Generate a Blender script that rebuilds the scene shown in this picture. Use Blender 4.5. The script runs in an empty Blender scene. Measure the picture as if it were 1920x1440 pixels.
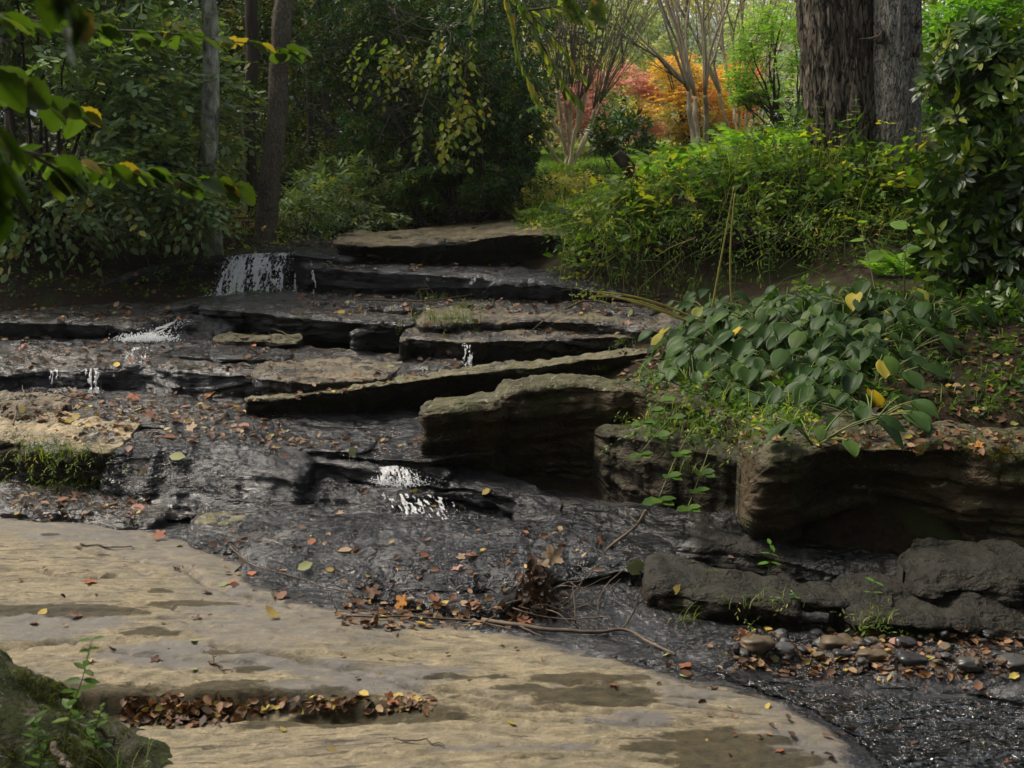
import bpy, math, random
import numpy as np
from mathutils import Vector
from mathutils.bvhtree import BVHTree

scene = bpy.context.scene
COL = scene.collection
R = math.radians

# ---------------------------------------------------------------- camera, sky, sun, exposure
EYE = 1.6
PITCH = R(10.7)
FPX = 2059.0                      # focal length in pixels of the 1920 wide photograph
cam_d = bpy.data.cameras.new("camera")
cam = bpy.data.objects.new("camera", cam_d)
COL.objects.link(cam)
cam.location = (0, 0, EYE)
cam.rotation_euler = (math.pi / 2 - PITCH, 0, 0)
cam_d.sensor_width = 36
cam_d.lens = FPX / 1920 * 36
cam_d.clip_start = 0.05
cam_d.clip_end = 2000
cam_d.dof.use_dof = True
cam_d.dof.focus_distance = 5.8
cam_d.dof.aperture_fstop = 6.5
scene.camera = cam

SUN_EL, SUN_AZ = R(56), R(-68)     # high, to the left of the cascade
w = bpy.data.worlds.new("World")
scene.world = w
w.use_nodes = True
nt = w.node_tree
bg = nt.nodes["Background"]
sky = nt.nodes.new("ShaderNodeTexSky")
sky.sky_type = 'NISHITA'
sky.sun_disc = False
sky.sun_elevation = SUN_EL
sky.sun_rotation = SUN_AZ
sky.air_density = 1.0
sky.dust_density = 3.0
sky.ozone_density = 1.0
hs = nt.nodes.new("ShaderNodeHueSaturation")      # thin high cloud: the blue is washed out
hs.inputs['Saturation'].default_value = 0.35
nt.links.new(sky.outputs[0], hs.inputs['Color'])
nt.links.new(hs.outputs[0], bg.inputs[0])
bg.inputs[1].default_value = 0.14

sd = bpy.data.lights.new("sun", 'SUN')
sun = bpy.data.objects.new("sun", sd)
COL.objects.link(sun)
sd.energy = 3.0
sd.angle = R(18)
sd.color = (1.0, 0.90, 0.74)
sdir = Vector((math.sin(SUN_AZ) * math.cos(SUN_EL), math.cos(SUN_AZ) * math.cos(SUN_EL), math.sin(SUN_EL)))
sun.rotation_euler = sdir.to_track_quat('Z', 'Y').to_euler()
sun.location = sdir * 60

scene.view_settings.view_transform = 'Standard'
scene.view_settings.look = 'None'
scene.view_settings.exposure = 0.7
scene.view_settings.gamma = 1.0
scene.render.engine = 'CYCLES'
cy = scene.cycles
cy.max_bounces = 6
cy.diffuse_bounces = 3
cy.glossy_bounces = 3
cy.transmission_bounces = 4
cy.transparent_max_bounces = 4
cy.caustics_reflective = False
cy.caustics_refractive = False
cy.use_denoising = True
cy.sample_clamp_indirect = 4.0
cy.sample_clamp_direct = 12.0

rng = np.random.default_rng(11)
random.seed(11)

# ---------------------------------------------------------------- maths helpers
ct, st = math.cos(PITCH), math.sin(PITCH)


def ray(px, py):
    u = (px - 960) / FPX
    v = (720 - py) / FPX
    return np.array([u, v * st + ct, v * ct - st])


def P(px, py, D):
    """World point seen at photo pixel (px, py) at distance y = D."""
    d = ray(px, py)
    return np.array([0, 0, EYE]) + d * (D / d[1])


def PZ(px, py, z):
    d = ray(px, py)
    return np.array([0, 0, EYE]) + d * ((z - EYE) / d[2])


def X(px, D, z=0.0):
    depth = D * ct + (EYE - z) * st
    return (px - 960) / FPX * depth


_L = np.random.default_rng(5).random((48, 48, 48)).astype(np.float32)


def vnoise(p):
    p = np.asarray(p, dtype=np.float64)
    i = np.floor(p).astype(np.int64)
    f = p - i
    f = f * f * (3 - 2 * f)
    i0 = i % 48
    i1 = (i + 1) % 48
    x0, y0, z0 = i0[..., 0], i0[..., 1], i0[..., 2]
    x1, y1, z1 = i1[..., 0], i1[..., 1], i1[..., 2]
    fx, fy, fz = f[..., 0], f[..., 1], f[..., 2]
    c00 = _L[x0, y0, z0] * (1 - fx) + _L[x1, y0, z0] * fx
    c10 = _L[x0, y1, z0] * (1 - fx) + _L[x1, y1, z0] * fx
    c01 = _L[x0, y0, z1] * (1 - fx) + _L[x1, y0, z1] * fx
    c11 = _L[x0, y1, z1] * (1 - fx) + _L[x1, y1, z1] * fx
    return (c00 * (1 - fy) + c10 * fy) * (1 - fz) + (c01 * (1 - fy) + c11 * fy) * fz


def fbm(p, o=4, gain=0.5):
    """Fractal noise about -1..1."""
    p = np.asarray(p, dtype=np.float64)
    s = 0.0
    a = 1.0
    t = 0.0
    for k in range(o):
        s = s + a * (vnoise(p * (2.03 ** k) + 7.3 * k) * 2 - 1)
        t += a
        a *= gain
    return s / t * 1.6


def sstep(a, b, x):
    t = np.clip((x - a) / (b - a), 0, 1)
    return t * t * (3 - 2 * t)


def norm(v):
    v = np.asarray(v, dtype=np.float64)
    return v / np.maximum(np.linalg.norm(v, axis=-1, keepdims=True), 1e-9)


def in_poly(px, py, poly):
    """Signed distance to a polygon (positive inside) for arrays of points."""
    poly = np.asarray(poly, dtype=np.float64)
    inside = np.zeros(px.shape, bool)
    dmin = np.full(px.shape, 1e9)
    n = len(poly)
    for i in range(n):
        a, b = poly[i], poly[(i + 1) % n]
        c = ((a[1] > py) != (b[1] > py)) & (px < (b[0] - a[0]) * (py - a[1]) / (b[1] - a[1] + 1e-12) + a[0])
        inside ^= c
        d = seg_dist(px, py, a, b)
        dmin = np.minimum(dmin, d)
    return np.where(inside, dmin, -dmin)


def seg_dist(px, py, a, b):
    ab = b - a
    t = np.clip(((px - a[0]) * ab[0] + (py - a[1]) * ab[1]) / (ab @ ab + 1e-12), 0, 1)
    return np.hypot(px - a[0] - t * ab[0], py - a[1] - t * ab[1])


def line_dist(px, py, pts):
    pts = np.asarray(pts, dtype=np.float64)
    d = np.full(px.shape, 1e9)
    for a, b in zip(pts[:-1], pts[1:]):
        d = np.minimum(d, seg_dist(px, py, a[:2], b[:2]))
    return d


# ---------------------------------------------------------------- mesh helpers
def mesh_obj(name, V, F, mat, parent=None, smooth=True, attrs=None, loc=None, vattrs=None):
    """One mesh object. V (n,3); F list of (m,k) index arrays; attrs {name: per-face floats}."""
    V = np.asarray(V, dtype=np.float32)
    if loc is None and parent is None:
        lo, hi = V.min(0), V.max(0)
        loc = ((lo[0] + hi[0]) / 2, (lo[1] + hi[1]) / 2, lo[2])
    if parent is not None:
        off = np.array(parent['_w'], dtype=np.float32)
        loc_l = (0, 0, 0)
        wpos = off
    else:
        off = np.array(loc, dtype=np.float32)
        loc_l = loc
        wpos = off
    V = V - off
    if not isinstance(F, (list, tuple)):
        F = [F]
    F = [np.asarray(f, dtype=np.int32) for f in F if len(f)]
    me = bpy.data.meshes.new(name)
    me.vertices.add(len(V))
    me.vertices.foreach_set("co", V.ravel())
    nl = sum(f.size for f in F)
    npoly = sum(len(f) for f in F)
    me.loops.add(nl)
    me.polygons.add(npoly)
    me.loops.foreach_set("vertex_index", np.concatenate([f.ravel() for f in F]))
    tot = np.concatenate([np.full(len(f), f.shape[1], dtype=np.int32) for f in F])
    start = np.concatenate([[0], np.cumsum(tot)[:-1]]).astype(np.int32)
    me.polygons.foreach_set("loop_start", start)
    me.polygons.foreach_set("loop_total", tot)
    me.update(calc_edges=True)
    me.polygons.foreach_set("use_smooth", np.full(npoly, smooth))
    for k, a in (attrs or {}).items():
        at = me.attributes.new(k, 'FLOAT', 'FACE')
        at.data.foreach_set("value", np.asarray(a, dtype=np.float32))
    for k, a in (vattrs or {}).items():
        at = me.attributes.new(k, 'FLOAT', 'POINT')
        at.data.foreach_set("value", np.asarray(a, dtype=np.float32))
    if mat is not None:
        me.materials.append(mat)
    o = bpy.data.objects.new(name, me)
    COL.objects.link(o)
    o.location = loc_l
    if parent is not None:
        o.parent = parent
    o['_w'] = [float(c) for c in wpos]
    return o


def tag(o, label=None, cat=None, group=None, kind=None):
    if label:
        o['label'] = label
    if cat:
        o['category'] = cat
    if group:
        o['group'] = group
    if kind:
        o['kind'] = kind
    return o


def thing(name, label, cat, loc, group=None):
    o = bpy.data.objects.new(name, None)
    o.empty_display_size = 0.1
    COL.objects.link(o)
    o.location = [float(c) for c in loc]
    o['_w'] = [float(c) for c in loc]
    bpy.context.view_layer.update()
    return tag(o, label, cat, group)


def grid_faces(nu, nv, closed_u=False, closed_v=False):
    """Quads of a (nu, nv) vertex grid stored row-major (u rows, v columns)."""
    iu = np.arange(nu if closed_u else nu - 1)
    iv = np.arange(nv if closed_v else nv - 1)
    a, b = np.meshgrid(iu, iv, indexing='ij')
    a2, b2 = (a + 1) % nu, (b + 1) % nv
    return np.stack([a * nv + b, a * nv + b2, a2 * nv + b2, a2 * nv + b], -1).reshape(-1, 4)


def tube(pts, rad, sides=8, disp=None):
    """Verts and faces of a tube along pts with radii; disp(pos, angle, t) adds to the radius."""
    pts = np.asarray(pts, dtype=np.float64)
    n = len(pts)
    rad = np.broadcast_to(np.asarray(rad, dtype=np.float64), (n,))
    T = norm(np.gradient(pts, axis=0))
    ref = np.array([0, 0, 1.0]) if abs(T[0][2]) < 0.9 else np.array([0, 1.0, 0])
    U = np.zeros((n, 3))
    u = norm(np.cross(ref, T[0]))
    for i in range(n):
        u = norm(u - T[i] * (u @ T[i]))
        U[i] = u
    W = np.cross(T, U)
    a = np.linspace(0, 2 * np.pi, sides, endpoint=False)
    ca, sa = np.cos(a), np.sin(a)
    dirs = U[:, None] * ca[None, :, None] + W[:, None] * sa[None, :, None]
    rr = np.broadcast_to(rad[:, None], (n, sides)).copy()
    pos = pts[:, None] + dirs * rr[..., None]
    if disp is not None:
        rr = rr + disp(pos, a[None, :], np.linspace(0, 1, n)[:, None])
        pos = pts[:, None] + dirs * rr[..., None]
    V = pos.reshape(-1, 3)
    F = grid_faces(n, sides, closed_v=True)
    V = np.vstack([V, pts[0], pts[-1]])
    k = np.arange(sides)
    c0 = np.stack([np.full(sides, n * sides), (k + 1) % sides, k], -1)
    c1 = np.stack([np.full(sides, n * sides + 1), (n - 1) * sides + k, (n - 1) * sides + (k + 1) % sides], -1)
    return V, F, np.vstack([c0, c1])


class MB:
    """Collects pieces of one mesh."""

    def __init__(self):
        self.V, self.Q, self.T, self.aq, self.at, self.n = [], [], [], [], [], 0

    def add(self, V, quads=None, tris=None, a=0.5):
        V = np.asarray(V)
        if quads is not None and len(quads):
            self.Q.append(np.asarray(quads) + self.n)
            self.aq.append(np.broadcast_to(np.asarray(a, dtype=np.float32), (len(quads),)))
        if tris is not None and len(tris):
            self.T.append(np.asarray(tris) + self.n)
            self.at.append(np.broadcast_to(np.asarray(a, dtype=np.float32), (len(tris),)))
        self.V.append(V)
        self.n += len(V)

    def tube(self, pts, rad, sides=6, a=0.5, disp=None):
        V, F, C = tube(pts, rad, sides, disp)
        self.add(V, F, C, a)

    def build(self, name, mat, parent=None, smooth=True, loc=None):
        F, A = [], []
        if self.Q:
            F.append(np.vstack(self.Q)); A.append(np.concatenate(self.aq))
        if self.T:
            F.append(np.vstack(self.T)); A.append(np.concatenate(self.at))
        return mesh_obj(name, np.vstack(self.V), F, mat, parent, smooth, {'rnd': np.concatenate(A)}, loc)


# ---------------------------------------------------------------- leaves
def leaf_simple():
    V = np.array([[0, 0, 0], [-.27, .48, .05], [0, 1, -.06], [.27, .48, .05]], float)
    return V, None, np.array([[0, 3, 2], [0, 2, 1]])


def leaf_slim(wd=.13, droop=.12):
    V = np.array([[0, 0, 0], [-wd, .45, .03], [0, 1, -droop], [wd, .45, .03]], float)
    return V, None, np.array([[0, 3, 2], [0, 2, 1]])


def leaf_oval(wd=.3, droop=.1, fold=.06):
    y = [0, .3, .68, 1.0]
    V = np.array([[0, 0, 0], [0, .3, -fold], [0, .68, -fold - droop * .4], [0, 1, -droop],
                  [-wd * .85, .26, 0], [-wd * .82, .66, -droop * .35], [wd * .85, .26, 0], [wd * .82, .66, -droop * .35]], float)
    Q = np.array([[1, 2, 5, 4], [1, 6, 7, 2]])
    T = np.array([[0, 1, 4], [0, 6, 1], [2, 3, 5], [2, 7, 3]])
    return V, Q, T


def orient(axis, normal):
    """Rotation matrices with y along axis and z near normal."""
    y = norm(axis)
    z = norm(normal - y * np.sum(normal * y, -1, keepdims=True))
    x = np.cross(y, z)
    return np.stack([x, y, z], -1)


def leaves(mb, tmpl, pos, axis, normal, size, a, wscale=None):
    V, Q, T = tmpl
    N = len(pos)
    if N == 0:
        return
    M = orient(np.asarray(axis, float), np.asarray(normal, float))
    v = V[None] * np.asarray(size)[:, None, None]
    if wscale is not None:
        v = v * np.stack([wscale, np.ones(N), np.ones(N)], -1)[:, None, :]
    W = np.einsum('nij,nkj->nki', M, v) + np.asarray(pos)[:, None, :]
    k = len(V)
    off = (np.arange(N) * k)[:, None, None]
    a = np.broadcast_to(np.asarray(a), (N,))
    VV = W.reshape(-1, 3)
    base = mb.n
    mb.V.append(VV)
    mb.n += len(VV)
    if Q is not None:
        mb.Q.append((Q[None] + off).reshape(-1, Q.shape[1]) + base)
        mb.aq.append(np.repeat(a, len(Q)).astype(np.float32))
    if T is not None:
        mb.T.append((T[None] + off).reshape(-1, 3) + base)
        mb.at.append(np.repeat(a, len(T)).astype(np.float32))


def rand_dirs(n, zlo=-1, zhi=1):
    z = rng.uniform(zlo, zhi, n)
    t = rng.uniform(0, 2 * np.pi, n)
    r = np.sqrt(1 - z * z)
    return np.stack([r * np.cos(t), r * np.sin(t), z], -1)


def sprays(mb, tmpl, C, dirs, nl, size, spread=0.9, up=(0, 0, 1), tilt=0.35, a=None, twig=None, droop=0.3, step=0.55):
    """At each point a flat spray: a twig along dirs with nl alternate leaves."""
    C = np.asarray(C, float)
    N = len(C)
    dirs = norm(dirs)
    size = np.broadcast_to(np.asarray(size, float), (N,))
    upv = norm(np.asarray(up, float)[None] + rng.normal(0, tilt, (N, 3)))
    if a is None:
        a = rng.random(N)
    side = norm(np.cross(dirs, upv))
    for k in range(nl):
        t = (k + 0.6) * step * size
        p = C + dirs * t[:, None] - np.array([0, 0, 1.0]) * (droop * (t ** 2 / (nl * step * size)))[:, None]
        s = 1 if k % 2 else -1
        ang = spread * (1.0 - 0.75 * (k == nl - 1)) * s
        ax = dirs * math.cos(ang) + side * math.sin(ang) + rng.normal(0, .18, (N, 3))
        ax[:, 2] -= droop * 0.6
        nn = upv + rng.normal(0, .22, (N, 3))
        leaves(mb, tmpl, p, ax, nn, size * rng.uniform(.7, 1.1, N), np.clip(a + rng.normal(0, .08, N), 0, 1))
    if twig is not None:
        for i in range(N):
            L = nl * step * size[i]
            p0 = C[i] - dirs[i] * L * 0.6
            p1 = C[i] + dirs[i] * L
            p1[2] -= droop * L * .8
            twig.tube([p0, C[i], p1], [size[i] * .05, size[i] * .035, size[i] * .01], 3, .5)


def rosettes(mb, tmpl, C, dirs, nl, size, open_=0.9, a=None, droop=.25):
    """Whorls of nl leaves round each tip."""
    C = np.asarray(C, float)
    N = len(C)
    dirs = norm(dirs)
    if a is None:
        a = rng.random(N)
    ref = norm(rng.normal(0, 1, (N, 3)))
    u = norm(np.cross(dirs, ref))
    v = np.cross(dirs, u)
    size = np.broadcast_to(np.asarray(size, float), (N,))
    for k in range(nl):
        th = 2 * math.pi * k / nl + rng.normal(0, .2, N)
        out = u * np.cos(th)[:, None] + v * np.sin(th)[:, None]
        op = open_ + rng.normal(0, .18, N)
        ax = out * np.sin(op)[:, None] + dirs * np.cos(op)[:, None]
        ax[:, 2] -= droop * rng.uniform(.4, 1.3, N)
        nn = dirs * np.sin(op)[:, None] - out * np.cos(op)[:, None] + rng.normal(0, .12, (N, 3))
        leaves(mb, tmpl, C + out * .02, ax, nn, size * rng.uniform(.75, 1.1, N), np.clip(a + rng.normal(0, .07, N), 0, 1))


def ellipsoid_pts(n, c, r, shell=0.5, thr=None, freq=1.0, seed=0.0):
    """Points inside an ellipsoid, biased outward, with noisy gaps."""
    out = []
    tot = 0
    c = np.asarray(c, float)
    r = np.asarray(r, float)
    while tot < n:
        d = rand_dirs(n)
        rad = rng.uniform(shell ** 3, 1, n) ** (1 / 3.0)
        lump = 1 + 0.22 * fbm(d * 2.1 + seed, 3)
        q = c + d * r * (rad * lump)[:, None]
        if thr is not None:
            q = q[fbm(q * freq + seed, 3) > thr]
        out.append(q)
        tot += len(q)
    return np.vstack(out)[:n]


def branch_path(p0, d0, L, n=8, wob=.12, curl=(0, 0, .0), seed=None):
    d = norm(np.asarray(d0, float))
    p = np.asarray(p0, float)
    pts = [p]
    for i in range(n):
        d = norm(d + rng.normal(0, wob, 3) + np.asarray(curl) / n)
        p = p + d * L / n
        pts.append(p)
    return np.array(pts)


# ---------------------------------------------------------------- materials
def new_mat(name):
    m = bpy.data.materials.new(name)
    m.use_nodes = True
    t = m.node_tree
    t.nodes.clear()
    out = t.nodes.new("ShaderNodeOutputMaterial")
    return m, t, out


def N_(t, typ, **kw):
    n = t.nodes.new(typ)
    for k, v in kw.items():
        setattr(n, k, v)
    return n


def ramp(t, stops, interp='LINEAR'):
    n = t.nodes.new("ShaderNodeValToRGB")
    cr = n.color_ramp
    cr.interpolation = interp
    while len(cr.elements) < len(stops):
        cr.elements.new(0.5)
    for e, (p, c) in zip(cr.elements, stops):
        e.position = p
        e.color = (c[0], c[1], c[2], 1) if not isinstance(c, (int, float)) else (c, c, c, 1)
    return n


def noise(t, vec, scale, detail=6, rough=.55, dist=0.0, mscale=None, rot=None):
    n = N_(t, "ShaderNodeTexNoise")
    n.inputs['Scale'].default_value = scale
    n.inputs['Detail'].default_value = detail
    n.inputs['Roughness'].default_value = rough
    n.inputs['Distortion'].default_value = dist
    if mscale is not None or rot is not None:
        mp = N_(t, "ShaderNodeMapping")
        if mscale is not None:
            mp.inputs['Scale'].default_value = mscale
        if rot is not None:
            mp.inputs['Rotation'].default_value = rot
        t.links.new(vec, mp.inputs['Vector'])
        vec = mp.outputs[0]
    t.links.new(vec, n.inputs['Vector'])
    return n.outputs['Fac']


def mixc(t, fac, a, b, mode='MIX'):
    n = N_(t, "ShaderNodeMix", data_type='RGBA', blend_type=mode)
    for s, v in ((n.inputs[0], fac), (n.inputs[6], a), (n.inputs[7], b)):
        if isinstance(v, (int, float)):
            s.default_value = v
        elif isinstance(v, (tuple, list)):
            s.default_value = (*v, 1)
        else:
            t.links.new(v, s)
    return n.outputs[2]


def math_(t, op, a, b=0.0, clamp=False):
    n = N_(t, "ShaderNodeMath", operation=op, use_clamp=clamp)
    for s, v in ((n.inputs[0], a), (n.inputs[1], b)):
        if isinstance(v, (int, float)):
            s.default_value = v
        else:
            t.links.new(v, s)
    return n.outputs[0]


def mrange(t, v, a, b, c=0.0, d=1.0):
    n = N_(t, "ShaderNodeMapRange")
    n.inputs[1].default_value = a
    n.inputs[2].default_value = b
    n.inputs[3].default_value = c
    n.inputs[4].default_value = d
    t.links.new(v, n.inputs[0])
    return n.outputs[0]


def setin(t, s, v):
    if isinstance(v, (int, float)):
        s.default_value = v
    elif isinstance(v, (tuple, list)):
        s.default_value = (*v, 1) if len(v) == 3 else v
    else:
        t.links.new(v, s)


def pbsdf(t, color, rough, spec=.5, coat=0.0, normal=None, coat_rough=.1):
    b = N_(t, "ShaderNodeBsdfPrincipled")
    setin(t, b.inputs['Base Color'], color)
    setin(t, b.inputs['Roughness'], rough)
    setin(t, b.inputs['Specular IOR Level'], spec)
    setin(t, b.inputs['Coat Weight'], coat)
    b.inputs['Coat Roughness'].default_value = coat_rough
    if normal is not None:
        t.links.new(normal, b.inputs['Normal'])
        if not (isinstance(coat, float) and coat == 0.0):
            t.links.new(normal, b.inputs['Coat Normal'])
    return b.outputs[0]


def bump(t, h, strength, dist, prev=None):
    b = N_(t, "ShaderNodeBump")
    b.inputs['Strength'].default_value = strength
    b.inputs['Distance'].default_value = dist
    t.links.new(h, b.inputs['Height'])
    if prev is not None:
        t.links.new(prev, b.inputs['Normal'])
    return b.outputs[0]


def leaf_mat(name, stops, rough=.45, spec=.4, trans=.35, tint=(1.3, 1.5, .45)):
    m, t, out = new_mat(name)
    at = N_(t, "ShaderNodeAttribute", attribute_name='rnd')
    rp = ramp(t, stops)
    t.links.new(at.outputs['Fac'], rp.inputs[0])
    tc = N_(t, "ShaderNodeTexCoord")
    nz = noise(t, tc.outputs['Object'], 9, 3)
    col = mixc(t, 1.0, rp.outputs[0], ramp_out(t, nz, [(0.3, .72), (.7, 1.25)]), 'MULTIPLY')
    b = pbsdf(t, col, rough, spec)
    tr = N_(t, "ShaderNodeBsdfTranslucent")
    t.links.new(mixc(t, 1.0, col, tint, 'MULTIPLY'), tr.inputs[0])
    mx = N_(t, "ShaderNodeMixShader")
    mx.inputs[0].default_value = trans
    t.links.new(b, mx.inputs[1])
    t.links.new(tr.outputs[0], mx.inputs[2])
    t.links.new(mx.outputs[0], out.inputs[0])
    return m


def ramp_out(t, v, stops):
    r = ramp(t, stops)
    t.links.new(v, r.inputs[0])
    return r.outputs[0]


def rock_mat(name, top, top2, face, face2, moss=.3, wet=.3, streak=1.0, lichen=0.0, bumpk=1.0, rough=.75):
    """Bedded sandstone: pale dry crust on bedding planes, broken faces dark from algae and from shade put into their colour, moss, lichen, water film."""
    m, t, out = new_mat(name)
    g = N_(t, "ShaderNodeNewGeometry")
    pos = g.outputs['Position']
    sep = N_(t, "ShaderNodeSeparateXYZ")
    t.links.new(g.outputs['Normal'], sep.inputs[0])
    n1 = noise(t, pos, 2.2, 8, .6, .3)
    ns = noise(t, pos, 3.0, 8, .62, .4, (1.6, 3.2, 9))
    nf = noise(t, pos, 45, 3, .5)
    nm = noise(t, pos, 11, 6, .65)
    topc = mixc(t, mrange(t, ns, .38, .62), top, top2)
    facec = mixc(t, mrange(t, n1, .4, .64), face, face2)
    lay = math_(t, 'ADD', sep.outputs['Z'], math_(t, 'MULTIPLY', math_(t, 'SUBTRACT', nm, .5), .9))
    c = mixc(t, mrange(t, lay, .45, .8), facec, topc)  # steep faces take the darker tone: algae stain plus painted shade
    c = mixc(t, 1.0, c, ramp_out(t, nf, [(.25, .75), (.75, 1.2)]), 'MULTIPLY')
    if moss > 0:
        mm = noise(t, pos, 5.5, 7, .68, .6)
        mf = mrange(t, mm, .66 - moss * .3, .72 - moss * .3 + .06)
        mcol = mixc(t, nf, (.018, .024, .004), (.075, .08, .014))
        c = mixc(t, math_(t, 'MULTIPLY', mf, .9), c, mcol)
    if lichen > 0:
        vl = noise(t, pos, 16, 5, .7, 1.0)
        lf = mrange(t, vl, .68 - lichen * .2, .71 - lichen * .2)
        lf = math_(t, 'MULTIPLY', lf, mrange(t, sep.outputs['Z'], -.1, .6))
        c = mixc(t, lf, c, (.24, .25, .18))
    # water film: irregular wet areas, darker stone under a gloss
    wv = noise(t, pos, 1.7, 6, .6, .8)
    wf = mrange(t, wv, .66 - wet * .55, .74 - wet * .55)
    c = mixc(t, wf, c, mixc(t, 1.0, c, (.22, .22, .25), 'MULTIPLY'))
    rgh = mrange(t, wf, 0, 1, rough, .16)
    hb = math_(t, 'ADD', math_(t, 'MULTIPLY', ns, .7), math_(t, 'MULTIPLY', nm, .5))
    b1 = bump(t, hb, .9 * bumpk, .04)
    b2 = bump(t, nf, .3 * bumpk, .003, b1)
    rip = noise(t, pos, 34, 3, .55, 1.0, (1, 1.0, 1.5))
    glide = mrange(t, noise(t, pos, 3.3, 3, .5, .6, (1, 1.6, 1)), .40, .66, .12, 1.0)
    b3 = bump(t, math_(t, 'MULTIPLY', rip, glide), 1.0 * bumpk, .042, b2)
    t.links.new(pbsdf(t, c, rgh, mrange(t, wf, 0, 1, .4, .5), math_(t, 'MULTIPLY', wf, .4), b3, .05), out.inputs[0])
    return m


def bark_mat(name, cols, scale=16, zs=.2, furrow=.12, spec=.2):
    m, t, out = new_mat(name)
    tc = N_(t, "ShaderNodeTexCoord")
    mp = N_(t, "ShaderNodeMapping")
    mp.inputs['Scale'].default_value = (1, 1, zs)
    t.links.new(tc.outputs['Object'], mp.inputs['Vector'])
    dn = N_(t, "ShaderNodeTexNoise")
    dn.inputs['Scale'].default_value = scale * .8
    dn.inputs['Detail'].default_value = 5
    t.links.new(mp.outputs[0], dn.inputs['Vector'])
    va = N_(t, "ShaderNodeVectorMath", operation='MULTIPLY_ADD')
    t.links.new(dn.outputs['Color'], va.inputs[0])
    va.inputs[1].default_value = (.2, .2, .2)
    t.links.new(mp.outputs[0], va.inputs[2])
    vo = N_(t, "ShaderNodeTexVoronoi", feature='DISTANCE_TO_EDGE')
    vo.inputs['Scale'].default_value = scale
    t.links.new(va.outputs[0], vo.inputs['Vector'])
    pl = mrange(t, vo.outputs['Distance'], 0, furrow)
    nz = noise(t, tc.outputs['Object'], scale * 2.2, 7, .68, .4, (1, 1, .35))
    big = noise(t, tc.outputs['Object'], 2.5, 4)
    c = mixc(t, mrange(t, nz, .35, .66), cols[1], cols[2])
    c = mixc(t, 1.0, c, ramp_out(t, big, [(.3, .7), (.7, 1.25)]), 'MULTIPLY')
    c = mixc(t, pl, cols[0], c)
    h = math_(t, 'ADD', math_(t, 'MULTIPLY', pl, .8), math_(t, 'MULTIPLY', nz, .5))
    t.links.new(pbsdf(t, c, .92, spec, 0, bump(t, h, 1.0, .035)), out.inputs[0])
    return m


def simple_mat(name, stops, scale=8, rough=.8, bumps=.4, bdist=.01, mscale=None, spec=.4, detail=6):
    m, t, out = new_mat(name)
    tc = N_(t, "ShaderNodeTexCoord")
    v = noise(t, tc.outputs['Object'], scale, detail, .62, .3, mscale)
    c = ramp_out(t, v, stops)
    v2 = noise(t, tc.outputs['Object'], scale * 4, 5, .6, 0, mscale)
    b = bump(t, math_(t, 'ADD', v, math_(t, 'MULTIPLY', v2, .5)), bumps, bdist)
    t.links.new(pbsdf(t, c, rough, spec, 0, b), out.inputs[0])
    return m

# ================================================================ THE SETTING: ground, bedrock, water
BV, BF, BN = [], [], 0            # everything leaves and plants can rest on


def solid(V, F):
    global BN
    BV.append(np.asarray(V, float))
    for f in (F if isinstance(F, (list, tuple)) else [F]):
        BF.extend((np.asarray(f) + BN).tolist())
    BN += len(V)


SAND, SAND2 = (.37, .285, .165), (.24, .20, .135)
WET, WET2 = (.030, .029, .030), (.055, .05, .045)
BLACK = (.012, .011, .009)
M_GROUND = None


def ground_mat():
    m, t, out = new_mat("forest_soil")
    g = N_(t, "ShaderNodeNewGeometry")
    pos = g.outputs['Position']
    at = N_(t, "ShaderNodeAttribute", attribute_name='lawn')
    n1 = noise(t, pos, 3.0, 8, .65)
    n2 = noise(t, pos, 28, 6, .7)
    soil = mixc(t, mrange(t, n2, .35, .68), (.010, .007, .004), (.042, .026, .013))
    soil = mixc(t, mrange(t, n1, .52, .62), soil, (.03, .038, .009))
    grass = mixc(t, mrange(t, noise(t, pos, 1.3, 8, .7), .35, .65), (.10, .16, .022), (.19, .26, .045))
    c = mixc(t, at.outputs['Fac'], soil, grass)
    b = bump(t, n2, .8, .03)
    t.links.new(pbsdf(t, c, .9, .2, 0, b), out.inputs[0])
    return m


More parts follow.
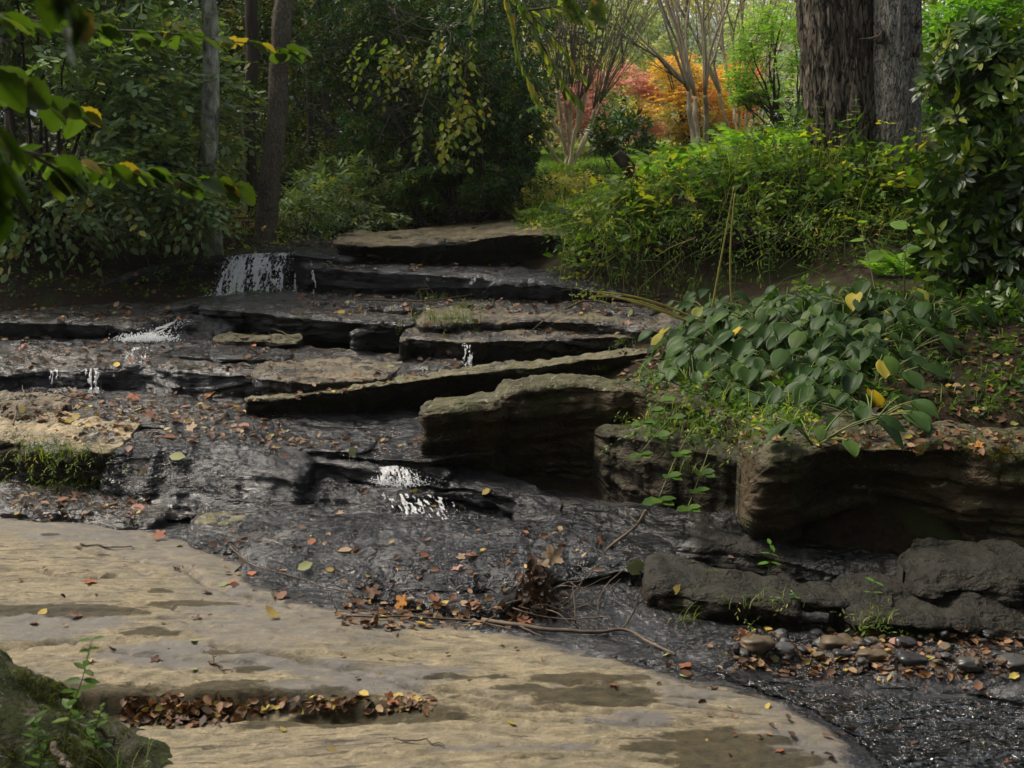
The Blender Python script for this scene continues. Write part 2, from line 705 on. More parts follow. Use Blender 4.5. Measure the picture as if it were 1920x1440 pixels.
# ground heights through scattered control points (px, distance, height)
CT = [(-600, 2, -.35), (960, 2, -.35), (2300, 2, -.2), (960, 4, -.35), (-400, 4, -.1), (300, 5, -.15), (960, 5.4, -.1),
      (960, 6.3, .0), (300, 6.5, .1), (-300, 6.5, .2), (1250, 4.8, -.2), (1500, 4.85, .2), (1500, 5.15, .40), (1700, 4.95, .47), (1920, 4.9, .47),
      (2150, 4.9, .52), (1370, 5.75, .46), (1350, 5.2, .0), (1290, 5.35, .02), (1430, 5.0, .05), (1600, 5.6, .58), (1850, 5.6, .66), (2100, 5.6, .75), (1290, 6.5, .46), (1370, 6.4, .6), (1550, 6.5, .76),
      (1800, 6.5, .86), (2100, 6.5, 1.0), (1330, 7.3, .58), (1450, 7.5, .74), (1700, 7.6, .90), (1950, 7.6, 1.05),
      (1130, 8.1, .55), (1170, 8.95, 1.22), (1300, 8.15, .62), (1300, 8.9, 1.36), (1500, 8.2, .8), (1500, 8.9, 1.55),
      (1750, 8.5, 1.1), (1750, 9.2, 1.75), (2000, 8.5, 1.3), (2000, 9.5, 1.9), (1100, 10, 1.3), (1300, 10, 1.52), (1560, 10, 1.75),
      (300, 7.6, .3), (600, 7.6, .3), (900, 8.3, .4), (560, 9.6, .8), (900, 9.8, .9), (700, 11.2, .98), (950, 11.4, 1.05), (800, 12.2, 1.22), (1040, 12.4, 1.32),
      (100, 7.6, .35), (-150, 8.2, .75), (60, 9.0, .9), (160, 9.2, .95), (330, 9.9, 1.12), (480, 10.9, 1.2), (-500, 8, 1.0), (-600, 12, 2.0), (100, 12, 1.5),
      (500, 13, 1.42), (960, 15, 1.47), (960, 20, 1.7), (960, 28, 2.1), (200, 16, 1.8), (1700, 15, 2.1), (-300, 30, 3.4), (400, 35, 3.2), (960, 40, 2.9), (1900, 35, 3.2),
      (2600, 20, 3.5), (-1500, 20, 4.0), (1300, 4.2, -.3), (1500, 4.5, -.25), (1700, 4.2, -.3), (1900, 4.5, -.22), (2150, 4.3, -.25), (2200, 4.6, -.1), (1250, 5.1, -.1), (1400, 4.9, -.1),
      (1150, 5.6, -.05), (1050, 8.6, .6), (1000, 9.0, .7), (1140, 8.5, .6), (1300, 8.6, .72), (1500, 8.6, .86), (1200, 8.6, .66), (1400, 8.6, .8)]
CP = np.array([[X(a, D, z), D, z] for a, D, z in CT])
_d = np.hypot(CP[:, None, 0] - CP[None, :, 0], CP[:, None, 1] - CP[None, :, 1])
_W = np.linalg.solve(_d + np.eye(len(CP)) * 1e-3 + 0.0, CP[:, 2] - 1.0)


def gz(x, y):
    x = np.asarray(x, float)
    y = np.asarray(y, float)
    sh = x.shape
    xf, yf = x.ravel(), y.ravel()
    z = np.empty(xf.shape)
    for s in range(0, len(xf), 20000):
        q = slice(s, s + 20000)
        d = np.hypot(xf[q, None] - CP[None, :, 0], yf[q, None] - CP[None, :, 1])
        z[q] = d @ _W + 1.0
    far = sstep(25, 60, np.hypot(xf, yf))
    z = z * (1 - far) + far * (2.8 + 0.0 * xf)
    z += np.clip(yf - 45, 0, None) * .03
    n = fbm(np.stack([xf * .9, yf * .9, 0 * xf], -1), 4) * .05
    z = z + n * (1 + far * 4)
    return z.reshape(sh)


def build_ground():
    a = np.concatenate([[-400, -200, -100, -60, -40, -28, -20, -15, -12], np.arange(-10, 10.01, .11), [12, 15, 20, 28, 40, 60, 100, 200, 400]])
    b = np.concatenate([[-100, -40, -15, -6, -2, 0, 1.5], np.arange(2.5, 16, .11), np.arange(16, 40, .5), [42, 46, 52, 60, 75, 100, 150, 250, 450]])
    A, B = np.meshgrid(a, b, indexing='ij')
    Z = gz(A, B)
    Z += fbm(np.stack([A * 4, B * 4, 0 * A], -1), 3) * .02 * (B < 16)
    V = np.stack([A, B, Z], -1).reshape(-1, 3)
    F = grid_faces(len(a), len(b))[:, ::-1]
    lawn = (sstep(15.5, 17.5, B) * sstep(2.5, .0, X(900, 20) - A)).ravel()
    o = mesh_obj('ground', V, F, ground_mat(), vattrs={'lawn': lawn}, loc=(0, 0, 0))
    tag(o, kind='structure')
    solid(V[np.isfinite(V[:, 0])], F)


build_ground()


# ---- bedrock slab in the foreground, with the channel that runs round it
def Zp(pts, z=0.0):
    return np.array([PZ(a, b, z)[:2] for a, b in pts])


EDGE = Zp([(-400, 960), (0, 972), (150, 985), (250, 995), (330, 1015), (450, 1085), (560, 1132), (700, 1160), (960, 1195), (1150, 1222), (1260, 1245),
           (1400, 1290), (1500, 1330), (1560, 1370), (1610, 1440), (1680, 1600)])
FAR = np.array([[6, 2], [6, 8], [-6, 8]])
WETPOLY = np.vstack([EDGE, FAR])
STEP = Zp([(-300, 1285), (230, 1291), (400, 1296), (560, 1299), (740, 1316), (830, 1334)])
STEPR = Zp([(830, 1334), (900, 1350), (1000, 1368), (1120, 1388), (1250, 1402), (1420, 1425), (1560, 1440)])
CRK = [Zp(c) for c in ([(150, 1023), (330, 1060), (430, 1110), (560, 1140)], [(0, 1210), (120, 1200), (300, 1222), (480, 1240)], [(400, 1205), (560, 1228), (740, 1252), (830, 1262)],
                       [(640, 1248), (760, 1275), (860, 1290), (960, 1300)], [(760, 1278), (880, 1310), (1000, 1322), (1150, 1330)],
                       [(440, 1215), (520, 1222), (580, 1232)], [(860, 1330), (980, 1345), (1070, 1358)], [(1060, 1212), (1180, 1225), (1230, 1232)],
                       [(-20, 1066), (100, 1072), (200, 1080)], [(270, 1290), (500, 1310), (700, 1322)])]
BAR = Zp([(1400, 1212), (1550, 1212), (1700, 1222), (1820, 1230), (1990, 1240)], -.06)
# brown-green algae and moss mats growing on the slab: (px, py, rx, ry)
MOSS = [(1050, 1266, 120, 9), (1110, 1298, 110, 14), (1170, 1306, 50, 10), (1000, 1285, 60, 7), (70, 1142, 110, 11), (165, 1140, 50, 9), (350, 1131, 95, 8), (292, 1107, 32, 5),
        (200, 1081, 26, 8), (212, 1146, 42, 7), (300, 1184, 45, 7), (462, 1219, 70, 6), (440, 1283, 55, 8), (1400, 1412, 115, 38), (1330, 1442, 110, 32), (1210, 1404, 55, 8),
        (470, 1248, 40, 5), (95, 1005, 20, 4), (200, 1040, 26, 3), (620, 1325, 170, 12), (380, 1310, 130, 10), (800, 1340, 60, 9), (1450, 1385, 40, 10), (820, 1262, 90, 6)]


_rg = np.random.default_rng(77)
NCRK = len(CRK)
for _k in range(26):                                # short open joints along the bedding
    _a, _b = _rg.uniform(150, 1350), _rg.uniform(1150, 1440)
    _p = [PZ(_a, _b, 0)[:2]]
    _n = _rg.integers(2, 6)
    for _j in range(_n):
        _p.append(_p[-1] + np.array([_rg.uniform(.06, .16), -_rg.uniform(.0, .035)]))
    CRK.append(np.array(_p))


def bed_height(x, y):
    n = fbm(np.stack([x * .8, y * .8, 0 * x], -1), 4)
    c, s = math.cos(R(-12)), math.sin(R(-12))
    xr, yr = x * c - y * s, x * s + y * c
    lam = fbm(np.stack([xr * .9, yr * 4.5, 0 * x + 3], -1), 5)
    z = n * .022 + lam * .010
    k = lam * 3.2 + yr * 1.3
    fr = k - np.floor(k)
    z += (sstep(.86, 1.0, fr) - fr) * .010            # thin bedding steps
    dw = in_poly(x, y, WETPOLY)
    back = sstep(1.2, .2, x)                          # behind the slab rather than right of it
    z -= sstep(-.05, .3, dw) * (.035 * back + .10 * (1 - back))
    z -= sstep(.3, 1.1, dw) * .035 * (1 - back)
    z += sstep(-.1, .5, dw) * fbm(np.stack([x * 3, y * 3, 0 * x + 9], -1), 5) * .022
    # the step down to the lower slab
    d1 = line_dist(x, y, STEP)
    yl = np.interp(x, STEP[:, 0], STEP[:, 1]) + fbm(np.stack([x * 4, 0 * x, 0 * x], -1), 4) * .03
    hh = .056 * (1 - sstep(STEP[-1, 0] - 1.0, STEP[-1, 0] + .1, x)) + .012
    front = sstep(0.0, .018, yl - y) * (x < STEP[-1, 0] + .0)
    yr2 = np.interp(x, STEPR[:, 0], STEPR[:, 1]) + fbm(np.stack([x * 5, 0 * x, 0 * x], -1), 4) * .02
    f2 = sstep(0.0, .02, yr2 - y) * (x >= STEP[-1, 0]) * (x < STEPR[-1, 0])
    z -= front * hh + f2 * .012 * sstep(STEPR[-1, 0], STEPR[0, 0], x)
    z -= np.exp(-((yl - y - .05) / .05) ** 2) * .025 * (1 - sstep(STEP[-1, 0] - .5, STEP[-1, 0], x)) * (y < yl)
    bar = line_dist(x, y, BAR) + fbm(np.stack([x * 3, y * 3, 0 * x], -1), 3) * .12
    z += sstep(.24, .04, bar) * .062
    for i_, c_ in enumerate(CRK):
        wob = fbm(np.stack([x * 7, y * 7, 0 * x], -1), 3) * .018
        d = line_dist(x + wob, y + wob, c_)
        z -= np.exp(-(d / (.013 if i_ < NCRK else .008)) ** 2) * (.026 if i_ < NCRK else .010)
    return z


def bed_masks(x, y):
    q = np.stack([x, y, 0 * x], -1)
    dw = in_poly(x, y, WETPOLY) + fbm(q * 1.6, 4) * .10 + fbm(q * 9, 3) * .02
    wet = sstep(-.05, .05, dw)
    damp = sstep(-.45, .0, dw + fbm(q * 1.1 + 4, 4) * .25) * .6
    # damp grey patches of the slab
    for (a, b, rx, ry) in ((90, 1170, 130, 35), (280, 1215, 110, 22), (480, 1240, 160, 14), (620, 1290, 160, 20), (150, 1010, 150, 10), (700, 1258, 160, 16), (1180, 1350, 90, 20), (1290, 1300, 60, 26), (940, 1405, 190, 5), (1500, 1400, 100, 60)):
        c = PZ(a, b, 0)
        hx = PZ(a + rx, b, 0)[0] - c[0]
        hy = (PZ(a, b - ry, 0)[1] - PZ(a, b + ry, 0)[1]) / 2
        d = np.hypot((x - c[0]) / hx, (y - c[1]) / hy) - 1 + fbm(q * [2.2, 6, 1], 4) * .55
        damp = np.maximum(damp, sstep(.35, -.35, d) * .75)
    moss = np.zeros(x.shape)
    for (a, b, rx, ry) in MOSS:
        c = PZ(a, b, 0)
        hx = PZ(a + rx, b, 0)[0] - c[0]
        hy = (PZ(a, b - ry, 0)[1] - PZ(a, b + ry, 0)[1]) / 2
        d = np.hypot((x - c[0]) / hx, (y - c[1]) / hy) - 1 + fbm(q * [5, 11, 1] + a, 5) * .75 + fbm(q * [16, 32, 1] + a, 3) * .35
        moss = np.maximum(moss, sstep(.45, -.35, d))
    for c_ in CRK:
        wob = fbm(np.stack([x * 7, y * 7, 0 * x], -1), 3) * .018
        d = line_dist(x + wob, y + wob, c_)
        moss = np.maximum(moss, np.exp(-(d / .009) ** 2) * .7 * sstep(-.5, .1, fbm(q * 3 + 5, 3)))
    stp = line_dist(x, y, STEP)
    moss = np.maximum(moss, sstep(.075, .0, stp + fbm(q * 7, 3) * .03) * .95)  # dark band along the step, drawn through the moss mask
    return wet, damp, moss


def bed_mat():
    m, t, out = new_mat("bedrock_sandstone")
    g = N_(t, "ShaderNodeNewGeometry")
    pos = g.outputs['Position']
    A = {k: N_(t, "ShaderNodeAttribute", attribute_name=k).outputs['Fac'] for k in ('wet', 'damp', 'moss')}
    rot = (0, 0, R(12))
    ne = noise(t, pos, 19, 8, .75, .6, (1, 1.8, 1))
    nd = noise(t, pos, 6, 9, .72, .8, (.8, 2.2, 1), rot)
    e1 = math_(t, 'MULTIPLY', math_(t, 'SUBTRACT', ne, .5), 1.9)
    e2 = math_(t, 'MULTIPLY', math_(t, 'SUBTRACT', nd, .5), 1.6)
    A['moss'] = mrange(t, math_(t, 'ADD', A['moss'], e1), .36, .80, 0, .88)
    wsrc = A['wet']
    A['wet'] = mrange(t, math_(t, 'ADD', A['wet'], math_(t, 'MULTIPLY', e2, .9)), .30, .75)
    A['damp'] = mrange(t, math_(t, 'ADD', A['damp'], math_(t, 'MULTIPLY', e2, .9)), .25, .75, 0, .85)
    ns = noise(t, pos, 2.4, 8, .60, 1.2, (.8, 2.6, 1), rot)
    ns2 = noise(t, pos, 9, 9, .70, 1.4, (1, 2.1, 1), rot)
    n1 = noise(t, pos, 1.6, 6, .6)
    nf = noise(t, pos, 110, 4, .65)
    nm = noise(t, pos, 24, 6, .7)
    c = ramp_out(t, ns, [(.25, (.08, .072, .055)), (.40, (.135, .115, .078)), (.52, (.20, .163, .10)), (.62, (.135, .113, .08)), (.78, (.24, .188, .108))])
    c = mixc(t, mrange(t, n1, .55, .72), c, (.17, .145, .10))
    # dark weathered streaks and the fine lines of bedding
    ln = noise(t, pos, 3, 10, .72, 1.6, (.6, 6, 1), rot)
    c = mixc(t, math_(t, 'MULTIPLY', mrange(t, ln, .575, .61), .85), c, (.045, .036, .026))
    c = mixc(t, math_(t, 'MULTIPLY', mrange(t, ln, .41, .36), .5), c, (.085, .07, .05))
    c = mixc(t, 1.0, c, ramp_out(t, ns2, [(.32, .58), (.5, 1.05), (.66, 1.5)]), 'MULTIPLY')
    c = mixc(t, 1.0, c, ramp_out(t, nf, [(.25, .7), (.75, 1.25)]), 'MULTIPLY')
    c = mixc(t, A['damp'], c, mixc(t, nm, (.07, .065, .062), (.135, .125, .115)))
    wcol = mixc(t, mrange(t, nm, .35, .65), (.010, .010, .012), (.030, .029, .030))
    c = mixc(t, A['wet'], c, wcol)
    mcol = mixc(t, mrange(t, nm, .35, .65), (.014, .012, .005), (.05, .038, .014))
    c = mixc(t, A['moss'], c, mcol)
    r = mixc(t, A['damp'], (.85, .85, .85), (.55, .55, .55))
    film = noise(t, pos, 3, 6, .65, .4)
    r = mixc(t, A['wet'], r, ramp_out(t, film, [(.35, .12), (.65, .30)]))
    r = mixc(t, A['moss'], r, (.9, .9, .9))
    hb = math_(t, 'ADD', math_(t, 'MULTIPLY', ns2, .8), math_(t, 'MULTIPLY', nm, .25))
    b1 = bump(t, hb, .6, .018)
    rip = noise(t, pos, 34, 3, .55, 1.2, (1, 1.5, 1))
    glide = mrange(t, noise(t, pos, 3.3, 3, .5, .6, (1, 1.6, 1)), .40, .66, .12, 1.0)
    rr = math_(t, 'MULTIPLY', math_(t, 'MULTIPLY', rip, glide), math_(t, 'ADD', A['wet'], .05))
    b2 = bump(t, rr, 1.0, .06, b1)
    b3 = bump(t, math_(t, 'ADD', nf, math_(t, 'MULTIPLY', A['moss'], nm)), .35, .004, b2)
    t.links.new(pbsdf(t, c, r, mrange(t, A['wet'], 0, 1, .4, .5), math_(t, 'MULTIPLY', A['wet'], .5), b3, .05), out.inputs[0])
    return m


def build_bed():
    xs = np.arange(-3.4, 4.0, .011)
    ys = np.concatenate([np.arange(1.6, 2.6, .03), np.arange(2.6, 5.9, .011)])
    A, B = np.meshgrid(xs, ys, indexing='ij')
    Z = bed_height(A, B)
    e = .35                                          # the rim turns down into the soil
    Z -= (1 - sstep(-3.4, -3.0, A)) * e + (1 - sstep(1.6, 2.0, B)) * e + sstep(3.7, 4.0, A) * e + sstep(5.6, 5.9, B) * .1
    wet, damp, moss = bed_masks(A, B)
    V = np.stack([A, B, Z], -1).reshape(-1, 3)
    F = grid_faces(len(xs), len(ys))[:, ::-1]
    o = mesh_obj('bedrock', V, F, bed_mat(), vattrs={'wet': wet.ravel(), 'damp': damp.ravel(), 'moss': moss.ravel()}, loc=(0, 0, 0))
    tag(o, kind='structure')
    # coarser copy for the contact tests
    V2 = V.reshape(len(xs), len(ys), 3)[::3, ::3]
    solid(V2.reshape(-1, 3), grid_faces(V2.shape[0], V2.shape[1])[:, ::-1])


build_bed()


# ---- rock ledges
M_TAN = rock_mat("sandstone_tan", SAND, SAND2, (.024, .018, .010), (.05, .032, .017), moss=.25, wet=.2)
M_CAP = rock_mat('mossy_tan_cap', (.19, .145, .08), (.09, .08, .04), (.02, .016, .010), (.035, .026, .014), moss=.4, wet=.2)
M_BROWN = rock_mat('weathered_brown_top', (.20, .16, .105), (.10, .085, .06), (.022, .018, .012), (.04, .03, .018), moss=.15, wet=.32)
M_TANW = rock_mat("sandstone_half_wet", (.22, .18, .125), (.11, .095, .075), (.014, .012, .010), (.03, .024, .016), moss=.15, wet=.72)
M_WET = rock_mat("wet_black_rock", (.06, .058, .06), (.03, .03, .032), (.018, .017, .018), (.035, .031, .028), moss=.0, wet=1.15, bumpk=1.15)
M_MOSSY = rock_mat("mossy_brown_boulder", (.10, .085, .045), (.055, .05, .024), (.030, .021, .009), (.085, .052, .021), moss=.5, wet=-.1, lichen=.35)
M_DEEP = rock_mat('rock_painted_deep_shade', (.018, .016, .012), (.01, .009, .008), (.012, .010, .007), (.022, .017, .010), moss=.1, wet=.5)  # near-black colour stands in for deep shade under the boulders
M_DARKWALL = rock_mat('mossy_wall_painted_shade', (.05, .048, .02), (.03, .028, .012), (.022, .017, .009), (.05, .034, .015), moss=.45, wet=.1)  # darker copy of the mossy boulder, shade put into its colour
M_LOW = rock_mat('brown_stone_painted_shade', (.018, .015, .008), (.010, .009, .005), (.012, .009, .005), (.024, .016, .008), moss=.3, wet=-.25, lichen=.0)  # brown stone with the shade of the hollow put into its colour
M_LICH = rock_mat("lichened_ledge", (.19, .165, .10), (.09, .08, .04), (.020, .016, .008), (.04, .029, .013), moss=.4, wet=.05, lichen=.35)


def world_pt(p):
    return PZ(*p) if p[2] < 2.2 else P(*p)


def ledge(name, label, lip, mat, drop=.15, depth=.8, under=0.0, rise=.03, rr=.02, amp=.035, strata=.012, seed=0.0,
          cat='rock ledge', step=.011, end=.14, rough_lip=.07, chips=.045, group=None, slope_top=0.0):
    L = np.array([world_pt(p) for p in lip])
    K = len(L)
    prm = {}
    for nm, v in (('drop', drop), ('depth', depth), ('under', under), ('rise', rise)):
        prm[nm] = np.full(K, float(v)) if np.isscalar(v) else np.asarray(v, float)
    s = np.concatenate([[0], np.cumsum(np.linalg.norm(np.diff(L[:, :2], axis=0), axis=1))])
    n = int(s[-1] / step) + 2
    q = np.linspace(0, s[-1], n)

    def ip(v):
        r = np.interp(q, s, v)
        k = max(3, int(.12 / step))
        ker = np.hanning(k + 2)[1:-1]
        ker /= ker.sum()
        return np.convolve(np.pad(r, k, mode='edge'), ker, 'same')[k:-k]
    C = np.stack([ip(L[:, i]) for i in range(3)], -1)
    pr = {k: ip(v) for k, v in prm.items()}
    o1 = fbm(np.stack([C[:, 0] * 1.7, C[:, 1] * 1.7, 0 * q + seed], -1), 5)
    o2 = fbm(np.stack([C[:, 0] * 6, C[:, 1] * 6, 0 * q + seed + 5], -1), 3)
    chip = np.round(fbm(np.stack([C[:, 0] * 3, C[:, 1] * 3, 0 * q + seed + 9], -1), 3) * 3) / 3
    kk = np.hanning(5); kk /= kk.sum()
    chip = np.convolve(np.pad(chip, 5, mode='edge'), kk, 'same')[5:-5]
    yo = o1 * rough_lip + o2 * rough_lip * .3 + chip * chips
    C[:, 1] += yo
    # profile
    dm, hm = pr['depth'].max(), pr['drop'].max()
    nT = int(max(10, min(90, dm / (step * 1.25))))
    sT = (np.linspace(1, 0, nT) ** 1.5)
    nF = int(max(8, hm / (step * .7)))
    tF = np.linspace(0, 1, nF + 1)[1:]
    nB = 6
    sB = np.linspace(0, 1, nB + 1)[1:]
    de, dr, un, ri = (pr[k][:, None] for k in ('depth', 'drop', 'under', 'rise'))
    yT = de * sT[None]
    zT = ri * (sT[None] * de) + slope_top * np.sin(sT[None] * math.pi) - rr * np.exp(-(sT[None] * de) / max(rr, 1e-3))
    und = un * (tF[None] ** 1.4)
    yF = und - rr * np.exp(-(tF[None] * dr) / max(rr * 2, 1e-3)) * 0
    zF = -rr - dr * tF[None] + 0 * yF
    yB = un + (de - un) * sB[None]
    zB = -rr - dr - .02 * sB[None] + 0 * yB
    Y = np.concatenate([yT, yF, yB], 1)
    Z = np.concatenate([zT, zF, zB], 1)
    # rounded ends in plan
    dd = np.minimum(q, s[-1] - q)
    ww = np.sqrt(np.clip(1 - (1 - np.clip(dd / end, 0, 1)) ** 2, 0, 1))[:, None]
    mid = de * .5
    Y = mid + (Y - mid) * ww
    m = Y.shape[1]
    Pn = np.stack([np.broadcast_to(C[:, 0:1], Y.shape), C[:, 1:2] + Y, C[:, 2:3] + Z], -1)
    # normals for displacement
    du = np.gradient(Pn, axis=0)
    dv = np.gradient(Pn, axis=1)
    Nn = norm(np.cross(dv, du))
    top = np.zeros(m); top[:nT] = 1
    fc = np.zeros(m); fc[nT:nT + nF] = 1
    big = fbm(Pn * 1.3 + seed, 4) * amp
    meso = fbm(Pn * [8, 8, 13] + seed, 5) * .017 + fbm(Pn * [26, 26, 40] + seed, 4) * .0055
    crack = np.abs(fbm(np.stack([Pn[..., 0] * 1.6, Pn[..., 1] * 3.5, Pn[..., 2] * 5], -1) + seed + 3, 4))
    meso = meso - np.exp(-(crack / .035) ** 2) * .012
    med = fbm(Pn * [4, 4, 6] + seed, 4) * amp * .35
    st_ = fbm(np.stack([Pn[..., 0] * .9, Pn[..., 1] * .9, Pn[..., 2] * 20 + fbm(Pn * 1.5, 2) * 1.5], -1) + seed, 4)
    st_ = np.sign(st_) * np.abs(st_) ** .6
    lamt = fbm(np.stack([Pn[..., 0] * 1.4, Pn[..., 1] * 6, 0 * Pn[..., 0]], -1) + seed, 5) * .010
    fine = fbm(Pn * 22 + seed, 3) * .004
    disp = big * (.35 + .65 * fc[None]) + med + fine + meso + st_ * strata * 1.5 * fc[None] + lamt * 1.5 * top[None]
    Pn = Pn + Nn * disp[..., None] * np.clip(ww, .15, 1)[..., None]
    V = Pn.reshape(-1, 3)
    F = grid_faces(n, m, closed_v=True)
    o = mesh_obj(name, V, F, mat)
    tag(o, label, cat, group)
    solid(V.reshape(n, m, 3)[::2].reshape(-1, 3), grid_faces(len(range(0, n, 2)), m, closed_v=True))
    return o


# top of the cascade
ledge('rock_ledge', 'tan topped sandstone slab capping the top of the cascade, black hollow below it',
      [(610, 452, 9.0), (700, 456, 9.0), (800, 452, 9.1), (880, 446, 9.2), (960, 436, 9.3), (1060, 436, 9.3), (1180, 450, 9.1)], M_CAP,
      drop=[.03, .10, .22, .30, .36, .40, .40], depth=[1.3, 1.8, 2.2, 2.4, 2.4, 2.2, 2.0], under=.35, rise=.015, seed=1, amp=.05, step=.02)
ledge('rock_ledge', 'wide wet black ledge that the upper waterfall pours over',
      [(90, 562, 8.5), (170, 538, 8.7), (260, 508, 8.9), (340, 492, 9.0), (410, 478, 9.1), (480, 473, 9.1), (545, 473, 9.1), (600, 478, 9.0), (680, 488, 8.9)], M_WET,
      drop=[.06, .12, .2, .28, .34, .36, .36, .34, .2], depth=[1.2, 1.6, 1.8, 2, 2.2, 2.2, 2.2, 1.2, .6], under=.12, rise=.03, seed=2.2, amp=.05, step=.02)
ledge('rock_ledge', 'long dark wet ledge in the shadow below the tan capping slab',
      [(548, 496, 8.75), (640, 500, 8.7), (760, 507, 8.6), (880, 515, 8.5), (1000, 524, 8.45), (1110, 540, 8.35), (1200, 560, 8.2)], M_WET,
      drop=[.26, .28, .26, .24, .2, .14, .1], depth=.8, under=.14, rise=.03, seed=3.1, amp=.04, step=.018)
ledge('rock_ledge', 'low wet shelf littered with leaves at the foot of the upper waterfall',
      [(250, 592, 8.1), (360, 568, 8.2), (480, 563, 8.3), (640, 566, 8.25), (800, 574, 8.15), (950, 578, 8.0), (1100, 580, 7.9), (1250, 585, 7.8)], M_TANW,
      drop=.12, depth=.9, under=.02, rise=.02, seed=4.5, amp=.03, step=.018)
ledge('rock_ledge', 'thick flat dark slab jutting out right below the upper waterfall',
      [(366, 574, .665), (430, 576, .66), (520, 587, .645), (600, 592, .64), (690, 600, .62), (780, 610, .60)], M_TANW,
      drop=.2, depth=[.5, .7, .7, .6, .5, .4], under=.16, rise=.01, rr=.008, seed=5.2, amp=.02, end=.08)
ledge('rock_ledge', 'brown edged rock shelf with grass growing on it, right of the thick flat slab',
      [(770, 612, .60), (850, 604, .62), (930, 598, .63), (1010, 596, .635), (1100, 600, .63), (1200, 612, .61), (1300, 610, .62)], M_BROWN,
      drop=.10, depth=.7, under=.05, rise=.02, rr=.02, seed=6.6, amp=.03)
ledge('rock_ledge', 'small dark block tucked between the thick flat slab and the tan slab',
      [(655, 628, .56), (700, 612, .58), (760, 612, .58), (830, 622, .56)], M_TANW, drop=.14, depth=.5, under=.05, seed=6.9, amp=.03, end=.1)
ledge('rock_ledge', 'tan topped slab with a thin trickle dripping off its front',
      [(745, 640, .545), (770, 630, .55), (860, 637, .545), (960, 634, .55), (1060, 632, .55), (1180, 630, .55), (1300, 634, .55)], M_BROWN,
      drop=.18, depth=[.5, .6, .6, .6, .6, .5, .4], under=.12, rise=.02, rr=.012, seed=7.4, amp=.025, end=.08)
ledge('rock_ledge', 'brown shelf strewn with leaves at the far left edge of the cascade',
      [(-120, 590, .62), (0, 598, .60), (100, 602, .60), (200, 606, .59), (290, 612, .575)], M_TANW,
      drop=.12, depth=1.0, under=.1, rise=.03, seed=8.3, amp=.03)
ledge('rock_ledge', 'rounded black rock with water sliding over it left of the thick flat slab',
      [(250, 625, .50), (310, 606, .56), (370, 600, .58), (430, 622, .52)], M_WET, drop=.12, depth=.5, under=-.08, rise=.05, rr=.04, seed=8.8, amp=.03, cat='rock', end=.12)
ledge('rock_ledge', 'thin wet step at the left with a short strand of falling water',
      [(-120, 645, .475), (0, 648, .472), (150, 648, .472), (290, 650, .47), (420, 664, .46)], M_WET,
      drop=.06, depth=.8, under=.04, rise=.01, seed=9.1, amp=.02)
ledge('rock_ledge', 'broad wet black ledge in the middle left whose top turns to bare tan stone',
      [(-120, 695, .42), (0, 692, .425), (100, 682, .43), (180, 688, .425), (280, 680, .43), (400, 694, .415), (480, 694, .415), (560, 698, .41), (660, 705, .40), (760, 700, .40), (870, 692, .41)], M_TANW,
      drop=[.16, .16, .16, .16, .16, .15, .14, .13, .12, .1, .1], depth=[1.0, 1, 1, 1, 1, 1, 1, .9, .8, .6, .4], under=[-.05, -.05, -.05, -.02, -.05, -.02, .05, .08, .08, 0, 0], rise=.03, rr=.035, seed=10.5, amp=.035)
ledge('rock_ledge', 'flat leaf covered wet shelf in front of the broad black ledge',
      [(-150, 800, .27), (100, 812, .25), (300, 828, .235), (480, 838, .22), (620, 850, .19), (800, 850, .18)], M_WET,
      drop=.1, depth=[1.7, 1.6, 1.5, 1.4, 1.4, 1.4], under=0, rise=.02, seed=11.3, amp=.03, strata=.006)
ledge('rock_ledge', 'long narrow slanting ledge with a pale lichened rim above a black hollow',
      [(446, 756, .34), (480, 748, .352), (560, 741, .363), (640, 731, .378), (760, 713, .402), (900, 694, .43), (1050, 681, .455), (1150, 669, .48), (1260, 655, .50), (1330, 650, .51)], M_LICH,
      drop=[.18, .2, .2, .2, .2, .18, .16, .14, .12, .1], depth=[.25, .3, .34, .36, .36, .36, .34, .34, .34, .34], under=[.1, .14, .16, .2, .2, .18, .16, .12, .08, .06], rise=-.06, rr=.008, seed=12.7, amp=.018, end=.06)
ledge('rock_ledge', 'bare tan brown slab lying on the broad black ledge left of the trickle',
      [(462, 702, .43), (540, 712, .425), (620, 718, .418), (690, 714, .41), (745, 700, .41)], M_BROWN, drop=.06, depth=[.5, .75, .85, .8, .6], under=.03, rise=.012, rr=.01, seed=41.1, amp=.02, end=.12)
ledge('rock_ledge', 'thin mossy stone plate under the thick flat dark slab',
      [(385, 640, .49), (440, 638, .495), (500, 636, .50), (560, 644, .485)], M_LICH, drop=.035, depth=.28, under=.02, rise=.02, rr=.012, seed=42.2, amp=.02, end=.1)
ledge('rock_ledge', 'low wet step running across the left part of the broad black ledge',
      [(300, 668, .455), (380, 664, .46), (470, 668, .455), (540, 676, .445)], M_WET, drop=.035, depth=.35, under=.01, rise=.02, rr=.015, seed=43.3, amp=.02, end=.12)
ledge('rock_ledge', 'low rounded dark hump among the leaves in front of the broad black ledge',
      [(100, 792, .29), (180, 785, .30), (260, 785, .30), (350, 796, .285), (400, 806, .27)], M_TANW, drop=.05, depth=.5, under=-.03, rise=.04, rr=.03, seed=44.4, amp=.03, end=.14)
ledge('rock_ledge', 'brown rounded rock at the left edge behind the tan boulder',
      [(-120, 772, .35), (-20, 768, .36), (50, 772, .35), (95, 782, .33)], M_BROWN, drop=.08, depth=.4, under=-.02, rise=.06, rr=.04, seed=45.5, amp=.03, end=.12)
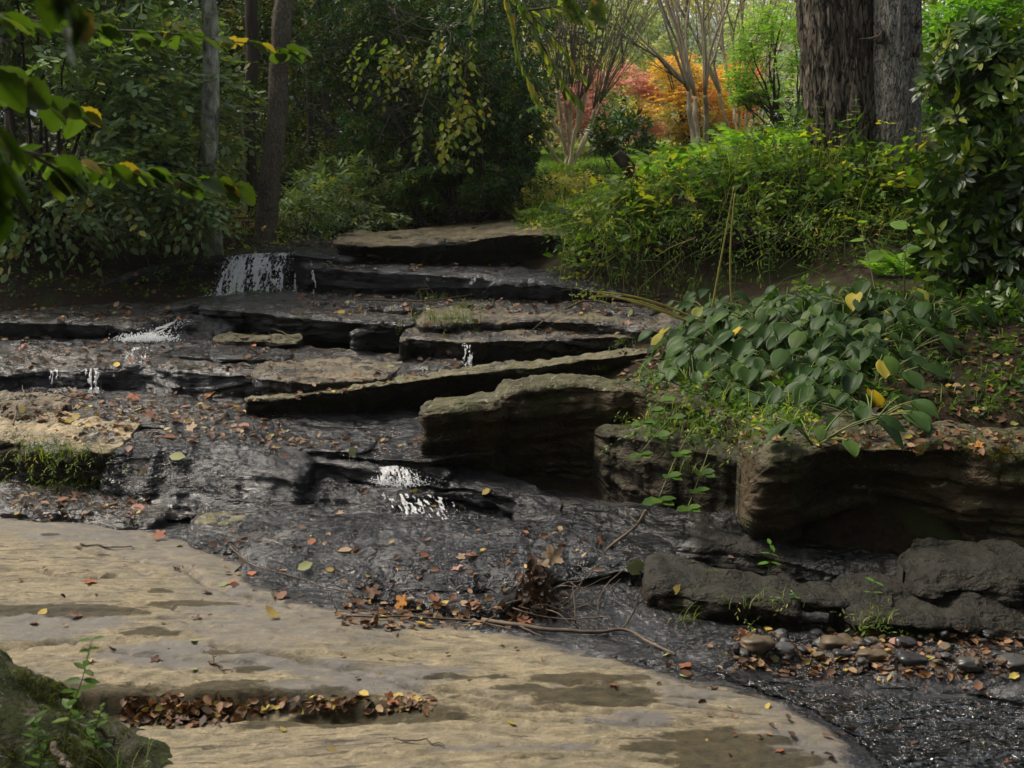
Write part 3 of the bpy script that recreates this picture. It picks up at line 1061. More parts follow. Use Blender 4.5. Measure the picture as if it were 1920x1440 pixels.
ledge('rock_ledge', 'thin wet rock layer in front of the hollow under the slanting ledge',
      [(395, 818, .245), (470, 822, .24), (560, 836, .225), (650, 842, .215), (700, 846, .21)], M_WET, drop=.03, depth=.4, under=.01, rise=.015, rr=.012, seed=46.6, amp=.02, end=.12)
ledge('rock_ledge', 'narrow wet rock rib right of the little waterfall',
      [(790, 905, .10), (850, 905, .105), (920, 920, .09), (1000, 948, .06), (1060, 975, .04)], M_WET, drop=.07, depth=.35, under=-.04, rise=.03, rr=.02, seed=47.7, amp=.04, strata=.025, end=.1)
ledge('rock_ledge', 'thin cracked layer on the back of the dark dome',
      [(350, 1000, .03), (440, 1006, .035), (540, 1018, .04), (640, 1030, .045), (760, 1040, .045)], M_TANW, drop=.022, depth=.35, under=.005, rise=.015, rr=.008, seed=48.8, amp=.015, end=.1)
ledge('rock_ledge', 'small mossy plate at the back left of the dark dome',
      [(352, 990, .035), (400, 988, .04), (460, 1000, .035)], M_LICH, drop=.02, depth=.16, under=0, rise=.02, rr=.01, seed=49.9, amp=.015, end=.07)
ledge('rock_ledge', 'broken dark layer between the long dark ledge and the leaf littered shelf',
      [(560, 560, 8.45), (680, 562, 8.42), (820, 566, 8.36), (940, 568, 8.3)], M_WET, drop=.05, depth=.4, under=.02, rise=.01, rr=.012, seed=50.5, amp=.03, end=.12)
# left bank of the foreground
ledge('rock_ledge', 'tan topped boulder with a mossy dark face and a hanging tuft of green grass',
      [(-160, 800, .31), (-40, 806, .305), (60, 820, .285), (130, 832, .268), (190, 842, .25), (215, 850, .24)], M_TAN,
      drop=[.3, .3, .28, .26, .25, .24], depth=.55, under=.05, rise=.06, rr=.03, seed=13.1, amp=.03, cat='boulder', end=.1)
ledge('rock_ledge', 'big smooth wet grey rock face sloping towards the pale slab',
      [(170, 848, .245), (240, 838, .26), (330, 838, .26), (420, 846, .25), (490, 862, .225), (545, 880, .19), (575, 900, .15)], M_WET,
      drop=[.24, .25, .25, .25, .24, .2, .16], depth=.6, under=[-.1, -.2, -.28, -.28, -.2, -.12, -.05], rise=.03, rr=.05, seed=14.6, amp=.04, strata=.012, end=.1)
ledge('rock_ledge', 'small black ledge with the little waterfall in the middle of the stream',
      [(540, 862, .17), (610, 862, .17), (680, 872, .155), (740, 876, .15), (800, 880, .145), (850, 900, .12)], M_WET,
      drop=.11, depth=.5, under=[0, .02, .02, -.03, -.05, -.04], rise=.02, rr=.02, seed=15.2, amp=.025, end=.08)
ledge('rock_ledge', 'bulging wet rock under the little waterfall, water glinting on it',
      [(500, 935, .05), (600, 918, .07), (700, 915, .075), (800, 915, .075), (900, 925, .06), (980, 950, .03)], M_WET,
      drop=.1, depth=.45, under=[-.1, -.15, -.2, -.2, -.2, -.1], rise=.03, rr=.04, seed=16.4, amp=.035, end=.12)
ledge('rock_ledge', 'low mossy edged dark rock crossing the left side below the wet face',
      [(-160, 948, .06), (0, 950, .06), (100, 960, .045), (200, 975, .025), (290, 992, .005)], M_TANW,
      drop=.06, depth=.4, under=0, rise=.02, rr=.02, seed=17.5, amp=.02)
ledge('rock_ledge', 'broad low dark dome of wet rock dotted with fallen leaves, centre of the stream',
      [(335, 1012, .0), (420, 1030, .01), (520, 1050, .02), (640, 1068, .03), (760, 1082, .035), (880, 1090, .035), (980, 1092, .03), (1080, 1075, .03), (1140, 1050, .03)], M_WET,
      drop=.07, depth=[.4, .55, .7, .75, .75, .7, .65, .6, .5], under=[-.03] * 9, rise=.05, rr=.03, seed=18.8, amp=.03, slope_top=.03, strata=.014)
ledge('rock_ledge', 'thin layered black rock step at the front foot of the dark dome',
      [(430, 1085, -.01), (540, 1108, -.01), (660, 1118, -.01), (800, 1128, -.015), (900, 1132, -.015), (975, 1125, -.01)], M_WET,
      drop=.05, depth=.3, under=0.0, rise=.02, rr=.012, seed=19.9, amp=.015, end=.08)
ledge('rock_ledge', 'jagged wet black rock with water running down beside the dead leaf pile',
      [(1060, 1075, .03), (1110, 1068, .04), (1170, 1060, .05), (1230, 1064, .04), (1290, 1078, .02)], M_WET,
      drop=.16, depth=.45, under=-.16, rise=.02, rr=.03, seed=20.1, amp=.05, strata=.03, end=.1)
# right side
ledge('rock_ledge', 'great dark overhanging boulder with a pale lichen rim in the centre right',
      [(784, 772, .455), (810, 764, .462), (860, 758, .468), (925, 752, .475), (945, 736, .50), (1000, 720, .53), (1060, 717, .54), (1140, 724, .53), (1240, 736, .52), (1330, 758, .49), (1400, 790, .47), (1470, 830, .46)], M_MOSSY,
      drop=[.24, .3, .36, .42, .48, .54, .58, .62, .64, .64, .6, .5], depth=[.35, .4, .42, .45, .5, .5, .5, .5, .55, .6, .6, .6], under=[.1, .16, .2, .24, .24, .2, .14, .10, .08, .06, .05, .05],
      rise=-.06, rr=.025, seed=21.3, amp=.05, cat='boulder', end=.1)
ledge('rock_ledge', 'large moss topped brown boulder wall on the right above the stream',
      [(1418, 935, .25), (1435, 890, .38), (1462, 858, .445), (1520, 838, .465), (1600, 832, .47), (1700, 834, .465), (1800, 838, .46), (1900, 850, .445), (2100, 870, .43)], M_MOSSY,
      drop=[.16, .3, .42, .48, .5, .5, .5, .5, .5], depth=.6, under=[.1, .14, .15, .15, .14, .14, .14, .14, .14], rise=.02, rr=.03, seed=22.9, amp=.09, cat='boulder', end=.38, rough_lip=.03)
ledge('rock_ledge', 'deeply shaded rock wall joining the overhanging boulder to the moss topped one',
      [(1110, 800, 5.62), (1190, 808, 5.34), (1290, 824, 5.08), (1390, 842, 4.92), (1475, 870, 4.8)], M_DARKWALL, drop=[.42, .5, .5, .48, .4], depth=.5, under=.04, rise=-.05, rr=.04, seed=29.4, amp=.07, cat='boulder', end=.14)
ledge('rock_ledge', 'wet rock shelf painted black for the deep shade under the right boulders',
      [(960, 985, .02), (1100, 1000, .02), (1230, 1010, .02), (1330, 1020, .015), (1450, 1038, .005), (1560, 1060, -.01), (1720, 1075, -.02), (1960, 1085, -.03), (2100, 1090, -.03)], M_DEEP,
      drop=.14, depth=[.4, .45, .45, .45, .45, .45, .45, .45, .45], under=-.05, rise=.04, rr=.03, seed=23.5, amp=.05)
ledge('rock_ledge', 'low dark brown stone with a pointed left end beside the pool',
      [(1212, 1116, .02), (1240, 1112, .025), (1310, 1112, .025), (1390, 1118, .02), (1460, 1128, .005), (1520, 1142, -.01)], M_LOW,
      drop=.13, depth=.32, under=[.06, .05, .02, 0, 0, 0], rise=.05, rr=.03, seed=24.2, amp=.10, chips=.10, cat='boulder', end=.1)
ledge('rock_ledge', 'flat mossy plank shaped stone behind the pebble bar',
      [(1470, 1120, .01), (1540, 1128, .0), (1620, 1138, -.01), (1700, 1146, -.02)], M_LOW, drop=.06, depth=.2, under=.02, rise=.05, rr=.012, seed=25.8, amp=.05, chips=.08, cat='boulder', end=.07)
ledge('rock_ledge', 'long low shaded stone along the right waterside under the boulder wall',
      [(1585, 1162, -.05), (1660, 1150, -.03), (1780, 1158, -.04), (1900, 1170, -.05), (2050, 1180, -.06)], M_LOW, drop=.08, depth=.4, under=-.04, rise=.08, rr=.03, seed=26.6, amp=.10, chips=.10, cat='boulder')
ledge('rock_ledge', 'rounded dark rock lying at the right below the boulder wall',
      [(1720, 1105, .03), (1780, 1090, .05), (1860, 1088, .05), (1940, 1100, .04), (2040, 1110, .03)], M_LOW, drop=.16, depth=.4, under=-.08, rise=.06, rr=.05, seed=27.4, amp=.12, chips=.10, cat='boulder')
# mossy step half way up the hosta bank
ledge('rock_ledge', 'moss covered stone step half way up the planted bank on the right',
      [(1640, 752, 5.35), (1720, 745, 5.4), (1820, 748, 5.4), (1960, 755, 5.4)], M_MOSSY, drop=.12, depth=.5, under=.02, rise=.05, rr=.03, seed=28.4, amp=.04)


# small stones lying on the shelves
def stone(name, label, c, r, mat, seed, cat='stone', group=None):
    nu, nv = 26, 18
    th = np.linspace(0, 2 * np.pi, nu, endpoint=False)
    ph = np.linspace(.02, np.pi - .02, nv)
    T, Fh = np.meshgrid(th, ph, indexing='ij')
    d = np.stack([np.sin(Fh) * np.cos(T), np.sin(Fh) * np.sin(T), np.cos(Fh)], -1)
    rad = 1 + fbm(d * 1.1 + seed, 3) * .28 + fbm(d * 4 + seed, 3) * .07
    d2 = np.sign(d) * np.abs(d) ** .8
    V = (np.asarray(c) + d2 * rad[..., None] * np.asarray(r)).reshape(-1, 3)
    F = grid_faces(nu, nv, closed_u=True)[:, ::-1]
    o = mesh_obj(name, V, F, mat)
    return tag(o, label, cat, group), V, F


M_EARTH = simple_mat("earth_darkened_for_shade", [(.3, (.006, .005, .004)), (.7, (.03, .021, .013))], 14, .95, 1.0, .03, None, .2)  # earth colour lowered to paint the shade of the bank hollow
ledge('earth_bank', 'undercut bank of earth coloured dark for shade, with roots, along the right side above the hosta plants',
      [(1110, 470, 8.9), (1150, 462, 8.8), (1210, 454, 8.7), (1300, 440, 8.65), (1420, 430, 8.6), (1550, 432, 8.6), (1700, 440, 8.6), (1900, 440, 8.6)], M_EARTH,
      drop=[.08, .25, .45, .55, .55, .5, .45, .4], depth=[.4, .6, .9, .9, .9, .9, .9, .9], under=.38, rise=.38, rr=.08, seed=33.1, amp=.10, strata=.02, cat='earth bank', step=.02, rough_lip=.12)


# ---- the mossy rock that fills the lower left corner
def corner_rock():
    m, t, out = new_mat("moss_and_lichen_rock")
    g = N_(t, "ShaderNodeNewGeometry")
    pos = g.outputs['Position']
    a = noise(t, pos, 9, 8, .7, .5)
    b = noise(t, pos, 60, 5, .7)
    c_ = noise(t, pos, 20, 6, .7, 1.2)
    stone_c = mixc(t, b, (.06, .052, .036), (.15, .13, .095))
    mossc = mixc(t, mrange(t, b, .3, .7), (.012, .020, .003), (.06, .075, .010))
    c = mixc(t, mrange(t, a, .42, .5), stone_c, mossc)
    c = mixc(t, mrange(t, c_, .60, .64), c, (.26, .30, .22))
    bp = bump(t, math_(t, 'ADD', b, a), 1.0, .05)
    t.links.new(pbsdf(t, c, .9, .3, 0, bp), out.inputs[0])
    xs = np.linspace(-2.6, -.62, 200)
    ys = np.linspace(1.6, 3.5, 190)
    A, B = np.meshgrid(xs, ys, indexing='ij')
    q = np.stack([A, B, 0 * A], -1)
    d = np.hypot((A + 1.68) / .92, (B - 2.52) / .74) + fbm(q * 2.0 + 2, 4) * .14
    H = .52 * np.clip(1 - sstep(.30, 1.08, d), 0, 1) + fbm(q * 4 + 7, 5) * .05 * sstep(1.15, .6, d)
    k = H * 8 + fbm(q * 2, 3)
    H += (sstep(.55, 1, k - np.floor(k)) - (k - np.floor(k))) / 8 * .7 * sstep(1.1, .8, d)
    H += fbm(q * 14, 5) * .022
    Z = -.06 + H - .2 * sstep(1.0, 1.3, d)
    V = np.stack([A, B, Z], -1).reshape(-1, 3)
    F = grid_faces(len(xs), len(ys))[:, ::-1]
    # skirt
    o = mesh_obj('boulder', V, F, m)
    tag(o, 'moss and lichen covered rock mound in the near lower left corner', 'boulder')
    solid(V, F)


corner_rock()

BVH = BVHTree.FromPolygons([tuple(v) for v in np.vstack(BV)], BF, all_triangles=False)


def hit(px, py):
    """Where the line of sight of photo pixel (px, py) meets rock or soil: location and normal."""
    d = ray(px, py)
    loc, nrm, i, dist = BVH.ray_cast(Vector((0, 0, EYE)), Vector(d).normalized(), 200)
    if loc is None:
        return None
    nrm = nrm if nrm.z > 0 or abs(nrm.z) > .2 and nrm.z > 0 else (-nrm if nrm.dot(Vector(d)) > 0 else nrm)
    return np.array(loc), np.array(nrm)


def down(x, y, z0=6.0):
    loc, nrm, i, dist = BVH.ray_cast(Vector((x, y, z0)), Vector((0, 0, -1)), 50)
    if loc is None:
        return np.array([x, y, float(gz(x, y))]), np.array([0, 0, 1.0])
    return np.array(loc), np.array(nrm if nrm.z > 0 else -nrm)

# ================================================================ TREES, SHRUBS AND PLANTS
G = {}   # leaf materials: base colours, dark to light along the per-leaf value
G['viburnum'] = leaf_mat("viburnum_leaf", [(0, (.10, .155, .065)), (.6, (.19, .27, .12)), (.93, (.28, .36, .17)), (1, (.38, .34, .06))], .5, .4, .3)
G['ever'] = leaf_mat("evergreen_leaf", [(0, (.02, .05, .010)), (.6, (.05, .115, .018)), (.92, (.10, .18, .026)), (1, (.30, .25, .03))], .34, .45, .25)
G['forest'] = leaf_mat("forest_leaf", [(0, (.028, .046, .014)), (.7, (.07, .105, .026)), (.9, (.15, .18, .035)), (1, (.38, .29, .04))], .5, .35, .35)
G['yellowgreen'] = leaf_mat("yellow_green_leaf", [(0, (.12, .18, .03)), (.6, (.24, .29, .05)), (.85, (.42, .38, .06)), (1, (.55, .33, .05))], .45, .35, .5)
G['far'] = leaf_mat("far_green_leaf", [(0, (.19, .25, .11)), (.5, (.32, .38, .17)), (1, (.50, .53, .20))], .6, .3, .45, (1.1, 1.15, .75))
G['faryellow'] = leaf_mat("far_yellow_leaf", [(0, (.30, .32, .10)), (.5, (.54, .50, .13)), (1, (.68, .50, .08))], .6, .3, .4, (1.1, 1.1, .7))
G['pink'] = leaf_mat("pink_maple_leaf", [(0, (.52, .17, .16)), (.5, (.80, .38, .32)), (.85, (.86, .52, .42)), (1, (.8, .38, .2))], .6, .3, .4, (1.1, 1, .95))
G['orange'] = leaf_mat("orange_maple_leaf", [(0, (.36, .32, .05)), (.35, (.66, .50, .06)), (.65, (.78, .46, .08)), (.85, (.80, .36, .12)), (1, (.80, .26, .12))], .6, .3, .45, (1.1, 1.0, .8))
G['red'] = leaf_mat("red_maple_leaf", [(0, (.7, .12, .06)), (.6, (.8, .22, .10)), (1, (.8, .38, .10))], .6, .3, .35, (1.2, .9, .7))
G['laurel'] = leaf_mat("laurel_leaf", [(0, (.014, .036, .005)), (.6, (.038, .08, .009)), (.9, (.11, .18, .016)), (1, (.26, .28, .03))], .36, .36, .25)
G['fern'] = leaf_mat("fern_frond", [(0, (.13, .25, .03)), (.6, (.22, .38, .05)), (1, (.36, .46, .08))], .6, .3, .5)
G['oldfern'] = leaf_mat("ageing_fern_frond", [(0, (.11, .14, .03)), (.5, (.22, .21, .045)), (1, (.40, .30, .06))], .6, .3, .5)
G['weed'] = leaf_mat("weed_leaf", [(0, (.03, .075, .010)), (.5, (.085, .16, .02)), (.85, (.20, .27, .03)), (1, (.50, .42, .05))], .5, .25, .45)
G['hosta'] = leaf_mat("hosta_leaf", [(0, (.018, .048, .009)), (.55, (.042, .09, .016)), (.8, (.11, .17, .022)), (.93, (.36, .33, .045)), (1, (.60, .36, .05))], .5, .28, .4)
G['bright'] = leaf_mat("bright_green_leaf", [(0, (.10, .24, .025)), (1, (.20, .36, .05))], .5, .35, .5)
G['grass'] = leaf_mat("grass_blade", [(0, (.06, .11, .02)), (.6, (.13, .19, .035)), (.9, (.25, .26, .06)), (1, (.40, .32, .12))], .55, .3, .4)
G['lawn'] = leaf_mat("lawn_blade", [(0, (.10, .18, .025)), (1, (.20, .30, .05))], .6, .3, .45)
G['near'] = leaf_mat("near_branch_leaf", [(0, (.035, .065, .010)), (.7, (.07, .115, .016)), (.9, (.11, .14, .02)), (1, (.30, .20, .03))], .4, .5, .38)
G['litter'] = leaf_mat("fallen_leaf_litter", [(0, (.03, .018, .011)), (.4, (.095, .048, .025)), (.65, (.19, .09, .035)), (.82, (.27, .165, .09)), (.93, (.42, .30, .05)), (1, (.25, .28, .08))], .6, .4, .2, (1.2, 1, .6))

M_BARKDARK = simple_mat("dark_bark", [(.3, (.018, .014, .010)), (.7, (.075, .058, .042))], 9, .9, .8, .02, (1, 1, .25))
M_BARKGREY = bark_mat("grey_bark", ((.05, .04, .03), (.15, .125, .09), (.34, .29, .22)), 40, .35, .10)
M_BARKLICH = simple_mat("lichened_bark", [(.36, (.08, .075, .06)), (.5, (.24, .24, .20)), (.64, (.42, .46, .38))], 14, .9, .6, .01, (1, 1, .5))
M_OAK = bark_mat("furrowed_bark", ((.014, .011, .009), (.075, .06, .045), (.20, .165, .125)), 15, .17, .10)
M_OAKGREY = bark_mat("grey_plated_bark", ((.06, .054, .046), (.14, .13, .11), (.32, .30, .26)), 22, .30, .07)
M_MYRTLE = simple_mat("smooth_pale_bark", [(.34, (.17, .13, .09)), (.5, (.34, .27, .18)), (.66, (.48, .40, .29))], 6, .8, .3, .01, (1, 1, .25))
M_WHIP = simple_mat("thin_twigs", [(.3, (.09, .073, .055)), (.7, (.19, .155, .115))], 6, .9, .2, .005)
M_TWIG = simple_mat("dark_twig", [(.3, (.045, .032, .022)), (.7, (.16, .12, .085))], 12, .9, .4, .004)
M_STEM = simple_mat("green_stem", [(.3, (.06, .09, .02)), (.7, (.16, .18, .05))], 8, .6, .2, .002)

OV = leaf_oval()
OVW = leaf_oval(.36, .08, .05)
SL = leaf_oval(.16, .14, .04)
SIMPLE = leaf_simple()
SLIM = leaf_slim()
UP = np.array([0, 0, 1.0])


def outward(C, c, up=.25, jit=.35):
    d = norm(np.asarray(C) - np.asarray(c))
    return norm(d + np.array([0, 0, up]) + rng.normal(0, jit, d.shape))


def bark_disp(depth, k=9, zf=3.0, seed=0.0):
    def f(pos, ang, t):
        a = np.broadcast_to(ang, pos.shape[:2])
        z = pos[..., 2]
        q = np.stack([np.cos(a) * k * .35, np.sin(a) * k * .35, z * zf * .35], -1) + seed
        w_ = fbm(q, 3)
        r = fbm(np.stack([np.cos(a + w_ * .1) * k, np.sin(a + w_ * .1) * k, z * zf], -1) + seed, 4)
        return (1 - np.abs(r) * 2.2) * depth + w_ * depth * 1.5
    return f


def trunk_path(pts, n):
    pts = np.asarray(pts, float)
    s = np.linspace(0, 1, len(pts))
    q = np.linspace(0, 1, n)
    return np.stack([np.interp(q, s, pts[:, i]) for i in range(3)], -1)


def tree(label, path, r0, r1, mat, crown=None, crown_mat=None, sides=20, rings=90, depth=.006, k=7, flare=.25, cat='tree', name='tree', group=None, limbs=0, hi=None, seed=0.0):
    """Trunk along path; crown = list of (centre, radii, n_sprays, leaf, kind)."""
    base = np.asarray(path[0], float)
    root = thing(name, label, cat, base, group)
    pts = trunk_path(path, rings)
    t = np.linspace(0, 1, rings)
    pts[:, 0] += fbm(np.stack([t * 5, 0 * t, 0 * t + seed], -1), 3) * r0 * .5
    pts[:, 1] += fbm(np.stack([t * 5, 0 * t + 9, 0 * t + seed], -1), 3) * r0 * .5
    rad = r0 + (r1 - r0) * t + r0 * flare * np.exp(-t * len(t) * .12)
    mb = MB()
    mb.tube(pts, rad, sides, .5, bark_disp(depth, k, 3.0, seed))
    mb.build('trunk', mat, root)
    if limbs:
        lb = MB()
        for i in range(limbs):
            j = int(rings * rng.uniform(.45, .97))
            d = rand_dirs(1, .15, .8)[0]
            L = rng.uniform(.8, 2.0)
            pp = branch_path(pts[j], d, L, 8, .12, (0, 0, .3))
            lb.tube(pp, np.linspace(rad[j] * .45, rad[j] * .1, len(pp)), 6)
            for b in range(3):
                q = branch_path(pp[rng.integers(3, 8)], norm(d + rand_dirs(1)[0] * .8), L * .5, 6, .15)
                lb.tube(q, np.linspace(rad[j] * .15, rad[j] * .04, len(q)), 4)
        lb.build('branches', mat, root)
    if crown:
        mb = MB()
        for (c, r, n, leaf, kind) in crown:
            C = ellipsoid_pts(n, c, r, .35, -.05, 1.1 / max(leaf * 8, .4), seed)
            foliage(mb, C, c, leaf, kind)
        mb.build('crown', crown_mat, root)
    return root


def foliage(mb, C, c, leaf, kind, a=None):
    d = outward(C, c)
    n = len(C)
    sz = leaf * rng.uniform(.75, 1.2, n)
    if kind == 'spray':
        sprays(mb, OV, C, d, 7, sz, a=a)
    elif kind == 'spray5':
        sprays(mb, SIMPLE, C, d, 5, sz, a=a, tilt=.5)
    elif kind == 'flat':
        d[:, 2] *= .25
        sprays(mb, SIMPLE, C, d, 7, sz, a=a, tilt=.18, spread=1.0, step=.4)
    elif kind == 'droop':
        d[:, 2] -= .5
        sprays(mb, OV, C, d, 7, sz, a=a, droop=.7)
    elif kind == 'slim':
        sprays(mb, SL, C, d, 8, sz, a=a, spread=.75, droop=.45, step=.32)
    elif kind == 'ros':
        rosettes(mb, SL, C, d, 7, sz, a=a)
    elif kind == 'roswide':
        rosettes(mb, leaf_oval(.2, .12, .05), C, d, 8, sz, a=a, open_=1.05)


def shrub(label, blobs, mat, base=None, stems=8, name='shrub', cat='shrub', stem_mat=None, group=None, thr=-.1, seed=0.0, shell=.45, a=None, twigs=True, freq=None, stem_r=.02):
    """blobs: (centre, radii, n, leaf, kind)."""
    c0 = np.asarray(blobs[0][0], float)
    if base is None:
        base = np.array([c0[0], c0[1], float(gz(c0[0], c0[1]))])
    root = thing(name, label, cat, base, group)
    mb = MB()
    sm = MB()
    for (c, r, n, leaf, kind) in blobs:
        c = np.asarray(c, float)
        C = ellipsoid_pts(n, c, r, shell, thr, freq or .9 / max(leaf * 6, .3), seed)
        foliage(mb, C, c, leaf, kind, None if a is None else a(C))
        for i in range(stems):
            tgt = C[rng.integers(0, len(C))]
            b0 = np.asarray(base) + np.append(rng.normal(0, .08, 2), -.05)
            mid = (b0 + tgt) / 2 + rng.normal(0, .12, 3)
            q = np.linspace(0, 1, 10)[:, None]
            pp = (1 - q) ** 2 * b0 + 2 * q * (1 - q) * mid + q ** 2 * tgt
            pp += rng.normal(0, .012, pp.shape)
            sm.tube(pp, np.linspace(stem_r, stem_r * .25, 10), 6)
            if twigs:
                for b in range(4):
                    p0 = pp[rng.integers(4, 9)]
                    qq = branch_path(p0, norm(tgt - c + rand_dirs(1)[0] * .6), np.linalg.norm(np.asarray(r)) * .3, 6, .16)
                    sm.tube(qq, np.linspace(stem_r * .35, stem_r * .1, 7), 4)
    if stems:
        sm.build('stems', stem_mat or M_BARKDARK, root)
    mb.build('foliage', mat, root)
    return root


def gp(px, D):
    x = X(px, D, 1.3)
    return np.array([x, D, float(gz(x, D))])


# ---- left wood: standing trunks with crowns above the picture
def up_path(px0, D, px1, top=8.5, py1=0, D1=None):
    b = gp(px0, D)
    q = P(px1, py1, D1 or D)
    d = (q - b) / (q[2] - b[2])
    return [b - d * .1, q, b + d * (top - b[2]) + [rng.normal(0, .2), rng.normal(0, .2), 0]]


tree('slim pale trunk covered in grey lichen rising through the grey green shrub at the left', up_path(394, 9.35, 392), .072, .062, M_BARKLICH,
     [(P(394, 0, 9.35) + [-1.5, 0, 4.2], (1.8, 1.8, 1.3), 90, .11, 'spray')], G['forest'], seed=1, limbs=5)
tree('thin dark trunk between the lichened trunk and the leaning bare trunk', up_path(474, 11.0, 470), .062, .05, M_BARKDARK,
     [(P(470, 0, 11) + [-.6, 1, 4.6], (2.0, 2.0, 1.4), 100, .11, 'spray')], G['forest'], seed=2, limbs=5)
tree('bare brownish trunk leaning to the right at the top of the left bank', up_path(497, 10.1, 538), .092, .066, M_BARKGREY,
     [(P(545, 0, 10) + [-.6, 0, 4.6], (2.0, 2.0, 1.4), 100, .11, 'spray')], G['forest'], seed=3, limbs=4, sides=26, rings=160, depth=.005)
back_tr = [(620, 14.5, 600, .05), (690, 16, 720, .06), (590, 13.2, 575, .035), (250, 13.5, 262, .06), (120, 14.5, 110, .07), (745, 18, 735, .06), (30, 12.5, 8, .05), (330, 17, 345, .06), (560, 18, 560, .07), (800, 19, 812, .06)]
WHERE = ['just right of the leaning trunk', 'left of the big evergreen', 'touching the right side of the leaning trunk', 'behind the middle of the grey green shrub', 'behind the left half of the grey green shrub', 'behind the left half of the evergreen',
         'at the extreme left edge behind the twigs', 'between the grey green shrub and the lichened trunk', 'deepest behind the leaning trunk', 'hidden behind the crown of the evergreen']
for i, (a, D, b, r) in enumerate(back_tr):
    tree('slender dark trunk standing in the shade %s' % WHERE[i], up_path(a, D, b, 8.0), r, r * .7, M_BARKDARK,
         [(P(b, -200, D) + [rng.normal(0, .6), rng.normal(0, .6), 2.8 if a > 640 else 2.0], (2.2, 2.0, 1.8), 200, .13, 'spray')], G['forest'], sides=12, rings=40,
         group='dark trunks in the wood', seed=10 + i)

# grey green shrub at the left, in three lobes
vib = [(P(70, 130, 9.2), (1.28, .95, .85), 1300, .088, 'spray'), (P(290, 170, 10.3), (.72, .6, .8), 700, .082, 'spray'), (P(60, 300, 8.9), (1.2, .7, .5), 800, .085, 'spray'),
       (P(60, -60, 9.5), (1.3, .9, .7), 950, .09, 'spray'), (P(360, 330, 8.95), (.42, .3, .28), 420, .075, 'spray')]
shrub('large grey green leafy shrub filling the left side behind the hanging branches', vib, G['viburnum'], base=gp(80, 9.4), stems=7, seed=4.4, thr=-.16, shell=.3)

# dark understorey
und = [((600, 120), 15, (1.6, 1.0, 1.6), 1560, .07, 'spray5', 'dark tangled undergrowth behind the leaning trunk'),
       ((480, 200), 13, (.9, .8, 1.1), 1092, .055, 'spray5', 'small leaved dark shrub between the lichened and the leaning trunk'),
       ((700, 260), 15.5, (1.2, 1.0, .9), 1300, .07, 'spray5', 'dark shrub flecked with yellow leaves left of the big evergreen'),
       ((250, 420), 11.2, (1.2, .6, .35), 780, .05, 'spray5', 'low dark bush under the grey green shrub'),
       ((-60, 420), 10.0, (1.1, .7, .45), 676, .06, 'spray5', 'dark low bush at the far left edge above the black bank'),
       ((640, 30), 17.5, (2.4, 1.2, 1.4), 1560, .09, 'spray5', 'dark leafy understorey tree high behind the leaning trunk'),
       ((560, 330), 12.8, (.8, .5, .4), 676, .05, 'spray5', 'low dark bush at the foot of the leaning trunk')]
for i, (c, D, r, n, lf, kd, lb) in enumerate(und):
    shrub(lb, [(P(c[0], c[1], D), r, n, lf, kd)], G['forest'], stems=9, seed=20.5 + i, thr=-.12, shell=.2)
# a belt of wood far behind, too dense to count
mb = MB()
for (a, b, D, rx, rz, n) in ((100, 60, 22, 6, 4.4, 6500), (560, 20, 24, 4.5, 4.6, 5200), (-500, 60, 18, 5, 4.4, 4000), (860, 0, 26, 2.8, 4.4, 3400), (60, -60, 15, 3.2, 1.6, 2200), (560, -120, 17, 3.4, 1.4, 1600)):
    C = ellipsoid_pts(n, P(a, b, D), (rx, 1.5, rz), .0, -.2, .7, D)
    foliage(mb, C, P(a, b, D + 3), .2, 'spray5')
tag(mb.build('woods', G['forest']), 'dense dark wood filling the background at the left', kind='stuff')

# ---- the big evergreen in the middle
shrub('large glossy dark evergreen bush hanging over the top of the cascade in the middle',
      [(P(880, 120, 11.6), (.80, .8, 1.0), 2300, .062, 'ros'), (P(720, 180, 12.2), (.75, .7, .95), 1600, .062, 'ros'), (P(955, 215, 11.5), (.40, .5, .55), 800, .058, 'ros'),
       (P(870, 290, 11.8), (.62, .5, .35), 900, .058, 'ros'), (P(760, 0, 12.2), (1.2, .8, .7), 1300, .065, 'ros'), (P(980, 305, 11.6), (.13, .3, .22), 90, .055, 'ros'), (P(870, 350, 11.2), (.75, .3, .22), 800, .055, 'ros'), (P(620, 60, 12.6), (.7, .6, .9), 800, .06, 'ros')],
      G['ever'], stems=12, seed=31, thr=-.14, shell=.45, stem_r=.03)
# climber with pale and yellow leaves over its face
mbv = MB()
C = np.vstack([ellipsoid_pts(26, P(815, 90, 10.7), (.45, .12, .22), 0), ellipsoid_pts(18, P(830, 240, 10.7), (.35, .12, .2), 0), ellipsoid_pts(20, P(720, 100, 10.8), (.3, .12, .3), 0), ellipsoid_pts(16, P(870, 180, 10.7), (.2, .1, .15), 0)])
sprays(mbv, OVW, C, outward(C, P(800, 0, 11.5), -.4), 5, rng.uniform(.06, .09, len(C)), a=np.clip(rng.normal(.55, .25, len(C)), 0, 1), droop=.6)
root = thing('climbing_vine', 'climber with pale green and yellow leaves trailing over the dark evergreen', 'vine', gp(760, 11.3))
mbv.build('foliage', G['yellowgreen'], root)
sb = MB()
for i in range(14):
    p0 = C[rng.integers(0, len(C))]
    p1 = C[rng.integers(0, len(C))]
    sb.tube(branch_path(p0 + [0, .05, .3], norm(p1 - p0 + [0, 0, .1]), 1.0, 10, .2), .004, 4)
sb.build('stems', M_TWIG, root)

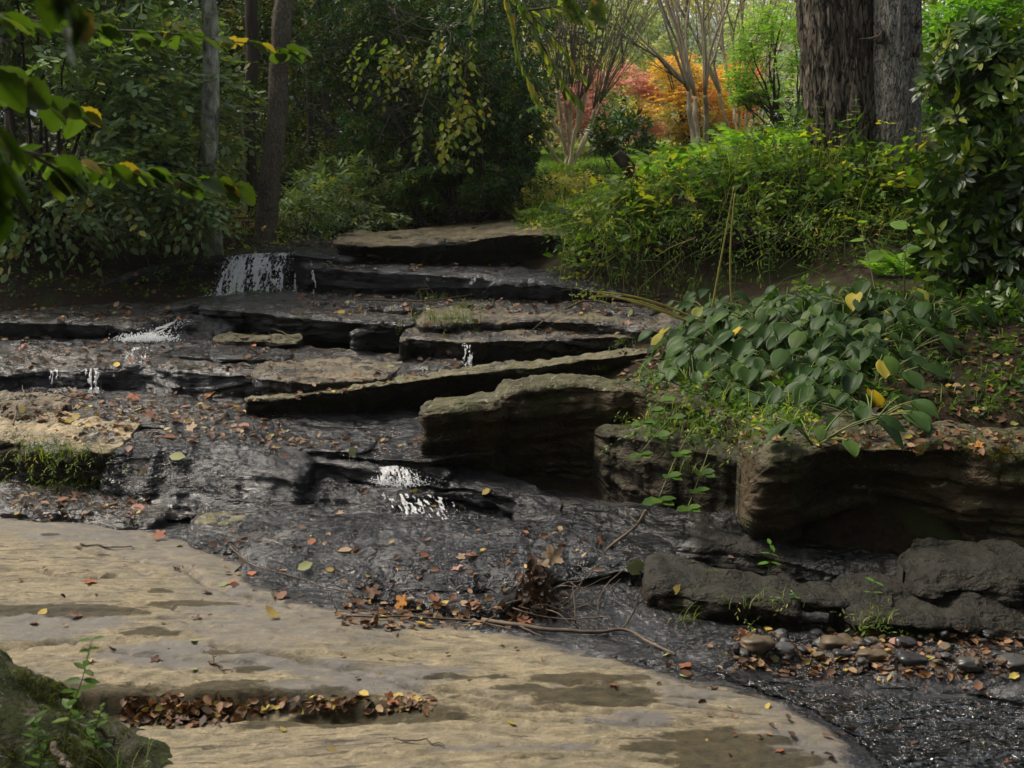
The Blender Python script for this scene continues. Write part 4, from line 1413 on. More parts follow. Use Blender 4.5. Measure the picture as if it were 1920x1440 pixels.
# ---- background beyond the lawn
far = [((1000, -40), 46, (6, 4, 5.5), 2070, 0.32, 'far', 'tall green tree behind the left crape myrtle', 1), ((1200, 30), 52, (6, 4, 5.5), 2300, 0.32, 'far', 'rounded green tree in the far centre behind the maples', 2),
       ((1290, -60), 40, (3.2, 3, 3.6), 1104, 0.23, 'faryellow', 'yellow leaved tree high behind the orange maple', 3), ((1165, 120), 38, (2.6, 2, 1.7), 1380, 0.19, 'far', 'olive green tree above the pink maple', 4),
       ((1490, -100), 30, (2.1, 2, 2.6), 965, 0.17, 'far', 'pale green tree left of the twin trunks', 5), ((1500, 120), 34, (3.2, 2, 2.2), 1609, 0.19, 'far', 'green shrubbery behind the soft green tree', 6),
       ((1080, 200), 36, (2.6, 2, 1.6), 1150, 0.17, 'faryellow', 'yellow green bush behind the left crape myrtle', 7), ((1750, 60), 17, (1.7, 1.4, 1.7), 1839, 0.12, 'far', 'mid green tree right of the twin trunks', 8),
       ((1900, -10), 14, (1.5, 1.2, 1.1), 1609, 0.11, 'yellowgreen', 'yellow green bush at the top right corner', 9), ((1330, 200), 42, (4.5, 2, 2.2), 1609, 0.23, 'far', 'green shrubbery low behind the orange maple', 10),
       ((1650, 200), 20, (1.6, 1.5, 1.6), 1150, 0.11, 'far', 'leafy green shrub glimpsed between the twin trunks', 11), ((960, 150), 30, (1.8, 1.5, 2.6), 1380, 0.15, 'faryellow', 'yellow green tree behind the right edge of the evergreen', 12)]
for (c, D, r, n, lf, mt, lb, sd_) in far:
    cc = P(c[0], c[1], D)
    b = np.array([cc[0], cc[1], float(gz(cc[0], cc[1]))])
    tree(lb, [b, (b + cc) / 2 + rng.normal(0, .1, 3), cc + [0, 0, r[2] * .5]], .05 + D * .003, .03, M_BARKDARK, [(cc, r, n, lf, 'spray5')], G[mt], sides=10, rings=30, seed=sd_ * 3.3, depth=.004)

shrub('japanese maple with salmon pink leaves beyond the lawn', [(P(1150, 190, 22.5), (.95, .8, .60), 936, .075, 'flat'), (P(1180, 235, 23.7), (.75, .6, .4), 468, .07, 'flat'), (P(1100, 245, 24.5), (.8, .6, .6), 396, .07, 'flat'), (P(1060, 225, 24.5), (.45, .5, .5), 120, .07, 'flat')], G['pink'], base=gp(1150, 24),
      stems=5, name='maple_tree', cat='tree', seed=5.5, freq=1.6, thr=-.02)


def warm(C):
    h = (C[:, 2] - C[:, 2].min()) / np.ptp(C[:, 2])
    return np.clip(.12 + .6 * h + rng.normal(0, .14, len(C)), 0, 1)


shrub('japanese maple turning from yellow at the bottom to orange at the top', [(P(1290, 210, 22), (.95, .8, .55), 1152, .07, 'flat'), (P(1330, 150, 22.3), (1.1, .8, .5), 864, .07, 'flat'), (P(1275, 120, 22), (.5, .5, .16), 170, .065, 'flat'), (P(1320, 255, 21.7), (.95, .6, .35), 648, .065, 'flat')], G['orange'],
      base=gp(1300, 22), stems=6, name='maple_tree', cat='tree', seed=6.1, freq=1.7, thr=-.05, a=warm)
shrub('small bright red maple glimpsed behind the stems of the right crape myrtle', [(P(1375, 160, 25), (.6, .5, .7), 756, .075, 'flat'), (P(1385, 230, 25), (.5, .4, .3), 120, .07, 'flat')], G['red'], base=gp(1385, 25), stems=4, name='maple_tree', cat='tree', seed=7.3, freq=1.6)
shrub('soft feathery green tree just left of the twin trunks', [(P(1455, 130, 14.5), (.55, .6, .75), 1116, .05, 'flat'), (P(1420, 210, 14.3), (.32, .4, .3), 220, .045, 'flat'), (P(1480, 40, 14.8), (.55, .5, .5), 280, .05, 'flat')], G['yellowgreen' if False else 'fern'],
      base=gp(1480, 14.8), stems=6, name='feathery_tree', cat='tree', seed=8.8, freq=2.0, thr=-.02)
shrub('dark green shrub at the foot of the soft green tree', [(P(1480, 240, 12.8), (.42, .4, .32), 260, .06, 'ros'), (P(1545, 265, 12.3), (.3, .3, .25), 120, .05, 'ros')], G['ever'], base=gp(1490, 12.8), stems=6, seed=9.2)


# ---- crape myrtles: pruned vase of stems, whips above
def myrtle(label, base, stems, whips_per, whip_len, mat, r, seed, knuckle=True, whip_r=.012, spread=.25):
    root = thing('crape_myrtle', label, 'tree', base)
    mb, wb = MB(), MB()
    for (top, bend) in stems:
        top = np.asarray(top)
        b0 = base + np.append(rng.normal(0, .07, 2), -.05)
        mid = (b0 + top) / 2 + np.array([bend, 0, 0])
        q = np.linspace(0, 1, 22)[:, None]
        pp = (1 - q) ** 2 * b0 + 2 * q * (1 - q) * mid + q ** 2 * top
        pp += fbm(np.concatenate([q * 4, q * 0 + seed, q * 0 + bend * 9], 1), 3)[:, None] * [.03, .03, 0]
        rr = np.linspace(r, r * .72, 22)
        if knuckle:
            rr[-3:] *= [1.15, 1.3, .8]
        mb.tube(pp, rr, 10, .5, bark_disp(.004, 3, 2, seed))
        for k in range(whips_per):
            d = norm(norm(top - base) * [1.0, 1.0, 1.2] + rng.normal(0, spread, 3) * [1, 1, .3])
            w_ = branch_path(top, d, whip_len * rng.uniform(.6, 1.15), 10, .08, (0, 0, .25))
            wb.tube(w_, np.linspace(whip_r, whip_r * .25, len(w_)), 4)
            for s_ in range(3):
                j = rng.integers(2, 8)
                v = branch_path(w_[j], norm(d + rand_dirs(1)[0] * .45), whip_len * .4, 6, .06)
                wb.tube(v, np.linspace(whip_r * .5, whip_r * .15, len(v)), 3)
    mb.build('stem', mat, root)
    wb.build('branches', M_WHIP if whip_r < .02 else mat, root)
    return root


b1 = gp(1062, 19)
myrtle('crape myrtle with a vase of knuckled pale stems and a brush of thin whips', b1,
       [(P(a, y, 19 + rng.normal(0, .25)), bd) for a, y, bd in ((1012, 235, -.12), (1030, 205, -.08), (1047, 170, -.03), (1060, 190, 0), (1072, 165, .02), (1085, 195, .04), (1098, 175, .06), (1112, 205, .1), (1124, 195, .12))],
       15, 3.6, M_MYRTLE, .031, 1.5, spread=.2, whip_r=.0075)
b2 = gp(1325, 16.5)
MYRT = myrtle('tall crape myrtle whose pale twin stems fork into long upright bare limbs', b2,
       [(P(a, y, 16.5 + rng.normal(0, .2)), bd) for a, y, bd in ((1292, 172, -.10), (1304, 182, -.05), (1322, 178, .06))],
       4, 3.2, M_MYRTLE, .043, 2.5, knuckle=False, whip_r=.024, spread=.2)
b3 = gp(1388, 18)
myrtle('cluster of slim pale crape myrtle stems right of the tall forked one', b3,
       [(P(a, y, 18 + rng.normal(0, .2)), bd) for a, y, bd in ((1350, 175, -.1), (1368, 165, -.03), (1385, 180, .0), (1402, 170, .06), (1425, 200, .1))],
       3, 3.2, M_MYRTLE, .028, 3.5, knuckle=True, whip_r=.024, spread=.13)
# lone side limb of the forked myrtle crossing to the left
lm = MB()
lp = np.array([P(1293, 165, 16.5), P(1262, 140, 16.3), P(1235, 108, 16.2), P(1200, 88, 16.0), P(1175, 70, 16), P(1140, 62, 15.9)])
lm.tube(trunk_path(lp, 24), np.linspace(.022, .005, 24), 6)
for i in range(10):
    q = branch_path(lp[rng.integers(1, 5)], norm([-1, 0, rng.uniform(.1, .9)]), rng.uniform(.3, .9), 6, .12)
    lm.tube(q, np.linspace(.007, .002, 7), 4)
lm.build('side_limb', M_WHIP, MYRT)

# small rhododendron in front of the lawn
shrub('small rhododendron with bare lower stems standing in front of the pink maple',
      [(P(1165, 240, 13.6), (.36, .3, .22), 75, .105, 'ros'), (P(1130, 265, 13.6), (.2, .2, .14), 24, .10, 'ros'), (P(1215, 275, 13.6), (.2, .2, .1), 20, .10, 'ros'), (P(1120, 325, 13.4), (.15, .15, .06), 8, .09, 'ros')], G['ever'],
      base=gp(1180, 13.5), stems=5, seed=12.1, thr=-1, shell=.2, stem_r=.012)


# ---- twin trunks on the right
def big_trunk(label, path, r0, r1, mat, depth, k, seed, crown_at):
    base = np.asarray(path[0])
    root = thing('tree', label, 'tree', base)
    n = 300
    pts = trunk_path(path, n)
    t = np.linspace(0, 1, n)
    rad = r1 + (r0 - r1) * (1 - t) + r0 * .35 * np.exp(-t * 22)
    mb = MB()
    mb.tube(pts, rad, 150, .5, bark_disp(depth, k, 2.6, seed))
    mb.build('trunk', mat, root)
    return root


tA = big_trunk('thick dark furrowed trunk, the larger of the twin trunks on the right bank', [P(1592, 340, 9.7), P(1588, 230, 9.7), P(1566, 0, 9.8), P(1540, -700, 10.2), P(1500, -1200, 10.5)], .305, .33, M_OAK, .026, 8, 3.0, None)
tB = big_trunk('slimmer grey trunk with knots, the smaller of the twin trunks on the right bank', [P(1680, 330, 9.45), P(1682, 230, 9.45), P(1684, 0, 9.5), P(1720, -700, 9.6), P(1780, -1200, 9.8)], .185, .185, M_OAKGREY, .010, 8, 6.0, None)
# knots and a broken stub on the grey trunk
for (a, b, r, dx) in ((1648, 68, .05, 0), (1718, 40, .045, 0), (1716, 95, .05, 0), (1652, 75, .03, 0)):
    o, V, F = stone('knot', None, P(a, b, 9.33), (r, r * .8, r * 1.2), M_OAK, a)
    w_ = np.array(tB['_w'])
    me = o.data
    co = np.empty(len(me.vertices) * 3, dtype=np.float32)
    me.vertices.foreach_get('co', co)
    co = co.reshape(-1, 3) + np.array(o['_w'], dtype=np.float32) - w_.astype(np.float32)
    me.vertices.foreach_set('co', co.ravel())
    o.location = (0, 0, 0)
    o.parent = tB
    for k_ in ('category', 'label'):
        if k_ in o:
            del o[k_]
st_ = MB()
st_.tube(trunk_path([P(1646, 68, 9.3), P(1632, 72, 9.15), P(1612, 73, 9.05)], 8), np.linspace(.012, .004, 8), 5)
st_.build('twig', M_TWIG, tB)
# crowns of the twin trunks, above the picture
for rt, cc, sd_ in ((tA, P(1500, -1000, 9.5), 3), (tB, P(1900, -900, 9.0), 4)):
    mb = MB()
    C = ellipsoid_pts(330, cc + np.array([2.2, 0, 0]), (2.8, 2.6, 1.4), .1, -.1, .6, sd_)
    foliage(mb, C, cc, .14, 'spray')
    if rt is tB:  # unseen low leaf mass added to shade the right rock wall
        C = ellipsoid_pts(300, (1.7, 6.4, 4.5), (1.7, 1.3, .55), .0, -.2, .8, 9)
        foliage(mb, C, (1.7, 6.4, 4.5), .12, 'spray')
    mb.build('crown', G['forest'], rt)

# ---- laurel / rhododendron on the right
shrub('large rhododendron with dark leathery leaves in the right foreground of the bank',
      [(P(1900, 200, 7.2), (.62, .55, .55), 480, .105, 'roswide'), (P(1800, 330, 7.0), (.40, .45, .42), 300, .10, 'roswide'), (P(1930, 420, 6.8), (.5, .45, .5), 380, .105, 'roswide'),
       (P(1790, 470, 6.9), (.26, .3, .22), 90, .10, 'roswide'), (P(1850, 110, 7.6), (.36, .4, .3), 190, .10, 'roswide'), (P(2080, 300, 7.0), (.5, .5, .9), 160, .13, 'roswide')],
      G['laurel'], base=gp(1960, 7.4), stems=9, seed=14.3, thr=-.5, shell=.35, stem_r=.02)
shrub('bright green leafy bush above and behind the rhododendron at the right', [(P(1800, 90, 10.5), (.5, .5, .42), 480, .07, 'spray'), (P(1890, 40, 10.8), (.55, .5, .5), 480, .07, 'spray')], G['bright'], base=gp(1830, 10.8), stems=6, seed=15.3)
shrub('sprawling dark low shrub in the shade at the right edge', [(P(1930, 590, 6.4), (.45, .4, .22), 90, .10, 'roswide'), (P(1960, 680, 6.0), (.3, .3, .15), 40, .08, 'spray')], G['laurel'], base=gp(1960, 6.3), stems=5, seed=16.3, thr=-1)
# narrow leaved shrub on the back bank
shrub('low shrub with long narrow drooping grey green leaves above the cascade', [(P(640, 370, 11.6), (.42, .4, .26), 190, .10, 'slim'), (P(720, 345, 11.8), (.32, .3, .22), 120, .10, 'slim'), (P(590, 385, 11.2), (.25, .25, .15), 60, .09, 'slim')], G['viburnum'],
      base=gp(650, 11.7), stems=8, seed=17.3, thr=-.4, stem_r=.008)
shrub('bushy tuft of narrow leaved shoots right at the lip of the cascade', [(P(560, 395, 10.7), (.26, .2, .13), 60, .08, 'slim'), (P(690, 410, 11.0), (.30, .2, .1), 60, .08, 'slim')], G['viburnum'], base=gp(600, 10.8), stems=8, seed=18.3, thr=-1, stem_r=.006)

# ================================================================ FERNS, HOSTAS, WEEDS, GRASS
def frond(mb, p0, d0, L, arch, pin, a, n=17):
    d0 = np.asarray(d0, float)
    h = norm(np.array([d0[0], d0[1], 0]) + 1e-6)
    t = np.linspace(0, 1, n)
    ang = math.atan2(d0[2], math.hypot(d0[0], d0[1])) - arch * t
    ds = L / n
    pts = np.cumsum(np.stack([h[0] * np.cos(ang), h[1] * np.cos(ang), np.sin(ang)], -1) * ds, 0) + p0
    T = norm(np.gradient(pts, axis=0))
    side = norm(np.cross(T, UP))
    nrm = np.cross(side, T)
    w = pin * np.sin(np.clip(t * 1.02 + .12, 0, 1) * math.pi) ** .7 * (1 - .25 * t)
    for s in (-1, 1):
        ax = side * s + T * .35 - nrm * .12 + rng.normal(0, .06, T.shape)
        leaves(mb, leaf_slim(.16, .10), pts, ax, nrm + rng.normal(0, .1, T.shape), np.maximum(w, .004), a + rng.normal(0, .05, n))
    mb.tube(np.vstack([p0, pts]), np.linspace(.003, .001, n + 1), 3, a)


def fern(p, size, mat, label, n=9, group='ferns on the bank behind the stream', a=.5, upright=.95):
    root = thing('fern', label, 'fern', p, group)
    mb = MB()
    for i in range(n):
        th = 2 * math.pi * i / n + rng.normal(0, .3)
        d = np.array([math.cos(th), math.sin(th), upright + rng.uniform(0, .9)])
        frond(mb, np.asarray(p) + [0, 0, -.01], norm(d), size * rng.uniform(.75, 1.1), rng.uniform(.8, 1.4), size * .24, np.clip(a + rng.normal(0, .15), 0, 1), 19)
    mb.build('fronds', mat, root)
    return root


def soil_at(px, py, D=None):
    h = hit(px, py)
    return h[0] if h is not None else gp(px, D or 9)


FERN = [(1205, 322, 11.5, 0.62, 'b', 'bright green fern just right of the slanting black stub'), (1262, 318, 11.8, 0.78, 'b', 'tall bright green fern right of the small rhododendron'),
        (1312, 325, 11.2, 0.75, 'b', 'bright green fern below the forked crape myrtle'), (1352, 305, 12.2, 0.69, 'b', 'bright green fern at the foot of the slim crape myrtle cluster'),
        (1425, 300, 11.4, 0.85, 'b', 'bushy light green fern left of the twin trunks'), (1462, 305, 11.0, 0.69, 'b', 'light green fern nearest the thick twin trunk'),
        (1245, 345, 10.6, 0.53, 'b', 'low feathery green fern in front of the taller ferns'), (1390, 330, 10.6, 0.56, 'b', 'small green fern in front of the slim crape myrtle cluster'),
        (870, 385, 12.4, .5, 'o', 'yellowing fern under the right part of the evergreen'), (925, 385, 12.2, .45, 'o', 'olive fern behind the tan capping slab'),
        (800, 395, 12.2, .48, 'o', 'fern turning yellow at the foot of the evergreen'), (745, 400, 12.0, .42, 'o', 'small yellow green fern beside the narrow leaved shrub'),
        (1010, 385, 12.0, .4, 'o', 'pale yellow fern left of the slanting black stub'), (1060, 378, 12.6, .42, 'o', 'pale golden fern below the left crape myrtle'), (985, 400, 11.6, .35, 'o', 'low rusty fern behind the right end of the capping slab')]
for (a, b, D, s, k, lb) in FERN:
    p = gp(a, D)
    fern(p, s, G['fern'] if k == 'b' else G['oldfern'], lb, 16, a=.45)
fern(gp(1700, 7.7), .38, G['fern'], 'small light green fern among the hostas below the rhododendron', 9, None, .35)
fern(gp(1660, 7.9), .32, G['fern'], 'fern half hidden behind the back row of hostas', 8, None, .45)


# hosta leaf: broad heart with sunken veins
def hosta_tmpl(seed=0, wave=.02, fold=.12, droop=.25):
    nu, nv = 9, 9
    V = np.zeros((nu, nv, 3))
    for i in range(nu):
        t = i / (nu - 1)
        y = t
        w_ = .40 * (np.sin(np.clip(t * 1.0 + .02, 0, 1) * math.pi * .985 + .03) ** .62) * (1.12 - .45 * t)
        if i == 0:
            w_ = .16
        if i == nu - 1:
            w_ = .0
        for j in range(nv):
            s = -1 + 2 * j / (nv - 1)
            back = -.10 * abs(s) * (1 - t) ** 2 * (i < 3)
            z = fold * abs(s) ** 1.3 * w_ * 2 - droop * t * t - fold * .4 + wave * math.sin(s * 11 + seed) * (abs(s) > .6) + (.014 if j % 2 else -.014) * (0 < i < nu - 1)
            V[i, j] = (s * w_, y + back, z)
    return V.reshape(-1, 3), grid_faces(nu, nv)[:, ::-1], None


HT = [hosta_tmpl(0, .012, .10, .22), hosta_tmpl(2, .02, .20, .35), hosta_tmpl(4, .015, -.05, .45)]


def hosta(px, py, size, n, label, D=None, tall=.17):
    n = int(n * 2.1)
    size *= .63
    p = soil_at(px, py)
    if p[1] > 8.3 or p[1] < 4:
        p = gp(px, D or 7.2)
    root = thing('hosta_plant', label, 'hosta', p, 'hosta plants on the right bank')
    lm_, sm_ = [MB()], MB()
    for i in range(n):
        th = 2 * math.pi * (i * .382) + rng.normal(0, .3)
        out = .03 + .24 * math.sqrt(rng.random())
        h = tall * rng.uniform(.45, 1.15) * (1.15 - out * 1.8)
        q = p + np.array([math.cos(th) * out, math.sin(th) * out * .9 - .03, h])
        # blades lean out and face the light and the open water side
        ax = np.array([math.cos(th), math.sin(th) * .7 - .45, -rng.uniform(.1, .75)])
        nn = np.array([math.cos(th) * .35, -.30 + math.sin(th) * .2, 1.0]) + rng.normal(0, .18, 3)
        a = np.clip(rng.beta(2, 2) * .75, 0, 1) if rng.random() > (.12 if p[1] > 6.6 else .03) else rng.uniform(.85, 1)
        leaves(lm_[0], HT[rng.integers(0, 3)], [q], [ax], [nn], [size * rng.uniform(.55, 1.25)], [a])
        t = np.linspace(0, 1, 6)[:, None]
        b0 = p + np.append(rng.normal(0, .012, 2), -.02)
        m_ = (b0 + q) / 2 + np.array([0, 0, .04])
        sm_.tube((1 - t) ** 2 * b0 + 2 * t * (1 - t) * m_ + t ** 2 * q, np.linspace(.0045, .003, 6), 5)
    lm_[0].build('leaves', G['hosta'], root)
    sm_.build('stalks', M_STEM, root)
    return root


HOS = [(1330, 590, .18, 13, 'hosta with yellowing leaves at the left end of the back row'), (1400, 600, .18, 13, 'hosta in the back row beside the long grass blades'), (1470, 590, .19, 14, 'upright hosta in the back row with orange tinged leaves'),
       (1545, 585, .19, 14, 'tall hosta in the middle of the back row'), (1620, 590, .19, 14, 'hosta in the back row in front of the small fern'), (1690, 595, .18, 13, 'hosta in the back row near the rhododendron'), (1750, 610, .17, 10, 'shaded hosta under the lower edge of the rhododendron'),
       (1290, 660, .18, 14, 'hosta spilling over the left end of the bank above the lichened ledge'), (1360, 660, .19, 14, 'hosta in the middle row with deeply veined leaves'), (1440, 660, .20, 14, 'big leaved hosta in the middle row'), (1530, 655, .20, 14, 'hosta with broad dark leaves in the middle of the bank'),
       (1610, 660, .19, 13, 'grey green hosta in the middle row towards the right'), (1690, 670, .18, 10, 'hosta with long pale stalks at the right end of the middle row'), (1300, 730, .16, 10, 'low hosta above the overhanging boulder'),
       (1390, 745, .17, 10, 'hosta with drooping leaves above the gap between the boulders'), (1560, 760, .20, 9, 'hosta low on the bank with leaves hanging over the boulder wall'), (1630, 790, .19, 7, 'lowest hosta with one wide heart shaped leaf'), (1530, 828, .20, 5, 'hosta whose folded leaves hang over the mossy boulder top'),
       (1490, 700, .18, 10, 'hosta between the big leaved one and the low ones'), (1270, 700, .17, 8, 'hosta at the edge of the bank beside the slanting ledge')]
HOS += [(1365, 625, .18, 12, 'hosta just in front of the left end of the back row'), (1440, 622, .18, 12, 'hosta between the back row and the big leaved hosta'), (1508, 622, .18, 12, 'hosta in the thick of the clump below the tall back row one'),
        (1580, 622, .18, 12, 'hosta filling the centre right of the clump'), (1655, 626, .18, 11, 'hosta in front of the small fern and behind the grey green one'), (1412, 702, .18, 11, 'hosta low in the clump above the gap between the boulders'),
        (1560, 702, .19, 11, 'hosta above the low hanging ones'), (1640, 722, .19, 9, 'hosta near the lowest heart shaped leaf'), (1330, 702, .17, 11, 'hosta behind the low one above the overhanging boulder'), (1480, 765, .18, 9, 'hosta over the left shoulder of the mossy boulder wall')]
for h_ in HOS:
    hosta(*h_)


def weed(p, height, n, leaf, tmpl, mat, label, group=None, a=None, lean=.1, name='weed', cat='plant', stem_r=.004, pairs=True, start=.25):
    root = thing(name, label, cat, p, group)
    mb, sm_ = MB(), MB()
    d = norm(np.array([rng.normal(0, lean), rng.normal(0, lean), 1]))
    pp = branch_path(p - np.array([0, 0, .02]), d, height, 12, .06)
    sm_.tube(pp, np.linspace(stem_r, stem_r * .4, len(pp)), 5)
    for k in range(n):
        t = start + (1 - start) * (k + 1) / n
        i = min(int(t * 12), 11)
        q = pp[i] + (pp[i + 1] - pp[i]) * (t * 12 - i)
        th = k * 2.4
        for s in ((0, math.pi) if pairs else (0,)):
            ax = np.array([math.cos(th + s), math.sin(th + s), rng.uniform(-.25, .45)])
            leaves(mb, tmpl, [q], [ax], [np.array([0, -.15 if pairs else -.75, 1]) + rng.normal(0, .2, 3)], [leaf * rng.uniform(.7, 1.1) * (1.1 - .4 * t)], [np.clip((a if a is not None else rng.random()) + rng.normal(0, .1), 0, 1)])
    mb.build('leaves', mat, root)
    sm_.build('stalk', M_STEM, root)
    return root


LOB = None


def lobed_tmpl(lobes=5, depth=.45, curl=.12, n=40, seed=0, skew=0.0):
    """Palmately lobed leaf, stalk at the origin, tip along +y."""
    rg = np.random.default_rng(seed)
    a = np.linspace(-math.pi * .86, math.pi * .86, n)
    r = .34 + depth * .52 * np.abs(np.cos(a * lobes / 2.0 / .86 * .86)) ** 1.5 * (1 - .35 * (np.abs(a) / math.pi) ** 1.4)
    r *= 1 + .07 * np.sin(a * 23 + seed)
    x = np.sin(a) * r
    y = np.cos(a) * r + .30
    z = curl * (r ** 2) * 1.6 * np.cos(a * 2 + seed) + rg.normal(0, .015, n) - curl * .4
    ring2 = np.stack([x * .5, (y - .3) * .5 + .3, z * .3], -1)
    V = np.vstack([[0, .28, 0], ring2, np.stack([x, y, z], -1), [[0, 0, .02]]])
    k = np.arange(n - 1)
    T = np.stack([np.zeros(n - 1, int), 1 + k + 1, 1 + k], -1)
    Q = np.stack([1 + k, 1 + k + 1, 1 + n + k + 1, 1 + n + k], -1)
    st = np.array([[0, 1, 2 * n + 1], [0, 2 * n + 1, n]])
    return V, Q, np.vstack([T, st])


LOBE5 = lobed_tmpl(5, .5, .10)
HEART = hosta_tmpl(1, .0, .05, .1)
WEEDS = [(1500, 330, 9.3, .62, 5, .13, 'L', 'bright', 'bright lobed sapling standing in front of the thick twin trunk', .6), (1478, 430, 8.9, .55, 9, .075, 'O', 'weed', 'leafy weed left of the twin trunks', .5),
         (1538, 400, 9.0, .62, 10, .07, 'O', 'weed', 'tall weed climbing in front of the thick twin trunk', .45), (1590, 380, 9.0, .75, 11, .065, 'O', 'weed', 'thin tall weed between the twin trunks', .6),
         (1420, 420, 9.1, .5, 9, .07, 'O', 'weed', 'weed with drooping leaves above the dark hollow', .4), (1640, 390, 8.9, .42, 8, .08, 'O', 'yellowgreen', 'yellowing weed below the grey twin trunk', .3),
         (1500, 470, 8.6, .5, 8, .085, 'O', 'weed', 'broad leaved weed hanging in front of the bank hollow', .55), (1245, 430, 9.0, .36, 7, .06, 'O', 'weed', 'short weed on the crest of the right bank', .5),
         (1345, 395, 9.4, .38, 6, .09, 'O', 'hosta', 'weed with rounded grey green leaves on the bank crest', .4), (1320, 420, 9.2, .30, 6, .085, 'O', 'hosta', 'low rounded leaf plant beside the tall grass blades', .3),
         (1560, 330, 9.2, .5, 7, .08, 'O', 'yellowgreen', 'pale weed at the foot of the thick twin trunk', .4), (1450, 520, 8.3, .45, 8, .06, 'S', 'weed', 'narrow leaved weed behind the hostas', .6),
         (1380, 520, 8.3, .42, 8, .06, 'S', 'weed', 'slim weed in the dark hollow left of the hostas', .4), (1590, 500, 8.4, .6, 9, .05, 'S', 'yellowgreen', 'thin weed with yellow leaves above the hostas', .8),
         (1650, 520, 8.2, .55, 9, .045, 'S', 'yellowgreen', 'straggly weed with small yellow leaves beside the rhododendron', .9), (1300, 500, 8.4, .45, 8, .05, 'S', 'weed', 'weed leaning out of the dark bank', .5),
         (1180, 455, 8.8, .32, 8, .05, 'S', 'weed', 'bushy small weed at the left of the dark bank', .55), (1215, 520, 8.3, .4, 9, .06, 'S', 'weed', 'weed sprouting from the base of the dark bank', .6),
         (1330, 275, 12.8, .45, 5, .14, 'H', 'bright', 'broad pale leaved plant in front of the forked crape myrtle', .6), (1365, 255, 12.8, .5, 5, .13, 'H', 'bright', 'broad leaved plant right of the forked crape myrtle', .8),
         (1705, 580, 6.9, .62, 3, .15, 'H', 'bright', 'tall stalk with bright heart shaped leaves left of the rhododendron', .9), (1745, 590, 6.8, .58, 3, .15, 'H', 'bright', 'stalk with vivid green heart shaped leaves touching the rhododendron', .8),
         (1650, 590, 6.9, .6, 3, .16, 'H', 'bright', 'leaning stalk with two vivid green heart shaped leaves', .95), (1760, 640, 6.5, .3, 4, .14, 'H', 'weed', 'broad leaved weed in the shade below the rhododendron', .3),
         (1720, 450, 7.9, .3, 4, .15, 'H', 'hosta', 'large rounded grey green leaf on a stalk beside the rhododendron', .3)]
TM = {'O': OVW, 'S': SL, 'L': LOBE5, 'H': HEART}
for (a, b, D, hgt, n, lf, k, mt, lb, av) in WEEDS:
    weed(gp(a, D), hgt, n, lf, TM[k], G[mt], lb, a=av, pairs=k != 'H')
# seedlings by the water
for (a, b, hgt, n, lf, lb) in ((1440, 1078, .17, 3, .075, 'small bright seedling growing on the shaded stones left of the boulder wall'), (1632, 1135, .12, 2, .055, 'tiny seedling with two pairs of leaves below the boulder wall'),
                               (1490, 1122, .05, 3, .03, 'low leafy sprout on the flat mossy stone')):
    weed(hit(a, b)[0], hgt, n, lf, leaf_oval(.2, .15, .05), G['bright'], lb, a=.2, lean=.05, stem_r=.0018, name='seedling')

# trailing shoots with three leaflets hanging over the overhanging boulder
VN = [((1300, 800, 5.0), (1262, 860, 4.9), (1235, 935, 4.75), .085, 'trailing shoot with dark green three part leaves low over the dark hollow'),
      ((1330, 840, 5.0), (1310, 900, 4.9), (1290, 950, 4.7), .075, 'second trailing shoot with two spread leaves over the hollow'),
      ((1290, 745, 5.25), (1250, 790, 5.15), (1200, 850, 5.05), .07, 'vine hanging down the face of the overhanging boulder'),
      ((1270, 730, 5.4), (1230, 750, 5.25), (1205, 790, 5.2), .07, 'vine with round bright leaves on the rim of the overhanging boulder')]
for (p0, p1, p2, lf, lb) in VN:
    q = [P(*p0), P(*p1), P(*p2)]
    t = np.linspace(0, 1, 14)[:, None]
    pp = (1 - t) ** 2 * q[0] + 2 * t * (1 - t) * q[1] + t ** 2 * q[2]
    root = thing('trailing_vine', lb, 'vine', q[0])
    mb, sm_ = MB(), MB()
    sm_.tube(pp, .0022, 4)
    for i in (5, 9, 13):
        for th in (-1.9, -.6, .9, 2.3)[:3 if i < 13 else 4]:
            ax = np.array([math.cos(th), -.5 + .4 * math.sin(th), .12 * math.sin(th * 2)])
            leaves(mb, OVW, [pp[i]], [ax], [np.array([0, -.35, 1]) + rng.normal(0, .1, 3)], [lf * rng.uniform(.7, 1.1)], [rng.uniform(.1, .6)])
    mb.build('leaves', G['weed'], root)
    sm_.build('stem', M_STEM, root)


# ---- grass
def blades(mb, P0, L, wd, lean, a, seg=4):
    """Curved tapering strips; P0 (n,3), L (n,)."""
    n = len(P0)
    th = rng.uniform(0, 2 * np.pi, n)
    h = np.stack([np.cos(th), np.sin(th), 0 * th], -1)
    sd_ = np.stack([-np.sin(th), np.cos(th), 0 * th], -1)
    rows = []
    for k in range(seg + 1):
        t = k / seg
        c = P0 + h * (lean * L * t ** 2)[:, None] + UP * (L * (t - .38 * lean * t ** 2.5))[:, None]
        w_ = (wd * (1 - t ** 1.6) * .5)[:, None]
        rows += [c - sd_ * w_, c + sd_ * w_]
    V = np.stack(rows, 1)
    q = np.array([[2 * k, 2 * k + 1, 2 * k + 3, 2 * k + 2] for k in range(seg)])
    off = (np.arange(n) * (2 * seg + 2))[:, None, None]
    base = mb.n
    mb.V.append(V.reshape(-1, 3)); mb.n += V.shape[0] * V.shape[1]
    mb.Q.append((q[None] + off).reshape(-1, 4) + base)
    mb.aq.append(np.repeat(a, seg).astype(np.float32))


